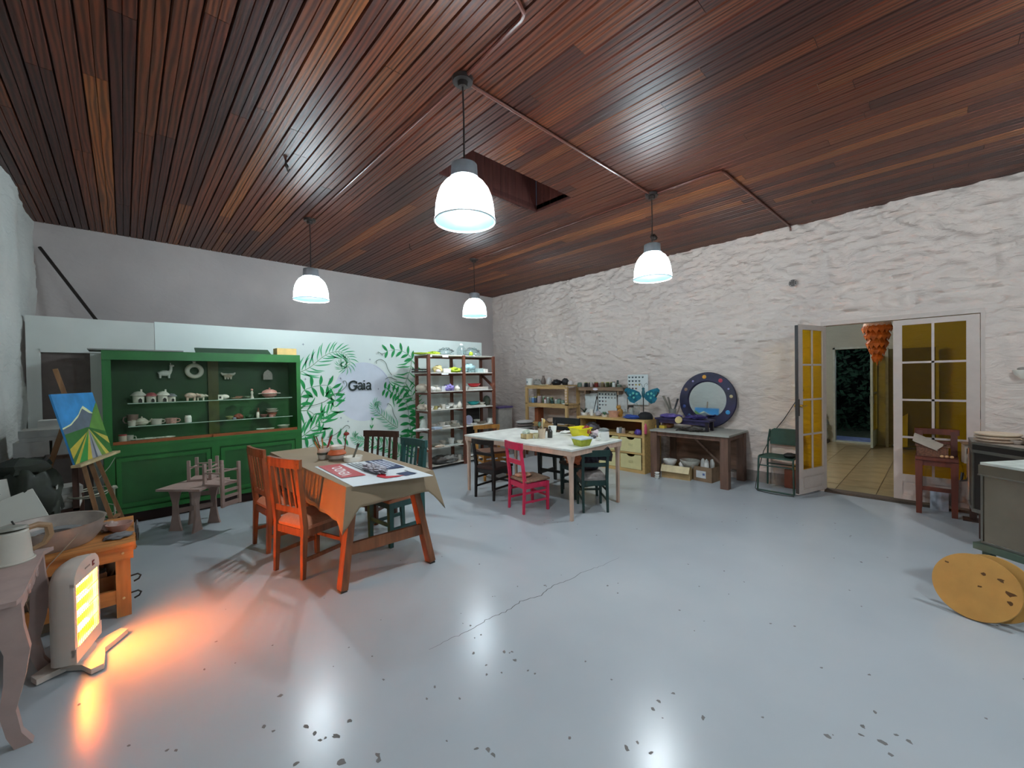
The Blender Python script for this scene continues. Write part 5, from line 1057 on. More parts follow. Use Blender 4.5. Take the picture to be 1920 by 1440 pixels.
t = thing('branch', 'forked dark branch in front of the small dark bench', 'branch', (5.76, 2.45, .717)); MB().tube([(5.74, 2.62, .722), (5.78, 2.48, .76), (5.80, 2.40, .79)], [.008, .011, .006], 6).tube([(5.78, 2.48, .757), (5.73, 2.40, .722)], [.01, .006], 6).build('twig', mat('#2c2624', .7), t)
slab((5.93, 2.93, .716), .1, .14, .04, mat('#c9a93a', .6), 'yellow block at the left end of the grey work bench', 'block', 'block'); lump((6.02, 2.86, .717), .07, .08, .05, mat('#8a5a3a', .7), 'brown woven lump behind the yellow block', 'basket_lump', 'basket', 106)
slab((6.2, 2.93, .716), .08, .10, .14, mat('#a5643c', .7), 'orange brown box at the left back of the work bench', 'carton', 'box')
t = thing('tool_jar', 'grey jar of wooden tools left of the round mirror', 'jar', (6.25, 2.90, .856)); MB().lathe([(.05, 0), (.055, .13), (.045, .13), (.001, .02)], n=14).build('jar_body', mat('#8c8a84', .5), t, world=False)
for k, (dy, L, m_) in enumerate(((.10, .32, mat('#9a9488', .6)), (.05, .30, mat('#8d867c', .6)), (-.05, .28, mat('#4a4a4c', .5)))):
    t = thing('wooden_tool', ('long pale wooden tool leaning left', 'middle grey wooden tool', 'dark metal tool leaning right')[k] + ' in the jar by the mirror', 'tool', (6.25, 2.9, .88)); MB().beam((6.25, 2.90, .88), (6.27, 2.90 + dy * 1.6, .87 + L), .03, .012, w2=.05).build('tool_body', m_, t)
# mirror
MC = Vector((6.385, 2.42, 1.135)); tl = Matrix.Rotation(-PI/2 + .07, 3, 'Y')
t = thing('round_mirror', 'round mirror in a dark navy frame painted with coloured planets', 'mirror', (6.33, 2.42, .716))
MB().lathe([(.27, 0), (.415, 0), (.42, .01), (.41, .03), (.29, .036), (.275, .02), (.27, 0)], MC, n=56, M=tl, cap=False).build('mirror_frame', mat('#1c1838', .5, var=.7, scale=5), t)
MB().lathe([(.001, .008), (.28, .008), (.285, .004)], MC, n=48, M=tl).build('mirror_glass', mat('#e8ecec', .03, metal=1, var=0), t)
for a, r_, hx in ((1.68, .030, '#d8952c'), (.98, .030, '#c0384a'), (2.68, .026, '#8a6a52'), (3.45, .026, '#3a4d8a'), (.17, .024, '#b0a078'), (-.52, .032, '#2a8ac0'), (3.9, .022, '#39608f'), (2.2, .016, '#8f86b8'), (.5, .014, '#9a93c0')):
    rr_ = .35; lp = Vector((0, 0, 0)); c_ = MC + tl @ Vector((math.sin(a) * rr_, math.cos(a) * -rr_ * 1, .036))
    MB().lathe([(.001, .003), (r_ * .7, .003), (r_, 0)], c_, n=16, M=tl).build('planet', mat(hx, .4, var=.2, scale=30), t)
# boxes under the bench
BXC = mat('#b09468', .8, var=.08); 
def openbox(p, sx, sy, h, m, label, rz=0, flap=None):
    t = thing('open_box', label, 'box', p, rz); w0 = .006
    MB().box(0, 0, 0, sx, sy, w0).box(-sx / 2, 0, 0, w0, sy, h).box(sx / 2, 0, 0, w0, sy, h).box(0, -sy / 2, 0, sx, w0, h).box(0, sy / 2, 0, sx, w0, h).build('box_body', m, t, world=False)
    if flap: MB().beam((-sx / 2, 0, h), (-sx / 2 - .05, 0, h - .09), sy, .005, up=(1, 0, .3)).build('flap', mat('#d6c7a0', .8), t, world=False)
    return t
openbox((5.98, 2.68, 0), .34, .40, .19, BXC, 'low open cardboard box full of white ceramics under the bench', .1, True)
t = openbox((6.08, 2.30, 0), .34, .26, .21, mat('#8a7058', .8), 'brown cardboard box with a white label under the bench', -.1); MB().box(-.175, .02, .05, .003, .14, .10).build('label_sheet', mat('#d3d6d8', .6), t, world=False); MB().box(-.178, -.02, .09, .003, .03, .03).build('stamp', mat('#5a6a9a', .6), t, world=False)
bowl((5.93, 2.80, .15), .10, .10, CERW, 'white round bowl in the low open box under the bench'); 
mb = bowl((5.98, 2.52, .16), .14, .11, mat('#c2c0b6', .6, var=.2, scale=30), 'large fluted pale bowl tipped in the boxes under the bench')
lump((5.93, 2.62, .14), .04, .04, .06, CERW, 'small white ceramic piece between the two bowls under the bench', 'ceramic_piece', 'ornament', 110, .25)
for k, (dx, dy, a) in enumerate(((0, .04, .5), (-.03, -.02, -.2), (.04, -.07, .9))):
    t = thing('ceramic_sandal', ('left', 'middle', 'right')[k] + ' of three upright white ceramic pieces in the labelled box', 'ceramic', (6.02 + dx, 2.31 + dy, .12)); MB().blob((6.02 + dx, 2.31 + dy, .21), .025, .035, .10, .1, seed=k).build('piece', CERW, t)
for k in range(3): bowl((5.64, 2.86, .0 + k * .032), .035, .03, CERW, ('lowest', 'middle', 'topmost')[k] + ' small white cup stacked on the floor beside the bench leg', 'cup', 'cup')
# ------------------------------------------------------------------ kid table and two upturned chairs
KP = mat('#a38c84', .6, var=.08)
t = thing('kid_table', 'small pinkish wooden kid table with cut-out legs by the green cabinet', 'table', (.50, 5.35, 0))
MB().prism([(-.31, 0), (0, -.32), (.31, 0.06), (.04, .36)], (.51, 5.32, .445), (1, 0, 0), (0, 1, 0), .022).build('tabletop', KP, t)
def splat(p0, dirv, m, nm, par, H=.445):   # flat leg board with a waist
    pr = [(-.065, 0), (.065, 0), (.05, .05), (.03, .16), (.025, .28), (.05, .38), (.08, H), (-.08, H), (-.05, .38), (-.025, .28), (-.03, .16), (-.05, .05)]
    MB().prism(pr, p0, dirv, (0, 0, 1), .02).build(nm, m, par)
splat((.36, 5.40, 0), (.75, -.66, 0), KP, 'leg', t); splat((.68, 5.42, 0), (.75, -.66, 0), KP, 'leg', t); splat((.50, 5.22, 0), (.66, .75, 0), KP, 'leg', t); splat((.50, 5.58, 0), (.66, .75, 0), KP, 'leg', t)
MB().beam((.37, 5.40, .20), (.68, 5.42, .20), .02, .05).build('stretcher', KP, t)
def kidchair(loc, rz, label):      # stands upside down: seat on the table, back hanging past the edge
    t = thing('kid_chair', label, 'chair', loc, rz); m = KP
    MB().box(0, 0, 0, .22, .22, .02).build('seat', m, t, world=False)
    for s in (-1, 1): MB().box(s * .095, .095, .02, .026, .026, .20).build('leg', m, t, world=False)
    for s in (-1, 1): MB().box(s * .095, -.122, -.21, .028, .024, .43).build('leg', m, t, world=False)
    for s in (-1, 1): MB().beam((s * .095, -.12, .13), (s * .095, .095, .13), .014).build('stretcher', m, t, world=False)
    MB().beam((-.095, .095, .15), (.095, .095, .15), .014).build('stretcher', m, t, world=False); MB().beam((-.095, -.12, .15), (.095, -.12, .15), .014).build('stretcher', m, t, world=False)
    for z, h_ in ((-.05, .03), (-.11, .03), (-.185, .045)): MB().box(0, -.122, z - h_ / 2, .19, .014, h_).build('back_rail', m, t, world=False)
    return t
kidchair((.70, 5.10, .468), face(-.55, .83), 'upturned little pinkish chair on the right edge of the kid table')
kidchair((.60, 5.53, .468), face(-.4, -.9), 'second upturned little pinkish chair at the back of the kid table')

# ------------------------------------------------------------------ easel with painting
EZ = wood('#8a6440', .6, 'z'); P0 = Vector((-.30, 4.6, .89)); du_ = Vector((.286, .958, 0)); s_ = .22; dv_ = Vector((-.958 * math.sin(s_), .286 * math.sin(s_), math.cos(s_))); nn_ = du_.cross(dv_)
t = thing('easel', 'wooden tripod easel holding the landscape painting', 'easel', (-.28, 4.95, 0)); c0 = P0 + du_ * .34
for k, (a, b) in enumerate(((.10, .30), (.60, .38))):
    top = P0 + du_ * b + dv_ * .55 - nn_ * .03; bot = P0 + du_ * a + dv_ * -.95 - nn_ * .03; bot.z = 0
    MB().beam(bot, top, .028, .020).build('leg', EZ, t)
bt = c0 - dv_ * .92 - nn_ * .03; bt.z = .08
MB().beam(bt, c0 + dv_ * .78 - nn_ * .045, .03, .02).build('centre_mast', EZ, t); MB().beam((-.68, 5.05, 0), c0 + dv_ * .4 - nn_ * .06, .035, .022).build('rear_leg', EZ, t)
MB().beam(P0 - du_ * .02 + nn_ * .02 - dv_ * .015, P0 + du_ * .74 + nn_ * .02 - dv_ * .015, .055, .02).build('tray', wood('#b5a27c', .6, 'y'), t); MB().beam(P0 + du_ * .2 - dv_ * .55 - nn_ * .02, P0 + du_ * .5 - dv_ * .55 - nn_ * .02, .03, .02).build('crossbar', EZ, t)
t = thing('landscape_painting', 'canvas painting of striped fields, grey mountain and blue sky on the easel', 'painting', P0 + du_ * .34)
W_, H_ = .68, .56; o_ = P0 + nn_ * .012
MB().prism([(0, 0), (W_, 0), (W_, H_), (0, H_)], o_ - nn_ * .012, du_, dv_, .012).build('canvas', mat('#2f84c0', .6, var=.35, scale=5), t)
def pp(poly, k, hx, nm, var=.15): MB().prism([(a * W_, b * H_) for a, b in poly], o_ + nn_ * (.0004 * k), du_, dv_, .0004).build(nm, mat(hx, .6, var=var, scale=12), t)
pp([(0, .52), (.2, .56), (.45, .68), (.55, .76), (.62, .8), (.7, .75), (.8, .68), (1, .66), (1, .5), (0, .45)], 1, '#d9e0b0', 'cloud_edge'); pp([(0, .5), (.2, .54), (.42, .64), (.58, .76), (.72, .68), (.82, .66), (.8, .45), (0, .42)], 2, '#5a6470', 'mountain')
pp([(0, 0), (0, .43), (.55, .47), (1, .42), (1, 0)], 3, '#2f6a2a', 'field'); pp([(.6, .46), (.72, .58), (.85, .72), (1, .84), (1, .35)], 4, '#5c8a3a', 'hillside')
for k, (a, b, hx) in enumerate(((0, .10, '#b8a53a'), (.10, .30, '#2f8a3a'), (.30, .42, '#c0ac3e'), (.42, .52, '#8d8f96'), (.52, .57, '#4a4f60'), (.57, .68, '#9a9a9a'), (.68, .80, '#6a8a3a'), (.80, .90, '#bfae4a'))): pp([(a, 0), (b, 0), (.575, .44), (.565, .44)], 5 + k * .1, hx, 'painted_stripe')
pp([(0, .22), (0, .08), (.5, .4)], 6, '#c2ae3c', 'painted_stripe'); pp([(1, .14), (1, .26), (.66, .4)], 6, '#b8a848', 'painted_stripe')
# ------------------------------------------------------------------ left corner: rough table with plaster moulds, rucksacks
t = thing('side_table', 'rough dark wooden table against the left wall loaded with white plaster moulds', 'table', (-.52, 5.55, 0))
MB().bb(-.70, -.30, 5.25, 5.85, .87, .90).build('tabletop', wood('#6b5040', .7, 'y'), t)
for x, y in ((-.67, 5.28), (-.33, 5.28), (-.67, 5.82), (-.33, 5.82)): MB().box(x, y, 0, .04, .04, .87).build('leg', wood('#4a2e22', .6), t)
MB().bb(-.69, -.31, 5.26, 5.84, .40, .42).build('lower_board', wood('#4a2e22', .6, 'y'), t)
PLS = mat('#dedcd4', .8, var=.06); zt = .901
slab((-.58, 5.42, zt), .20, .26, .13, PLS, 'large white plaster mould at the bottom left of the mould pile', 'plaster_mould', 'mould'); slab((-.40, 5.40, zt), .12, .20, .13, mat('#e6e5dd', .8), 'brighter plaster mould at the bottom right of the mould pile', 'plaster_mould', 'mould')
slab((-.50, 5.42, zt + .131), .30, .26, .035, PLS, 'thin wide plaster mould in the middle of the pile', 'plaster_mould', 'mould', .04); slab((-.50, 5.42, zt + .167), .30, .27, .06, mat('#d6d4cc', .8), 'wide plaster mould second from the top of the pile', 'plaster_mould', 'mould')
slab((-.46, 5.42, zt + .228), .17, .19, .075, PLS, 'smaller rounded plaster mould on top of the pile', 'plaster_mould', 'mould')
slab((-.36, 5.70, zt), .12, .18, .08, PLS, 'white plaster mould behind the painting on the side table', 'plaster_mould', 'mould')
for k in range(3): slab((-.42, 5.42, .421 + k * .062), .22, .24, .06, (PLS, CERG, mat('#b0aea6', .8))[k], ('lowest', 'middle', 'topmost')[k] + ' white carton under the rough side table', 'carton', 'box', .1 * k)
openc = thing('wooden_crate', 'low wooden crate on the floor beneath the dark rucksacks', 'crate', (-.52, 4.60, 0))
for z in (.02, .16, .30): MB().bb(-.70, -.34, 4.36, 4.375, z, z + .11).build('slat', EZ, openc); MB().bb(-.345, -.33, 4.36, 4.92, z, z + .11).build('slat', EZ, openc)
MB().bb(-.70, -.35, 4.38, 4.92, .0, .42).build('crate_core', mat('#33261d', .8), openc)
RS = mat('#20261c', .7, var=.5, scale=9, bump=.3)
def rucksack(p, sx, sy, sz, seed, label):
    t = thing('rucksack', label, 'bag', p); m = RS
    MB().blob((0, 0, sz * .5), sx, sy, sz * .52, .18, 2.5, seed=seed, n=26, m_=18, flat=-sz * .5).build('bag_body', m, t, world=False, smooth=170)
    MB().blob((sx * .55, -sy * .1, sz * .32), sx * .5, sy * .6, sz * .24, .15, seed=seed + 1).build('pocket', m, t, world=False); MB().blob((0, 0, sz * .98), sx * .8, sy * .75, sz * .14, .2, seed=seed + 2).build('top_flap', m, t, world=False)
    MB().tube([(sx * .5, -sy * .2, sz), (sx * .7, -sy * .1, sz * 1.12), (sx * .6, sy * .3, sz * 1.1), (sx * .4, sy * .5, sz)], .012, 6).build('strap', DKB, t, world=False)
    MB().box(sx * .93, -sy * .2, sz * .62, .006, .07, .025).build('reflective_patch', mat('#c9cac4', .4), t, world=False); MB().box(sx * .98, 0, sz * .28, .006, .05, .02).build('reflective_patch', mat('#c9cac4', .4), t, world=False)
rucksack((-.54, 4.62, .421), .17, .22, .50, 5, 'big dark green rucksack in front of the plaster moulds'); rucksack((-.585, 5.06, .30), .12, .12, .36, 9, 'smaller dark rucksack behind the easel legs')
slab((-.60, 5.07, 0), .2, .2, .299, mat('#4a3f36', .8), 'dark box supporting the smaller rucksack', 'storage_box', 'box')
# blank canvases leaning
CV = mat('#d3d3cb', .7, var=.02)
def panel_at(corners, th, m, name, label, cat):
    a, b, c_, d = [Vector(v) for v in corners]; nn = (b - a).cross(d - a).normalized() * th
    return tag(MB().add([a, b, c_, d, a + nn, b + nn, c_ + nn, d + nn], [(3, 2, 1, 0), (4, 5, 6, 7), (0, 1, 5, 4), (1, 2, 6, 5), (2, 3, 7, 6), (3, 0, 4, 7)]).build(name, m), label, cat)
panel_at([at(97, 975, 1, 4.22), at(62, 917, 1, 4.40), at(-60, 965, 1, 4.40), at(-30, 1035, 1, 4.22)], .012, CV, 'blank_canvas', 'white blank canvas lying tilted behind the potter wheel basin', 'canvas')
panel_at([at(21, 934, 1, 4.44), at(13, 898, 1, 4.47), at(-50, 908, 1, 4.47), at(-45, 950, 1, 4.44)], .012, CV, 'blank_canvas', 'second white canvas at the left picture edge behind the tilted one', 'canvas')
t = thing('ring_stand', 'thin metal hoop stand with a rod in front of the easel', 'stand', (-.09, 5.35, 0)); c_ = Vector((-.25, 5.35, .53)); MM = mat('#b0ae9c', .4, metal=.3)
MB().tube([c_ + Vector((.135 * math.cos(a * PI / 12), .2 * math.sin(a * PI / 12), .012 * math.cos(a * PI / 12))) for a in range(24)], .006, 6, closed=True).tube([c_ + Vector((.12 * math.cos(a * PI / 12), .185 * math.sin(a * PI / 12), -.02)) for a in range(24)], .004, 6, closed=True).build('hoop', MM, t)
MB().tube([(-.09, 5.35, 0), (-.09, 5.35, .56)], .007, 6).build('rod', MM, t); MB().blob((-.09, 5.35, .54), .025, .025, .02, .2).build('clamp', MM, t)
t = thing('wire_coil', 'loose curls of pale wire beside the ring stand', 'wire', (-.14, 5.5, .0)); MB().tube([(-.14 + .07 * math.cos(a * .5), 5.5 + .08 * math.sin(a * .5), .01 + a * .012) for a in range(30)], .004, 5).tube([(-.2, 5.4, .62), (-.12, 5.5, .72), (-.08, 5.52, .8)], .003, 5).build('wire', mat('#8c8f80', .5), t)

# ------------------------------------------------------------------ pine workbench with potter basin
PB = wood('#b87a40', .55, 'x', .25); PBZ = wood('#b87a40', .55, 'z', .25)
t = thing('pine_bench', 'rough pine workbench behind the heater carrying the big basin', 'bench', (-.35, 3.95, 0))
MB().bb(-.72, .03, 3.60, 4.32, .465, .487).build('bench_top', PB, t)
MB().bb(-.72, .02, 3.625, 3.65, .375, .465).build('front_rail', PB, t); MB().bb(-.005, .02, 3.65, 4.3, .375, .465).build('side_rail', PB, t)
for x, y in ((-.03, 3.68), (-.68, 3.68), (-.03, 4.27), (-.68, 4.27)): MB().bb(x - .035, x + .035, y - .03, y + .03, 0, .465).build('leg', PBZ, t)
MB().bb(-.72, -.065, 3.655, 3.68, .09, .18).build('lower_rail', PB, t); MB().bb(-.03, -.005, 3.71, 4.24, .09, .18).build('lower_rail', PB, t); MB().bb(-.70, -.01, 3.70, 4.25, .10, .115).build('lower_board', PB, t)
for y in (3.80, 3.92, 4.04): MB().bb(.02, .035, y, y + .10, .375, .465).build('end_block', PBZ, t) if y < 3.9 else None
for (x, z) in ((-.03, .42), (-.03, .13)): MB().lathe([(.001, 0), (.008, .0), (.006, .004)], (x, 3.622, z), n=8, M=Matrix.Rotation(PI/2, 3, 'X')).build('screw', mat('#c9b48a', .4, metal=.5), t)
BC = Vector((-.36, 3.90, .488)); t = thing('wheel_basin', 'wide dented metal basin of a potter wheel on the pine bench', 'basin', BC); MBas = mat('#a89c94', .45, metal=.35, var=.25, scale=8)
MB().lathe([(.20, 0), (.235, .05), (.255, .135), (.262, .14), (.25, .137), (.228, .05), (.19, .02), (.001, .018)], BC, n=44, sx=.98).build('basin_shell', MBas, t)
MB().lathe([(.15, .05), (.155, .075), (.15, .08), (.001, .08)], BC, n=32).build('wheel_head', mat('#9aa0a4', .3, metal=.5), t); MB().lathe([(.001, .083), (.08, .083), (.085, .08)], BC + Vector((.02, -.03, 0)), n=24).build('wet_patch', mat('#2a2d33', .2), t)
t = thing('clay_bowls', 'small pinkish clay bowl on the near right corner of the pine bench', 'bowl', (-.045, 3.93, .488)); MB().lathe([(.035, 0), (.06, .03), (.072, .055), (.066, .055), (.04, .02), (.001, .015)], (-.045, 3.93, .488), n=20).build('bowl', mat('#b08a80', .7), t)
lump((-.10, 3.99, .488), .045, .05, .035, mat('#a8938c', .8), 'rolled pinkish sponge beside the clay bowl', 'sponge', 'sponge', 120, .25); lump((-.05, 3.78, .488), .07, .07, .012, mat('#6f6f72', .7), 'grey wet cloth hanging over the pine bench corner', 'cloth', 'cloth', 121, .2)
t = thing('hanging_cloth', 'grey rag hanging down the right end of the pine bench', 'cloth', (.04, 3.99, .38)); MB().blob((.045, 3.99, .45), .012, .06, .075, .2, seed=4).build('rag', mat('#6a6f74', .8), t)
# clutter below
openbox((-.20, 3.95, .116), .30, .32, .12, mat('#8a5a30', .8), 'open wooden tray of tools under the pine bench')
for k, (x, y, h_) in enumerate(((-.14, 3.86, .15), (-.22, 3.95, .18), (-.10, 4.0, .17), (-.26, 3.86, .14))): jar((x, y, .124), .03, h_, mat(('#8f5a2c', '#a08a70', '#6a4a30', '#b09a80')[k], .5), DKB, ('amber', 'beige', 'brown', 'pale')[k] + ' jar in the tray under the pine bench', 'tool_jar')
slab((-.25, 4.15, .116), .3, .02, .22, mat('#c8a898', .7), 'pale pink board standing under the pine bench', 'board', 'board')
lump((-.50, 3.95, .116), .12, .14, .09, mat('#a59c90', .8), 'grey bundle at the left under the pine bench', 'cloth_bundle', 'cloth', 123); slab((-.48, 3.85, 0), .3, .2, .07, mat('#8a7a68', .8), 'flat grey box on the floor under the pine bench', 'storage_box', 'box')
for k, z in enumerate((.20, .085)):
    t = thing('metal_hook', ('upper', 'lower')[k] + ' black metal hook sticking out right of the pine bench leg', 'hook', (.01, 3.80, z)); MB().tube([(-.01, 3.80, z), (.04, 3.80, z + .005), (.055, 3.80, z - .01), (.045, 3.80, z - .03), (.02, 3.80, z - .04)], .006, 6).build('hook', DKB, t)

# ------------------------------------------------------------------ heater
HZ_ = -.28; t = thing('quartz_heater', 'white upright quartz heater glowing orange on the left floor', 'heater', (-.205, 3.25, 0), HZ_)
SHL = mat('#c9bfb6', .35, var=.03)
def hsec(y, z):   # outline of the shell in local (x depth, y width)
    return None
outl = [(-.15, .055), (.15, .055), (.15, .47), (.143, .50), (.13, .52), (.10, .543), (.06, .555), (.0, .560), (-.06, .555), (-.10, .543), (-.13, .52), (-.143, .50), (-.15, .47)]
mb = MB(); no_ = len(outl)
for (x_, ky, kz) in ((.022, 1, 1), (-.02, .99, .995), (-.045, .95, .98), (-.066, .84, .95), (-.078, .6, .9), (-.082, .3, .85)):
    for (y_, z_) in outl: mb.v.append(Vector((x_, y_ * ky, .055 + (z_ - .055) * kz)))
for r_ in range(5):
    for i in range(no_): a = r_ * no_ + i; b = r_ * no_ + (i + 1) % no_; mb.f.append((a, b, b + no_, a + no_))
mb.f.append(tuple(5 * no_ + i for i in range(no_))); mb.build('rear_shell', SHL, t, world=False, smooth=50)
# front frame around the opening
def rect(y0, y1, z0, z1, x0, x1, b): b.bb(x0, x1, y0, y1, z0, z1)
fz = MB(); rect(-.15, -.118, .09, .47, .02, .035, fz); rect(.118, .15, .09, .47, .02, .035, fz); rect(-.15, .15, .055, .13, .02, .04, fz)
fz.prism([(-.15, .455), (.15, .455)] + outl[2:], (.02, 0, 0), (0, 1, 0), (0, 0, 1), .018); fz.build('front_frame', SHL, t, world=False)
MB().bb(-.045, -.041, -.122, .122, .12, .46).bb(-.045, .021, -.124, -.120, .12, .46).bb(-.045, .021, .120, .124, .12, .46).bb(-.045, .021, -.124, .124, .116, .12).bb(-.045, .021, -.124, .124, .458, .462).build('reflector', mat('#e0a060', .25, metal=.8, var=0), t, world=False)
M_el, nt_, b_ = newmat('quartz_glow'); b_.inputs['Base Color'].default_value = (1, .5, .1, 1); b_.inputs['Emission Color'].default_value = (1, .36, .055, 1); b_.inputs['Emission Strength'].default_value = HEAT
for k in range(4):
    z = .165 + k * .082; MB().tube([(-.01, -.112, z), (-.01, .112, z)], .013, 10).build('heating_tube', M_el, t, world=False)
L = bpy.data.lights.new('heater_glow', 'AREA'); L.shape = 'RECTANGLE'; L.size = .22; L.size_y = .32; L.energy = HEATW; L.color = (1, .25, 0); L.spread = math.radians(150)
lo = bpy.data.objects.new('heater_glow', L); col.objects.link(lo); lo.parent = t; lo.location = (-.037, 0, .29); lo.rotation_euler = (0, -PI / 2, 0); lo.rotation_euler = Matrix(((0, 0, -1), (1, 0, 0), (0, -1, 0))).transposed().to_euler() if False else (PI / 2, 0, PI / 2)
mb = MB()
for k in range(13): mb.tube([(.038, -.118 + k * .0197, .125), (.038, -.118 + k * .0197, .455)], .0016, 4)
for k in range(3): mb.tube([(.037, -.118, .2 + k * .09), (.037, .118, .2 + k * .09)], .002, 4)
mb.build('wire_guard', mat('#b8a58c', .3, metal=.8), t, world=False)
MB().prism([(-.012, .0), (.012, .0), (.012, .008), (-.003, .008), (-.003, .02), (.012, .02), (.012, .028), (-.012, .028)], (.0385, .07, .485), (0, 1, 0), (0, 0, 1), .002).build('logo', mat('#7a1c1c', .5), t, world=False)
MB().bb(.0385, .040, -.03, .03, .50, .508).build('print_line', mat('#8a857e', .5), t, world=False)
MB().prism([(-.10, -.17), (-.02, -.10), (.05, -.13), (.11, -.2), (.15, -.17), (.12, -.06), (.10, 0), (.12, .06), (.15, .17), (.11, .2), (.05, .13), (-.02, .10), (-.10, .17), (-.14, .12), (-.10, 0), (-.14, -.12)], (0, 0, .006), (1, 0, 0), (0, 1, 0), .028).lathe([(.07, .03), (.05, .056)], (-.01, 0, 0), n=20, sx=1, sy=1.8).build('foot', SHL, t, world=False)
t = thing('heater_cable', 'thin cable looping from the heater back up to the pine bench', 'cable', (-.4, 3.4, 0)); MB().tube([(-.28, 3.42, .08), (-.36, 3.47, .02), (-.42, 3.50, .3), (-.34, 3.56, .46), (-.22, 3.61, .6)], .003, 5).build('cable', mat('#a08f7c', .5), t)

# ------------------------------------------------------------------ pink console table at the left edge
CP = mat('#a8908a', .55, var=.07); t = thing('console_table', 'pinkish painted table with scalloped apron and curved legs at the left edge', 'table', (-.54, 2.98, 0)); ZT = .62
MB().prism([(-.73, 2.62), (-.34, 2.62), (-.33, 2.68), (-.33, 3.30), (-.30, 3.36), (-.73, 3.36)], (0, 0, ZT - .02), (1, 0, 0), (0, 1, 0), .02).build('tabletop', CP, t)
sc_ = [(2.66, ZT - .02), (3.32, ZT - .02)] + [(3.32 - (3.32 - 2.66) * k / 24, ZT - .085 - .028 * abs(math.sin(k / 24 * PI * 3)) - .02 * math.cos(k / 24 * PI * 6)) for k in range(25)]
MB().prism([(y, z) for y, z in sc_], (-.365, 0, 0), (0, 1, 0), (0, 0, 1), .018).build('apron', CP, t); MB().bb(-.73, -.37, 2.66, 2.68, ZT - .10, ZT - .02).build('apron', CP, t)
for k in range(3): MB().lathe([(.001, .005), (.02, .005), (.024, 0)], (-.346, 2.75 + .22 * k, ZT - .075), n=12, M=Matrix.Rotation(PI/2, 3, 'Y')).build('rosette', CP, t)
for (y, sgn) in ((2.66, -1), (3.30, 1)):
    c_ = [(-.37, y, ZT - .02), (-.365, y - .0 * sgn, ZT - .12), (-.345, y + .0 * sgn, ZT - .22), (-.355, y - .01 * sgn, ZT - .34), (-.375, y - .012 * sgn, ZT - .46), (-.36, y, ZT - .56), (-.335, y + .01 * sgn, 0)]
    pr = [.05, .05, .044, .036, .028, .026, .032]; mb = MB()
    pr_o = [(c[0] + w1 * .8, c[2]) for c, w1 in zip(c_, pr)] + [(c[0] - w1 * .8, c[2]) for c, w1 in list(zip(c_, pr))[::-1]]
    mb.prism(pr_o, (0, y + .022, 0), (1, 0, 0), (0, 0, 1), .044)
    mb.build('leg', CP, t)
for y in (2.66, 3.30): MB().beam((-.70, y, 0), (-.70, y, ZT - .02), .04).build('leg', CP, t)
# enamel jug
q = at(22, 1052, 2, ZT); q = Vector((-.435, 3.22, ZT)); t = thing('enamel_jug', 'white enamel jug with brown handle and slanted lid on the pink table', 'jug', q); EN = mat('#c3bfb4', .4, var=.04)
MB().lathe([(.075, 0), (.082, .01), (.078, .02), (.072, .10), (.066, .15), (.058, .158), (.05, .158)], q, n=28).build('jug_body', EN, t)
MB().lathe([(.085, .0), (.088, .006), (.085, .012)], q, n=28).build('base_rim', EN, t)
MB().lathe([(.068, .0), (.062, .012), (.02, .022), (.001, .024)], q + Vector((0, 0, .162)), n=28, M=Matrix.Rotation(-.12, 3, 'X')).build('lid', mat('#8d8b80', .35), t); MB().tube([q + Vector((.02, 0, .18)), q + Vector((.01, 0, .205))], .004, 6).build('knob', DKB, t)
hd = [q + Vector((.055, .03, .15)), q + Vector((.09, .05, .155)), q + Vector((.125, .06, .14)), q + Vector((.13, .065, .09)), q + Vector((.11, .055, .05)), q + Vector((.072, .035, .035))]
MB().tube(hd, [.013, .015, .017, .017, .014, .011], 8).build('handle', mat('#9a7a5a', .5), t)
lump((-.48, 2.84, ZT), .05, .06, .02, mat('#8f8880', .6), 'grey folded rag on the near end of the pink table', 'rag', 'cloth', 130, .25)
# ------------------------------------------------------------------ double door with amber panes
DW = mat('#cdbdb4', .5, var=.04); AMB = glass('amber_glass', (.84, .66, .07), .95, .08)
def door_leaf(name, L, label=None):
    """leaf in local coords: x along the width 0..L, y thickness, z up"""
    t = bpy.data.objects.new(name, None); col.objects.link(t); t['kind'] = 'structure'
    th = .036; s0, s1 = .075, .095; zb, zt = .05, 2.10; pz0, pz1 = .34, 2.04
    MB().bb(0, s0, -th/2, th/2, zb, zt).build('stile', DW, t, world=False); MB().bb(L - s1, L, -th/2, th/2, zb, zt).build('stile', DW, t, world=False)
    MB().bb(s0, L - s1, -th/2, th/2, pz1, zt).build('top_rail', DW, t, world=False); MB().bb(s0, L - s1, -th/2, th/2, .26, pz0).bb(s0, L - s1, -th/2, th/2, zb, .10).build('bottom_rail', DW, t, world=False)
    MB().bb(s0, L - s1, -.008, .008, .10, .26).bb(s0 + .02, L - s1 - .02, -.014, .014, .12, .24).build('lower_panel', DW, t, world=False)
    mid = (s0 + L - s1) / 2; rh = (pz1 - pz0) / 4
    MB().bb(mid - .011, mid + .011, -.012, .012, pz0, pz1).build('glazing_bar', DW, t, world=False)
    for r_ in (1, 2, 3): MB().bb(s0, L - s1, -.012, .012, pz0 + r_ * rh - .011, pz0 + r_ * rh + .011).build('glazing_bar', DW, t, world=False)
    for r_ in range(4):
        for a, b in ((s0, mid - .011), (mid + .011, L - s1)): MB().bb(a, b, -.002, .002, pz0 + r_ * rh + .011 * (r_ > 0), pz0 + (r_ + 1) * rh - .011 * (r_ < 3)).build('pane', AMB, t, world=False)
    return t
d1 = door_leaf('door_1', .66); d1.location = (XW + .01, .365, 0); d1.rotation_euler = (0, 0, -PI / 2)
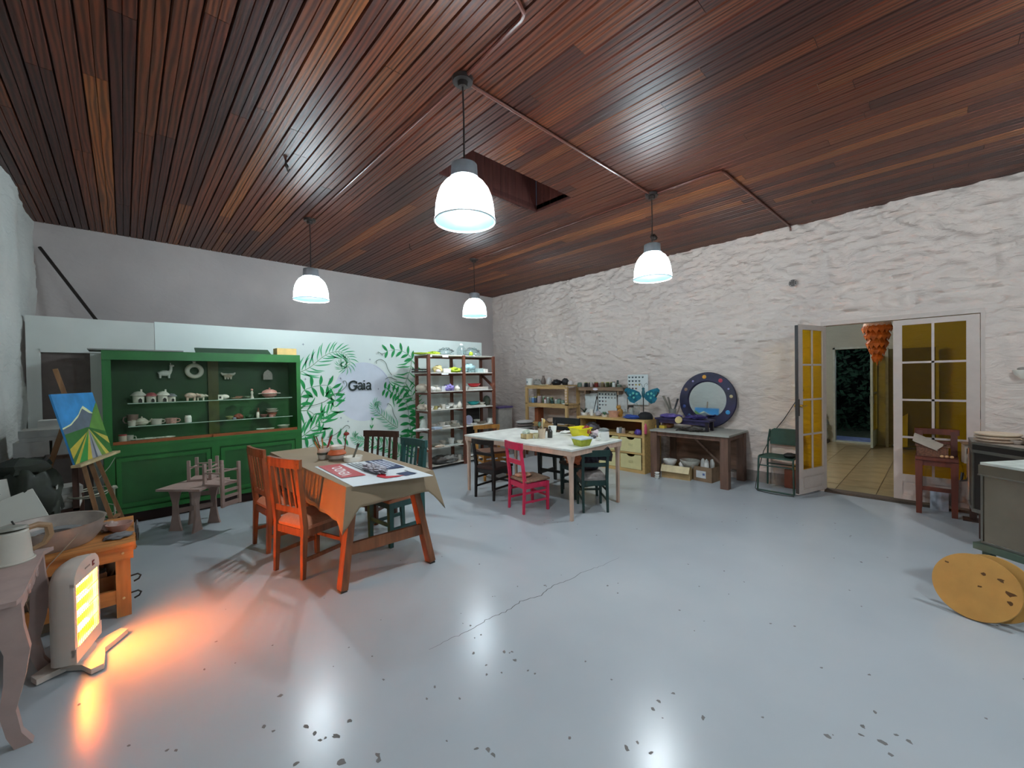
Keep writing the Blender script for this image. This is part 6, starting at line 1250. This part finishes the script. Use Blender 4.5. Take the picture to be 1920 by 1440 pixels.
d2 = door_leaf('door_2', .61); a_ = math.atan2(1.18 - 1.005, 5.86 - 6.43); d2.location = (6.43, 1.0, 0); d2.rotation_euler = (0, 0, a_)
BRASS = mat('#c9a04a', .3, metal=.8)
MB().lathe([(.001, -.05), (.016, -.045), (.016, -.02), (.008, -.018), (.008, .018), (.016, .02), (.016, .045), (.001, .05)], (.57, 0, 1.12), n=12, M=Matrix.Rotation(PI/2, 3, 'X')).tube([(.57, .045, 1.12), (.52, .05, 1.12), (.49, .05, 1.12)], .007, 6).tube([(.57, -.045, 1.12), (.52, -.05, 1.12), (.49, -.05, 1.12)], .007, 6).build('door_handle', BRASS, d2, world=False)
MB().bb(.585, .61, -.02, .02, 1.0, 1.2).build('lock_plate', mat('#55504a', .4, metal=.5), d2, world=False)
MB().bb(.605, .612, -.018, .018, .06, 2.09).build('edge_strip', mat('#2c2826', .6), d2, world=False)
for z in (1.9, 1.7, .95, .4): MB().tube([(-.01, -.01, z), (-.01, -.01, z + .08)], .009, 8).build('hinge', DW, d2, world=False)
for z in (1.95, 1.75, 1.0, .3): MB().tube([(.665, .022, z), (.665, .022, z + .09)], .010, 8).build('hinge', DW, d1, world=False)
tr = MB(); tr.bb(XW - .006, XW + .15, HY1 - .0, HY1 + .03, 0, HZ + .03).bb(XW - .006, XW + .15, HY0 - .03, HY0, 0, HZ + .03).bb(XW - .006, XW + .15, HY0, HY1, HZ - .02, HZ + .03); struct(tr.build('trim_1', DW))
struct(MB().bb(XW - .01, XW + .16, HY0, HY1, .0, .018).bb(XW - .03, XW - .01, HY0, HY1, -.001, .012).build('trim_2', mat('#4a4036', .7)))

# ------------------------------------------------------------------ the room beyond
RX0, RX1 = XW + .16, 11.35; M_w2 = plaster('stucco_next_room', '#b9bfb6', '#c6cabe', .5)
GY0, GY1 = .93, 1.61
fl2 = struct(MB().bb(XW, RX1 + .2, -1.6, 3.0, -.12, -.006).build('floor', mat('#6d6250', .8)))
TI = mat('#a09474', .22, var=.16, scale=3, bump=.12); tme = None
for i in range(12):
    for j in range(7):
        x = RX0 + .205 + i * .395; y = -.45 + j * .395
        if tme is None:
            o = MB().bb(-.194, .194, -.194, .194, -.006, 0).build('floor_tile', TI, fl2, world=False); tme = o.data
        else:
            o = bpy.data.objects.new('floor_tile', tme); col.objects.link(o); o.parent = fl2
        o.location = Vector((x, y, .002 + R.uniform(-.001, .001))) - fl2.location; o.rotation_euler = (R.uniform(-.004, .004), R.uniform(-.004, .004), 0)
MB().bb(RX0, RX1, -1.6, -.66, -.006, .001).bb(RX0, RX1, 2.13, 3.0, -.006, .001).build('outer_tiles', TI, fl2, kind='stuff')
def fN(y, z):
    h = noise.noise(Vector((y * 2, z * 2.6, 33))) + .5 * ridg(Vector((y * 4, z * 7, 30))) ** 2; e = 0 if GY0 < y < GY1 and z < 2.05 else min(1, min(abs(y - GY0), abs(y - GY1)) / .1 if z < 2.1 else 1)
    return (RX1 - .03 * h * e, y, z)
grid_wall('wall_far', M_w2, fN, -1.61, 3.49, 0, 3.075, .085, .075, hole=(GY0, GY1, 2.05), back=lambda mb: mb.bb(RX1 + .03, RX1 + .18, -1.6, GY0, 0, 3.1).bb(RX1 + .03, RX1 + .18, GY1, 3.5, 0, 3.1).bb(RX1 + .03, RX1 + .18, GY0, GY1, 2.05, 3.1))
struct(MB().bb(RX0, RX1, 2.9, 3.0, 0, 3.1).build('wall_side', M_w2)); struct(MB().bb(RX0, RX1, -1.7, -1.6, 0, 3.1).build('wall_side', M_w2)); struct(MB().bb(XW + .16, RX1 + .2, -1.7, 3.0, 3.1, 3.2).build('ceiling', mat('#5a3020', .6)))
struct(MB().bb(RX1 - .05, RX1 + .1, GY1 - .035, GY1, 0, 2.07).bb(RX1 - .05, RX1 + .1, GY0, GY0 + .035, 0, 2.07).bb(RX1 - .05, RX1 + .1, GY0, GY1, 2.03, 2.07).bb(RX1 - .03, RX1 + .12, GY0, GY1, 0, .03).build('trim_3', mat('#bcc8c2', .5)))
d3 = MB().bb(0, .74, -.018, .018, .03, .36).bb(0, .74, -.018, .018, 1.85, 1.93).bb(0, .08, -.018, .018, .36, 1.85).bb(.66, .74, -.018, .018, .36, 1.85).bb(.08, .66, -.012, .012, 1.08, 1.12).build('door_3', mat('#aab6ac', .5), world=False); d3['kind'] = 'structure'; d3.location = (11.36, .90, 0); d3.rotation_euler = (0, 0, PI - .02)
for z0, z1 in ((.36, 1.08), (1.12, 1.85)): MB().bb(.08, .66, -.003, .003, z0, z1).build('pane', AMB, d3, world=False)
MB().bb(.70, .74, -.03, .03, .9, 1.05).build('door_handle', mat('#55605a', .4), d3, world=False)
t = thing('olive_screen', 'olive coloured upright panel standing right of the far garden door', 'screen', (11.15, .38, 0)); MB().bb(11.13, 11.16, .02, .74, .06, 1.98).build('screen_panel', mat('#5d5a36', .7), t); MB().bb(11.10, 11.19, .70, .745, 0, 2.0).bb(11.10, 11.19, .0, .04, 0, 2.0).build('frame', mat('#a9b0a0', .6), t)
panel_at([(10.9, .42, .06), (10.9, .60, .06), (11.1, .52, .62), (11.1, .42, .7)], .02, mat('#aeb5a0', .7), 'leaning_board', 'pale triangular board leaning at the right of the far room', 'board')
t = thing('stone_statue', 'pale rounded stone figure on a dark plinth left of the far garden door', 'statue', (11.1, 1.77, 0)); MB().bb(10.95, 11.25, 1.66, 1.9, 0, .05).build('plinth', mat('#3a2c22', .7), t)
for x, y, z, r_ in ((11.10, 1.77, .16, .11), (11.08, 1.78, .42, .12), (11.12, 1.79, .66, .07)): MB().blob((x, y, z), r_, r_, r_ * 1.3, .2, seed=int(z * 10)).build('figure_body', mat('#8f9a90', .7), t)
# garden
struct(MB().bb(RX1 + .18, 19, -3, 6, -.15, -.03).build('ground', mat('#46523f', .95, var=.4, scale=8)))
tag(MB().add([(11.6, .75, .0), (12.4, .7, .0), (12.5, 1.7, .0), (11.6, 1.72, .0), (11.6, .75, -.02), (12.4, .7, -.02), (12.5, 1.7, -.02), (11.6, 1.72, -.02)], [(0, 1, 2, 3), (7, 6, 5, 4), (0, 4, 5, 1), (1, 5, 6, 2), (2, 6, 7, 3), (3, 7, 4, 0)]).build('door_mat', mat('#7b8db8', .8, var=.3, scale=10)), 'blue patterned mat on the ground outside the garden door', 'mat')
struct(MB().bb(11.53, 11.8, .8, 1.75, -.14, -.02).build('step', mat('#9aa6b4', .7)))
mb = MB()
for k in range(2600):
    y = R.uniform(.2, 4.2); z = R.uniform(-.1, 3.0); x = 14.2 + R.uniform(-.35, .6) + .4 * noise.noise(Vector((y * 1.5, z * 1.5, 0)))
    a = R.uniform(0, 6.3); L = R.uniform(.06, .2); w_ = L * .28; dx, dz = math.cos(a) * L, -abs(math.sin(a)) * L
    mb.add([(x, y, z), (x - .03, y + dx / 2 - w_ * .4, z + dz / 2 + w_), (x - .05, y + dx, z + dz), (x - .03, y + dx / 2 + w_ * .4, z + dz / 2 - w_)], [(0, 1, 2, 3)])
o = mb.build('garden_foliage', mat('#274a34', .6, var=.5, scale=3), smooth=0); tag(o, 'dark dense garden foliage seen through the far door', 'shrub'); o['kind'] = 'stuff'
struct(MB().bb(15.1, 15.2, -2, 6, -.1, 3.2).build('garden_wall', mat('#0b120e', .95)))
L = bpy.data.lights.new('garden_fill', 'POINT'); L.energy = 14; L.color = (.8, .9, 1); L.shadow_soft_size = .08; lo = bpy.data.objects.new('garden_fill', L); col.objects.link(lo); lo.location = (12.0, 1.0, 2.6)  # added fill light outside the far door to brighten the garden; no fixture there
# lamps of the far room
_z = ZC; ZC = 3.1
pendant(8.3, 2.05, 2.45, 'dome pendant lamp in the next room, left of the doorway and out of view')
ZC = _z
t = thing('petal_lamp', 'orange tiered hanging lamp of petal-like shells in the next room', 'lamp', (7.5, .585, 1.6)); OR = mat('#c96a1c', .5, var=.3, scale=14); c_ = Vector((7.5, .585, -.06))
MB().tube([c_ + Vector((0, 0, 3.16)), c_ + Vector((0, 0, 2.4))], .006, 6).build('cord', DKB, t)
mb = MB().lathe([(.05, 2.40), (.145, 2.24), (.15, 2.2)], c_, n=24); mb.f = mb.f[:-2]; mb.build('net_cone', mat('#d3b8a4', .6, var=.3, scale=40), t)
for k, (r_, z, n_, Lp) in enumerate(((.15, 2.24, 16, .14), (.125, 2.14, 14, .14), (.105, 2.03, 12, .14), (.075, 1.94, 9, .14), (.045, 1.84, 7, .14))):
    mb = MB()
    for a in range(n_):
        th = 2 * PI * (a + .5 * k) / n_; u = Vector((-math.sin(th), math.cos(th), 0)); rd = Vector((math.cos(th), math.sin(th), 0)); b0 = c_ + rd * r_ + Vector((0, 0, z)); w_ = PI * r_ / n_ * 1.3 + .008
        mb.add([b0 - u * w_ * .8 - rd * .02, b0 + u * w_ * .8 - rd * .02, b0 + u * w_ + rd * .012 - Vector((0, 0, Lp * .45)), b0 - u * w_ + rd * .012 - Vector((0, 0, Lp * .45)), b0 + rd * -.004 - Vector((0, 0, Lp * R.uniform(.85, 1.1)))], [(0, 1, 2, 3), (3, 2, 4)])
    mb.build('petal_tier', OR, t, smooth=0)
MB().lathe([(.10, 2.2), (.09, 2.05), (.05, 1.9), (.02, 1.75), (.001, 1.66)], c_, n=16).build('inner_core', OR, t)
L = bpy.data.lights.new('warm_bulb', 'POINT'); L.energy = 14; L.color = (1, .55, .25); L.shadow_soft_size = .05; lo = bpy.data.objects.new('warm_bulb', L); col.objects.link(lo); lo.location = (8.0, 1.9, 2.5)

# ------------------------------------------------------------------ green metal chair by the door
GM = mat('#1f4238', .5, var=.08); t = thing('metal_chair', 'dark green metal chair with tubular legs against the wall left of the door', 'chair', (6.15, 1.43, 0), face(-1, .02))
w2, dd = .19, .18
for s in (-1, 1): MB().tube([(s * w2, -dd, .015), (s * w2, -dd - .01, .42), (s * (w2 - .0), -dd - .03, .60), (s * (w2 - .02), -dd - .045, .76)], .011, 8).build('leg', GM, t, world=False)
for s in (-1, 1): MB().tube([(s * w2, -dd + .04, .43), (s * w2, dd - .03, .45), (s * w2, dd, .44), (s * w2, dd + .015, .40), (s * (w2 + .01), dd + .02, .012)], .011, 8).build('leg', GM, t, world=False)
MB().tube([(-w2 - .01, dd + .02, .012), (w2 + .01, dd + .02, .012)], .010, 8).tube([(-w2, dd, .33), (w2, dd, .33)], .008, 6).tube([(-w2, -dd, .30), (w2, -dd, .30)], .008, 6).build('crossbar', GM, t, world=False)
MB().lathe([(.26, .425), (.265, .432), (.255, .44), (.001, .437)], n=4, M=Matrix.Rotation(PI/4, 3, 'Z')).build('seat', mat('#24483e', .65), t, world=False, smooth=20)
MB().prism([(-.17, .56), (.17, .56), (.175, .70), (.155, .755), (.12, .775), (-.12, .775), (-.155, .755), (-.175, .70)], (0, -dd - .045, 0), (1, 0, 0), (0, 0, 1), .012).build('backrest', mat('#24483e', .65), t, world=False)
lump((6.10, 1.30, .442), .06, .08, .035, mat('#141414', .5), 'black round bag lying on the green metal chair', 'bag', 'bag', 140, .1)
t = thing('power_cable', 'black cable hanging down the wall behind the green chair and looping on the floor', 'cable', (6.3, 1.5, 0))
MB().tube([(6.42, 1.22, 1.30), (6.42, 1.33, 1.1), (6.42, 1.44, .9), (6.42, 1.56, .72), (6.36, 1.67, .45), (6.18, 1.69, .2), (6.02, 1.68, .01), (5.90, 1.62, .008), (5.86, 1.45, .008), (5.88, 1.22, .008)], .005, 6).build('cable', DKB, t)
slab((6.35, 1.27, 0), .05, .30, .24, mat('#7a4a3a', .7), 'reddish brown board box on the floor behind the green chair', 'board_box', 'box')
# ------------------------------------------------------------------ tall wooden chair with crate
RD = wood('#5f2c1e', .5, 'z', .25)
chair('tall_chair', 'reddish brown tall square wooden chair in front of the closed door leaf', (6.26, .02, 0), face(-1, 0), .31, .30, .60, .88, .05, RD, RD, 'rails', 1, 'panel', rails=1, rake=.02, topr=.06)
t = thing('wooden_basket', 'small brown woven basket on the tall chair', 'basket', (6.27, .05, .606)); WK = mat('#6a4634', .8, var=.5, scale=60, bump=.6)
MB().box(0, -.11, 0, .2, .012, .12).box(0, .11, 0, .2, .012, .12).box(-.095, 0, 0, .012, .22, .12).box(.095, 0, 0, .012, .22, .12).box(0, 0, 0, .19, .22, .01).build('basket_body', WK, t, world=False); MB().box(-.1, 0, .105, .02, .25, .014).box(.1, 0, .105, .02, .25, .014).box(0, .12, .105, .2, .02, .014).box(0, -.12, .105, .2, .02, .014).build('rim', WK, t, world=False)
t = thing('plastic_tray', 'translucent pale plastic tray lying tilted on the woven basket', 'tray', (6.22, .10, .74)); Mx = Matrix.Rotation(.45, 3, 'X')
MB().box(0, 0, -.025, .13, .20, .004, Mx).add([Mx @ Vector(v) for v in [(-.065, -.10, -.02), (.065, -.10, -.02), (.075, -.12, .05), (-.075, -.12, .05), (-.065, .10, -.02), (.065, .10, -.02), (.075, .12, .05), (-.075, .12, .05)]], [(0, 1, 2, 3), (5, 4, 7, 6), (4, 0, 3, 7), (1, 5, 6, 2)]).build('tray_body', mat('#b8aa9a', .3, var=.1), t, world=False)
for k in range(3): tag(MB().blob((6.13, -.02 - .035 * k, .624), .014, .016, .014, .03).build('wooden_ball', mat('#d9a878', .5)), ('left', 'middle', 'right')[k] + ' small peach ball on the front edge of the tall chair', 'ball')
slab((6.38, .0, .0), .04, .14, .24, mat('#b5bcc8', .7, var=.3, scale=10), 'pale blue white bundle of paper under the tall chair', 'paper_bundle', 'paper')
# ------------------------------------------------------------------ kilns
t = thing('kiln_controller', 'off-white kiln control box on a dark post beside the dark kiln', 'controller', (6.15, -.235, 0)); MB().box(6.15, -.235, .58, .10, .14, .19, .2).build('controller_body', mat('#a89a8c', .5), t); MB().box(6.09, -.21, .68, .012, .04, .05, .2).box(6.09, -.225, .62, .012, .015, .015, .2).build('switches', DKB, t); MB().box(6.16, -.235, 0, .05, .05, .58).box(6.16, -.235, .0, .14, .14, .015).build('post', mat('#3a2620', .6), t); MB().box(6.15, -.23, .772, .16, .15, .012, .1).build('top_plate', mat('#7a5a40', .6), t)
t = thing('kiln_cable', 'thick black cable with red plug hanging beside the controller', 'cable', (5.98, -.20, .48)); MB().tube([(6.08, -.23, .72), (5.98, -.245, .73), (5.93, -.23, .62), (5.93, -.21, .5), (5.94, -.19, .44), (5.98, -.15, .42), (6.0, -.16, .50)], .012, 8).build('cable', DKB, t); MB().lathe([(.02, 0), (.022, .05), (.014, .07)], (5.92, -.215, .44), n=10).build('plug', mat('#b3302c', .4), t)
def octk(cx, cy, r, z0, z1, rot, nm, label, mbody, mtrim, mtop, n=8):
    t = thing(nm, label, 'kiln', (cx, cy, 0)); M8 = Matrix.Rotation(rot, 3, 'Z'); c = (cx, cy, 0)
    MB().lathe([(r, z0), (r, z1 - .09)], c, n=n, M=M8).build('kiln_body', mbody, t, smooth=20); [MB().lathe([(r * 1.015, za), (r * 1.015, zb)], c, n=n, M=M8).build('trim_band', mtrim, t, smooth=20) for za, zb in ((z1 - .09, z1 - .065), (z1 - .02, z1), (z0, z0 + .03))]
    MB().lathe([(r * 1.01, z1 - .065), (r * 1.01, z1 - .02)], c, n=n, M=M8).build('lid', mbody, t, smooth=20); MB().lathe([(r * .95, z1), (r * .94, z1 + .004), (.001, z1 + .004)], c, n=n, M=M8).build('lid_top', mtop, t, smooth=20)
    for k in range(4): a = rot + k * PI / 2 + PI / 4; MB().box(cx + math.cos(a) * r * .8, cy + math.sin(a) * r * .8, 0, .05, .05, z0).build('leg', mat('#4a2e26', .6), t)
    for k in range(n):
        a = rot + 2 * PI * k / n; MB().box(cx + math.cos(a) * r * 1.0, cy + math.sin(a) * r * 1.0, z0 + .03, .012, .02, z1 - z0 - .12, a).build('edge_strip', mtrim, t)
    return t
STD = mat('#37322f', .3, metal=.7, var=.15, scale=3); STT = mat('#7d7a72', .3, metal=.85)
octk(5.42, -.60, .44, .30, .90, .42, 'kiln', 'dark octagonal pottery kiln behind the steel one at the right edge', STD, STT, mat('#8a7c70', .8))
zk = .906
for k in range(3): tag(MB().lathe([(.12, 0), (.135, .012), (.135, .02), (.12, .022)], (5.30 + .006 * k, -.34, zk + k * .026), n=26).build('kiln_shelf_disc', mat(('#a08a78', '#b09c88', '#c2ae98')[k], .8)), ('lowest', 'middle', 'topmost')[k] + ' round slab of the stack on the left of the dark kiln lid', 'slab')
bowl((5.22, -.44, zk), .05, .035, mat('#cbbfb6', .6), 'small pale bowl in front of the round slabs on the dark kiln')
for k in range(4): plate((5.22, -.62, zk + k * .014), .17 - .012 * (k % 2), mat(('#8f7a6c', '#b8a48c', '#c9b69a', '#9a8676')[k], .6), ('lowest', 'second', 'third', 'topmost')[k] + ' plate of the stack right on the dark kiln lid')
bowl((5.24, -.62, zk + .06), .10, .06, mat('#b8a48a', .5), 'beige bowl on the stack of plates on the dark kiln')
for k in range(3): cup((5.20 + .02 * k, -.555 - .06 * k, zk + .121), .028, .05, mat('#c7b59c', .5), ('left', 'middle', 'right')[k] + ' small beige cup on the beige bowl of the dark kiln', rz=PI/2 * (1 if k == 0 else -1))
t = thing('wall_bowl', 'white ceramic bowl hanging on the right wall above the dark kiln', 'bowl', (6.38, -.57, 1.42)); MB().lathe([(.02, 0), (.06, .05), (.07, .09), (.05, .06), (.001, .02)], (6.37, -.57, 1.42), n=16).build('bowl', CER, t); MB().blob((6.36, -.56, 1.52), .03, .03, .015, .2).build('flower', mat('#a59a92', .6), t)
d1_ = Vector((-.58, -.81, 0)).normalized(); d2_ = Vector((.81, -.58, 0)).normalized(); P_ = Vector((4.2, -.2, 0))
STE = mat('#8f8272', .2, metal=.9, var=.2, scale=3, bump=.05)
t = thing('steel_kiln', 'stainless steel box kiln with pale marbled lid on a green stand at the right edge', 'kiln', P_ + d1_ * .3 + d2_ * .28)
def kb(u0, u1, v0, v1, z0, z1): 
    mb = MB(); c = [P_ + d1_ * u + d2_ * v for u, v in ((u0, v0), (u1, v0), (u1, v1), (u0, v1))]
    return mb.add([q + Vector((0, 0, z0)) for q in c] + [q + Vector((0, 0, z1)) for q in c], [(0, 1, 2, 3), (7, 6, 5, 4), (0, 4, 5, 1), (1, 5, 6, 2), (2, 6, 7, 3), (3, 7, 4, 0)])
kb(0, .66, 0, .56, .335, .795).build('kiln_body', STE, t); kb(-.012, .672, -.012, .572, .80, .868).build('lid', STE, t); kb(-.006, .666, -.006, .566, .868, .884).build('lid_top', mat('#b3bab4', .6, var=.25, scale=9), t)
kb(-.014, .68, -.016, -.012, .795, .803).build('trim_band', STT, t); kb(.0, .66, -.008, .0, .335, .35).build('base_trim', STT, t); kb(-.004, .008, -.006, .005, .335, .795).build('edge_strip', STT, t)
TG = mat('#2c4a42', .5)
kb(-.03, .70, -.03, .60, .29, .333).build('stand_top', mat('#4a5a4c', .5), t)
for u, v in ((.0, .0), (.62, .0), (.0, .54), (.62, .54)): kb(u, u + .045, v, v + .045, 0, .29).build('leg', TG, t)
kb(.045, .62, .01, .035, .06, .10).build('rail', TG, t)
DISC = mat('#b98a45', .7, var=.10, scale=10, bump=.05)
def disc(c, nrm, r, label):
    nrm = Vector(nrm).normalized(); q = Vector((0, 0, 1)).rotation_difference(nrm).to_matrix()
    t = thing('kiln_board', label, 'board', (c[0], c[1], 0)); MB().lathe([(r * .99, -.009), (r, 0), (r * .985, .009), (.001, .009)], c, n=64, M=q).build('disc_body', DISC, t, smooth=50)
    return t, q
t, q_ = disc((3.735, -.150, .185), (-.92, .28, .32), .192, 'front round tan wooden board leaning on the steel kiln stand')
mb = MB()
for (a, b, s) in ((.03, .09, .012), (.10, .08, .016), (.14, .02, .02), (.145, -.03, .016), (-.13, .1, .009), (.02, .01, .009)):
    poly = [(a + s * (1 + R.uniform(-.5, .4)) * math.cos(k * PI / 4), b + s * .7 * (1 + R.uniform(-.5, .4)) * math.sin(k * PI / 4)) for k in range(8)]
    ey = q_ @ Vector((0, 0, 1)); hz = Vector((0, 0, 1)).cross(ey).normalized(); vz = ey.cross(hz)
    mb.prism(poly, Vector((3.735, -.150, .185)) + ey * .0095, hz, vz, .0006)
mb.build('scuff_marks', mat('#5a3c1c', .9), t, kind='stuff')
disc((3.79, -.215, .183), (-.92, .28, .28), .19, 'second round tan wooden board behind the front one at the steel kiln')
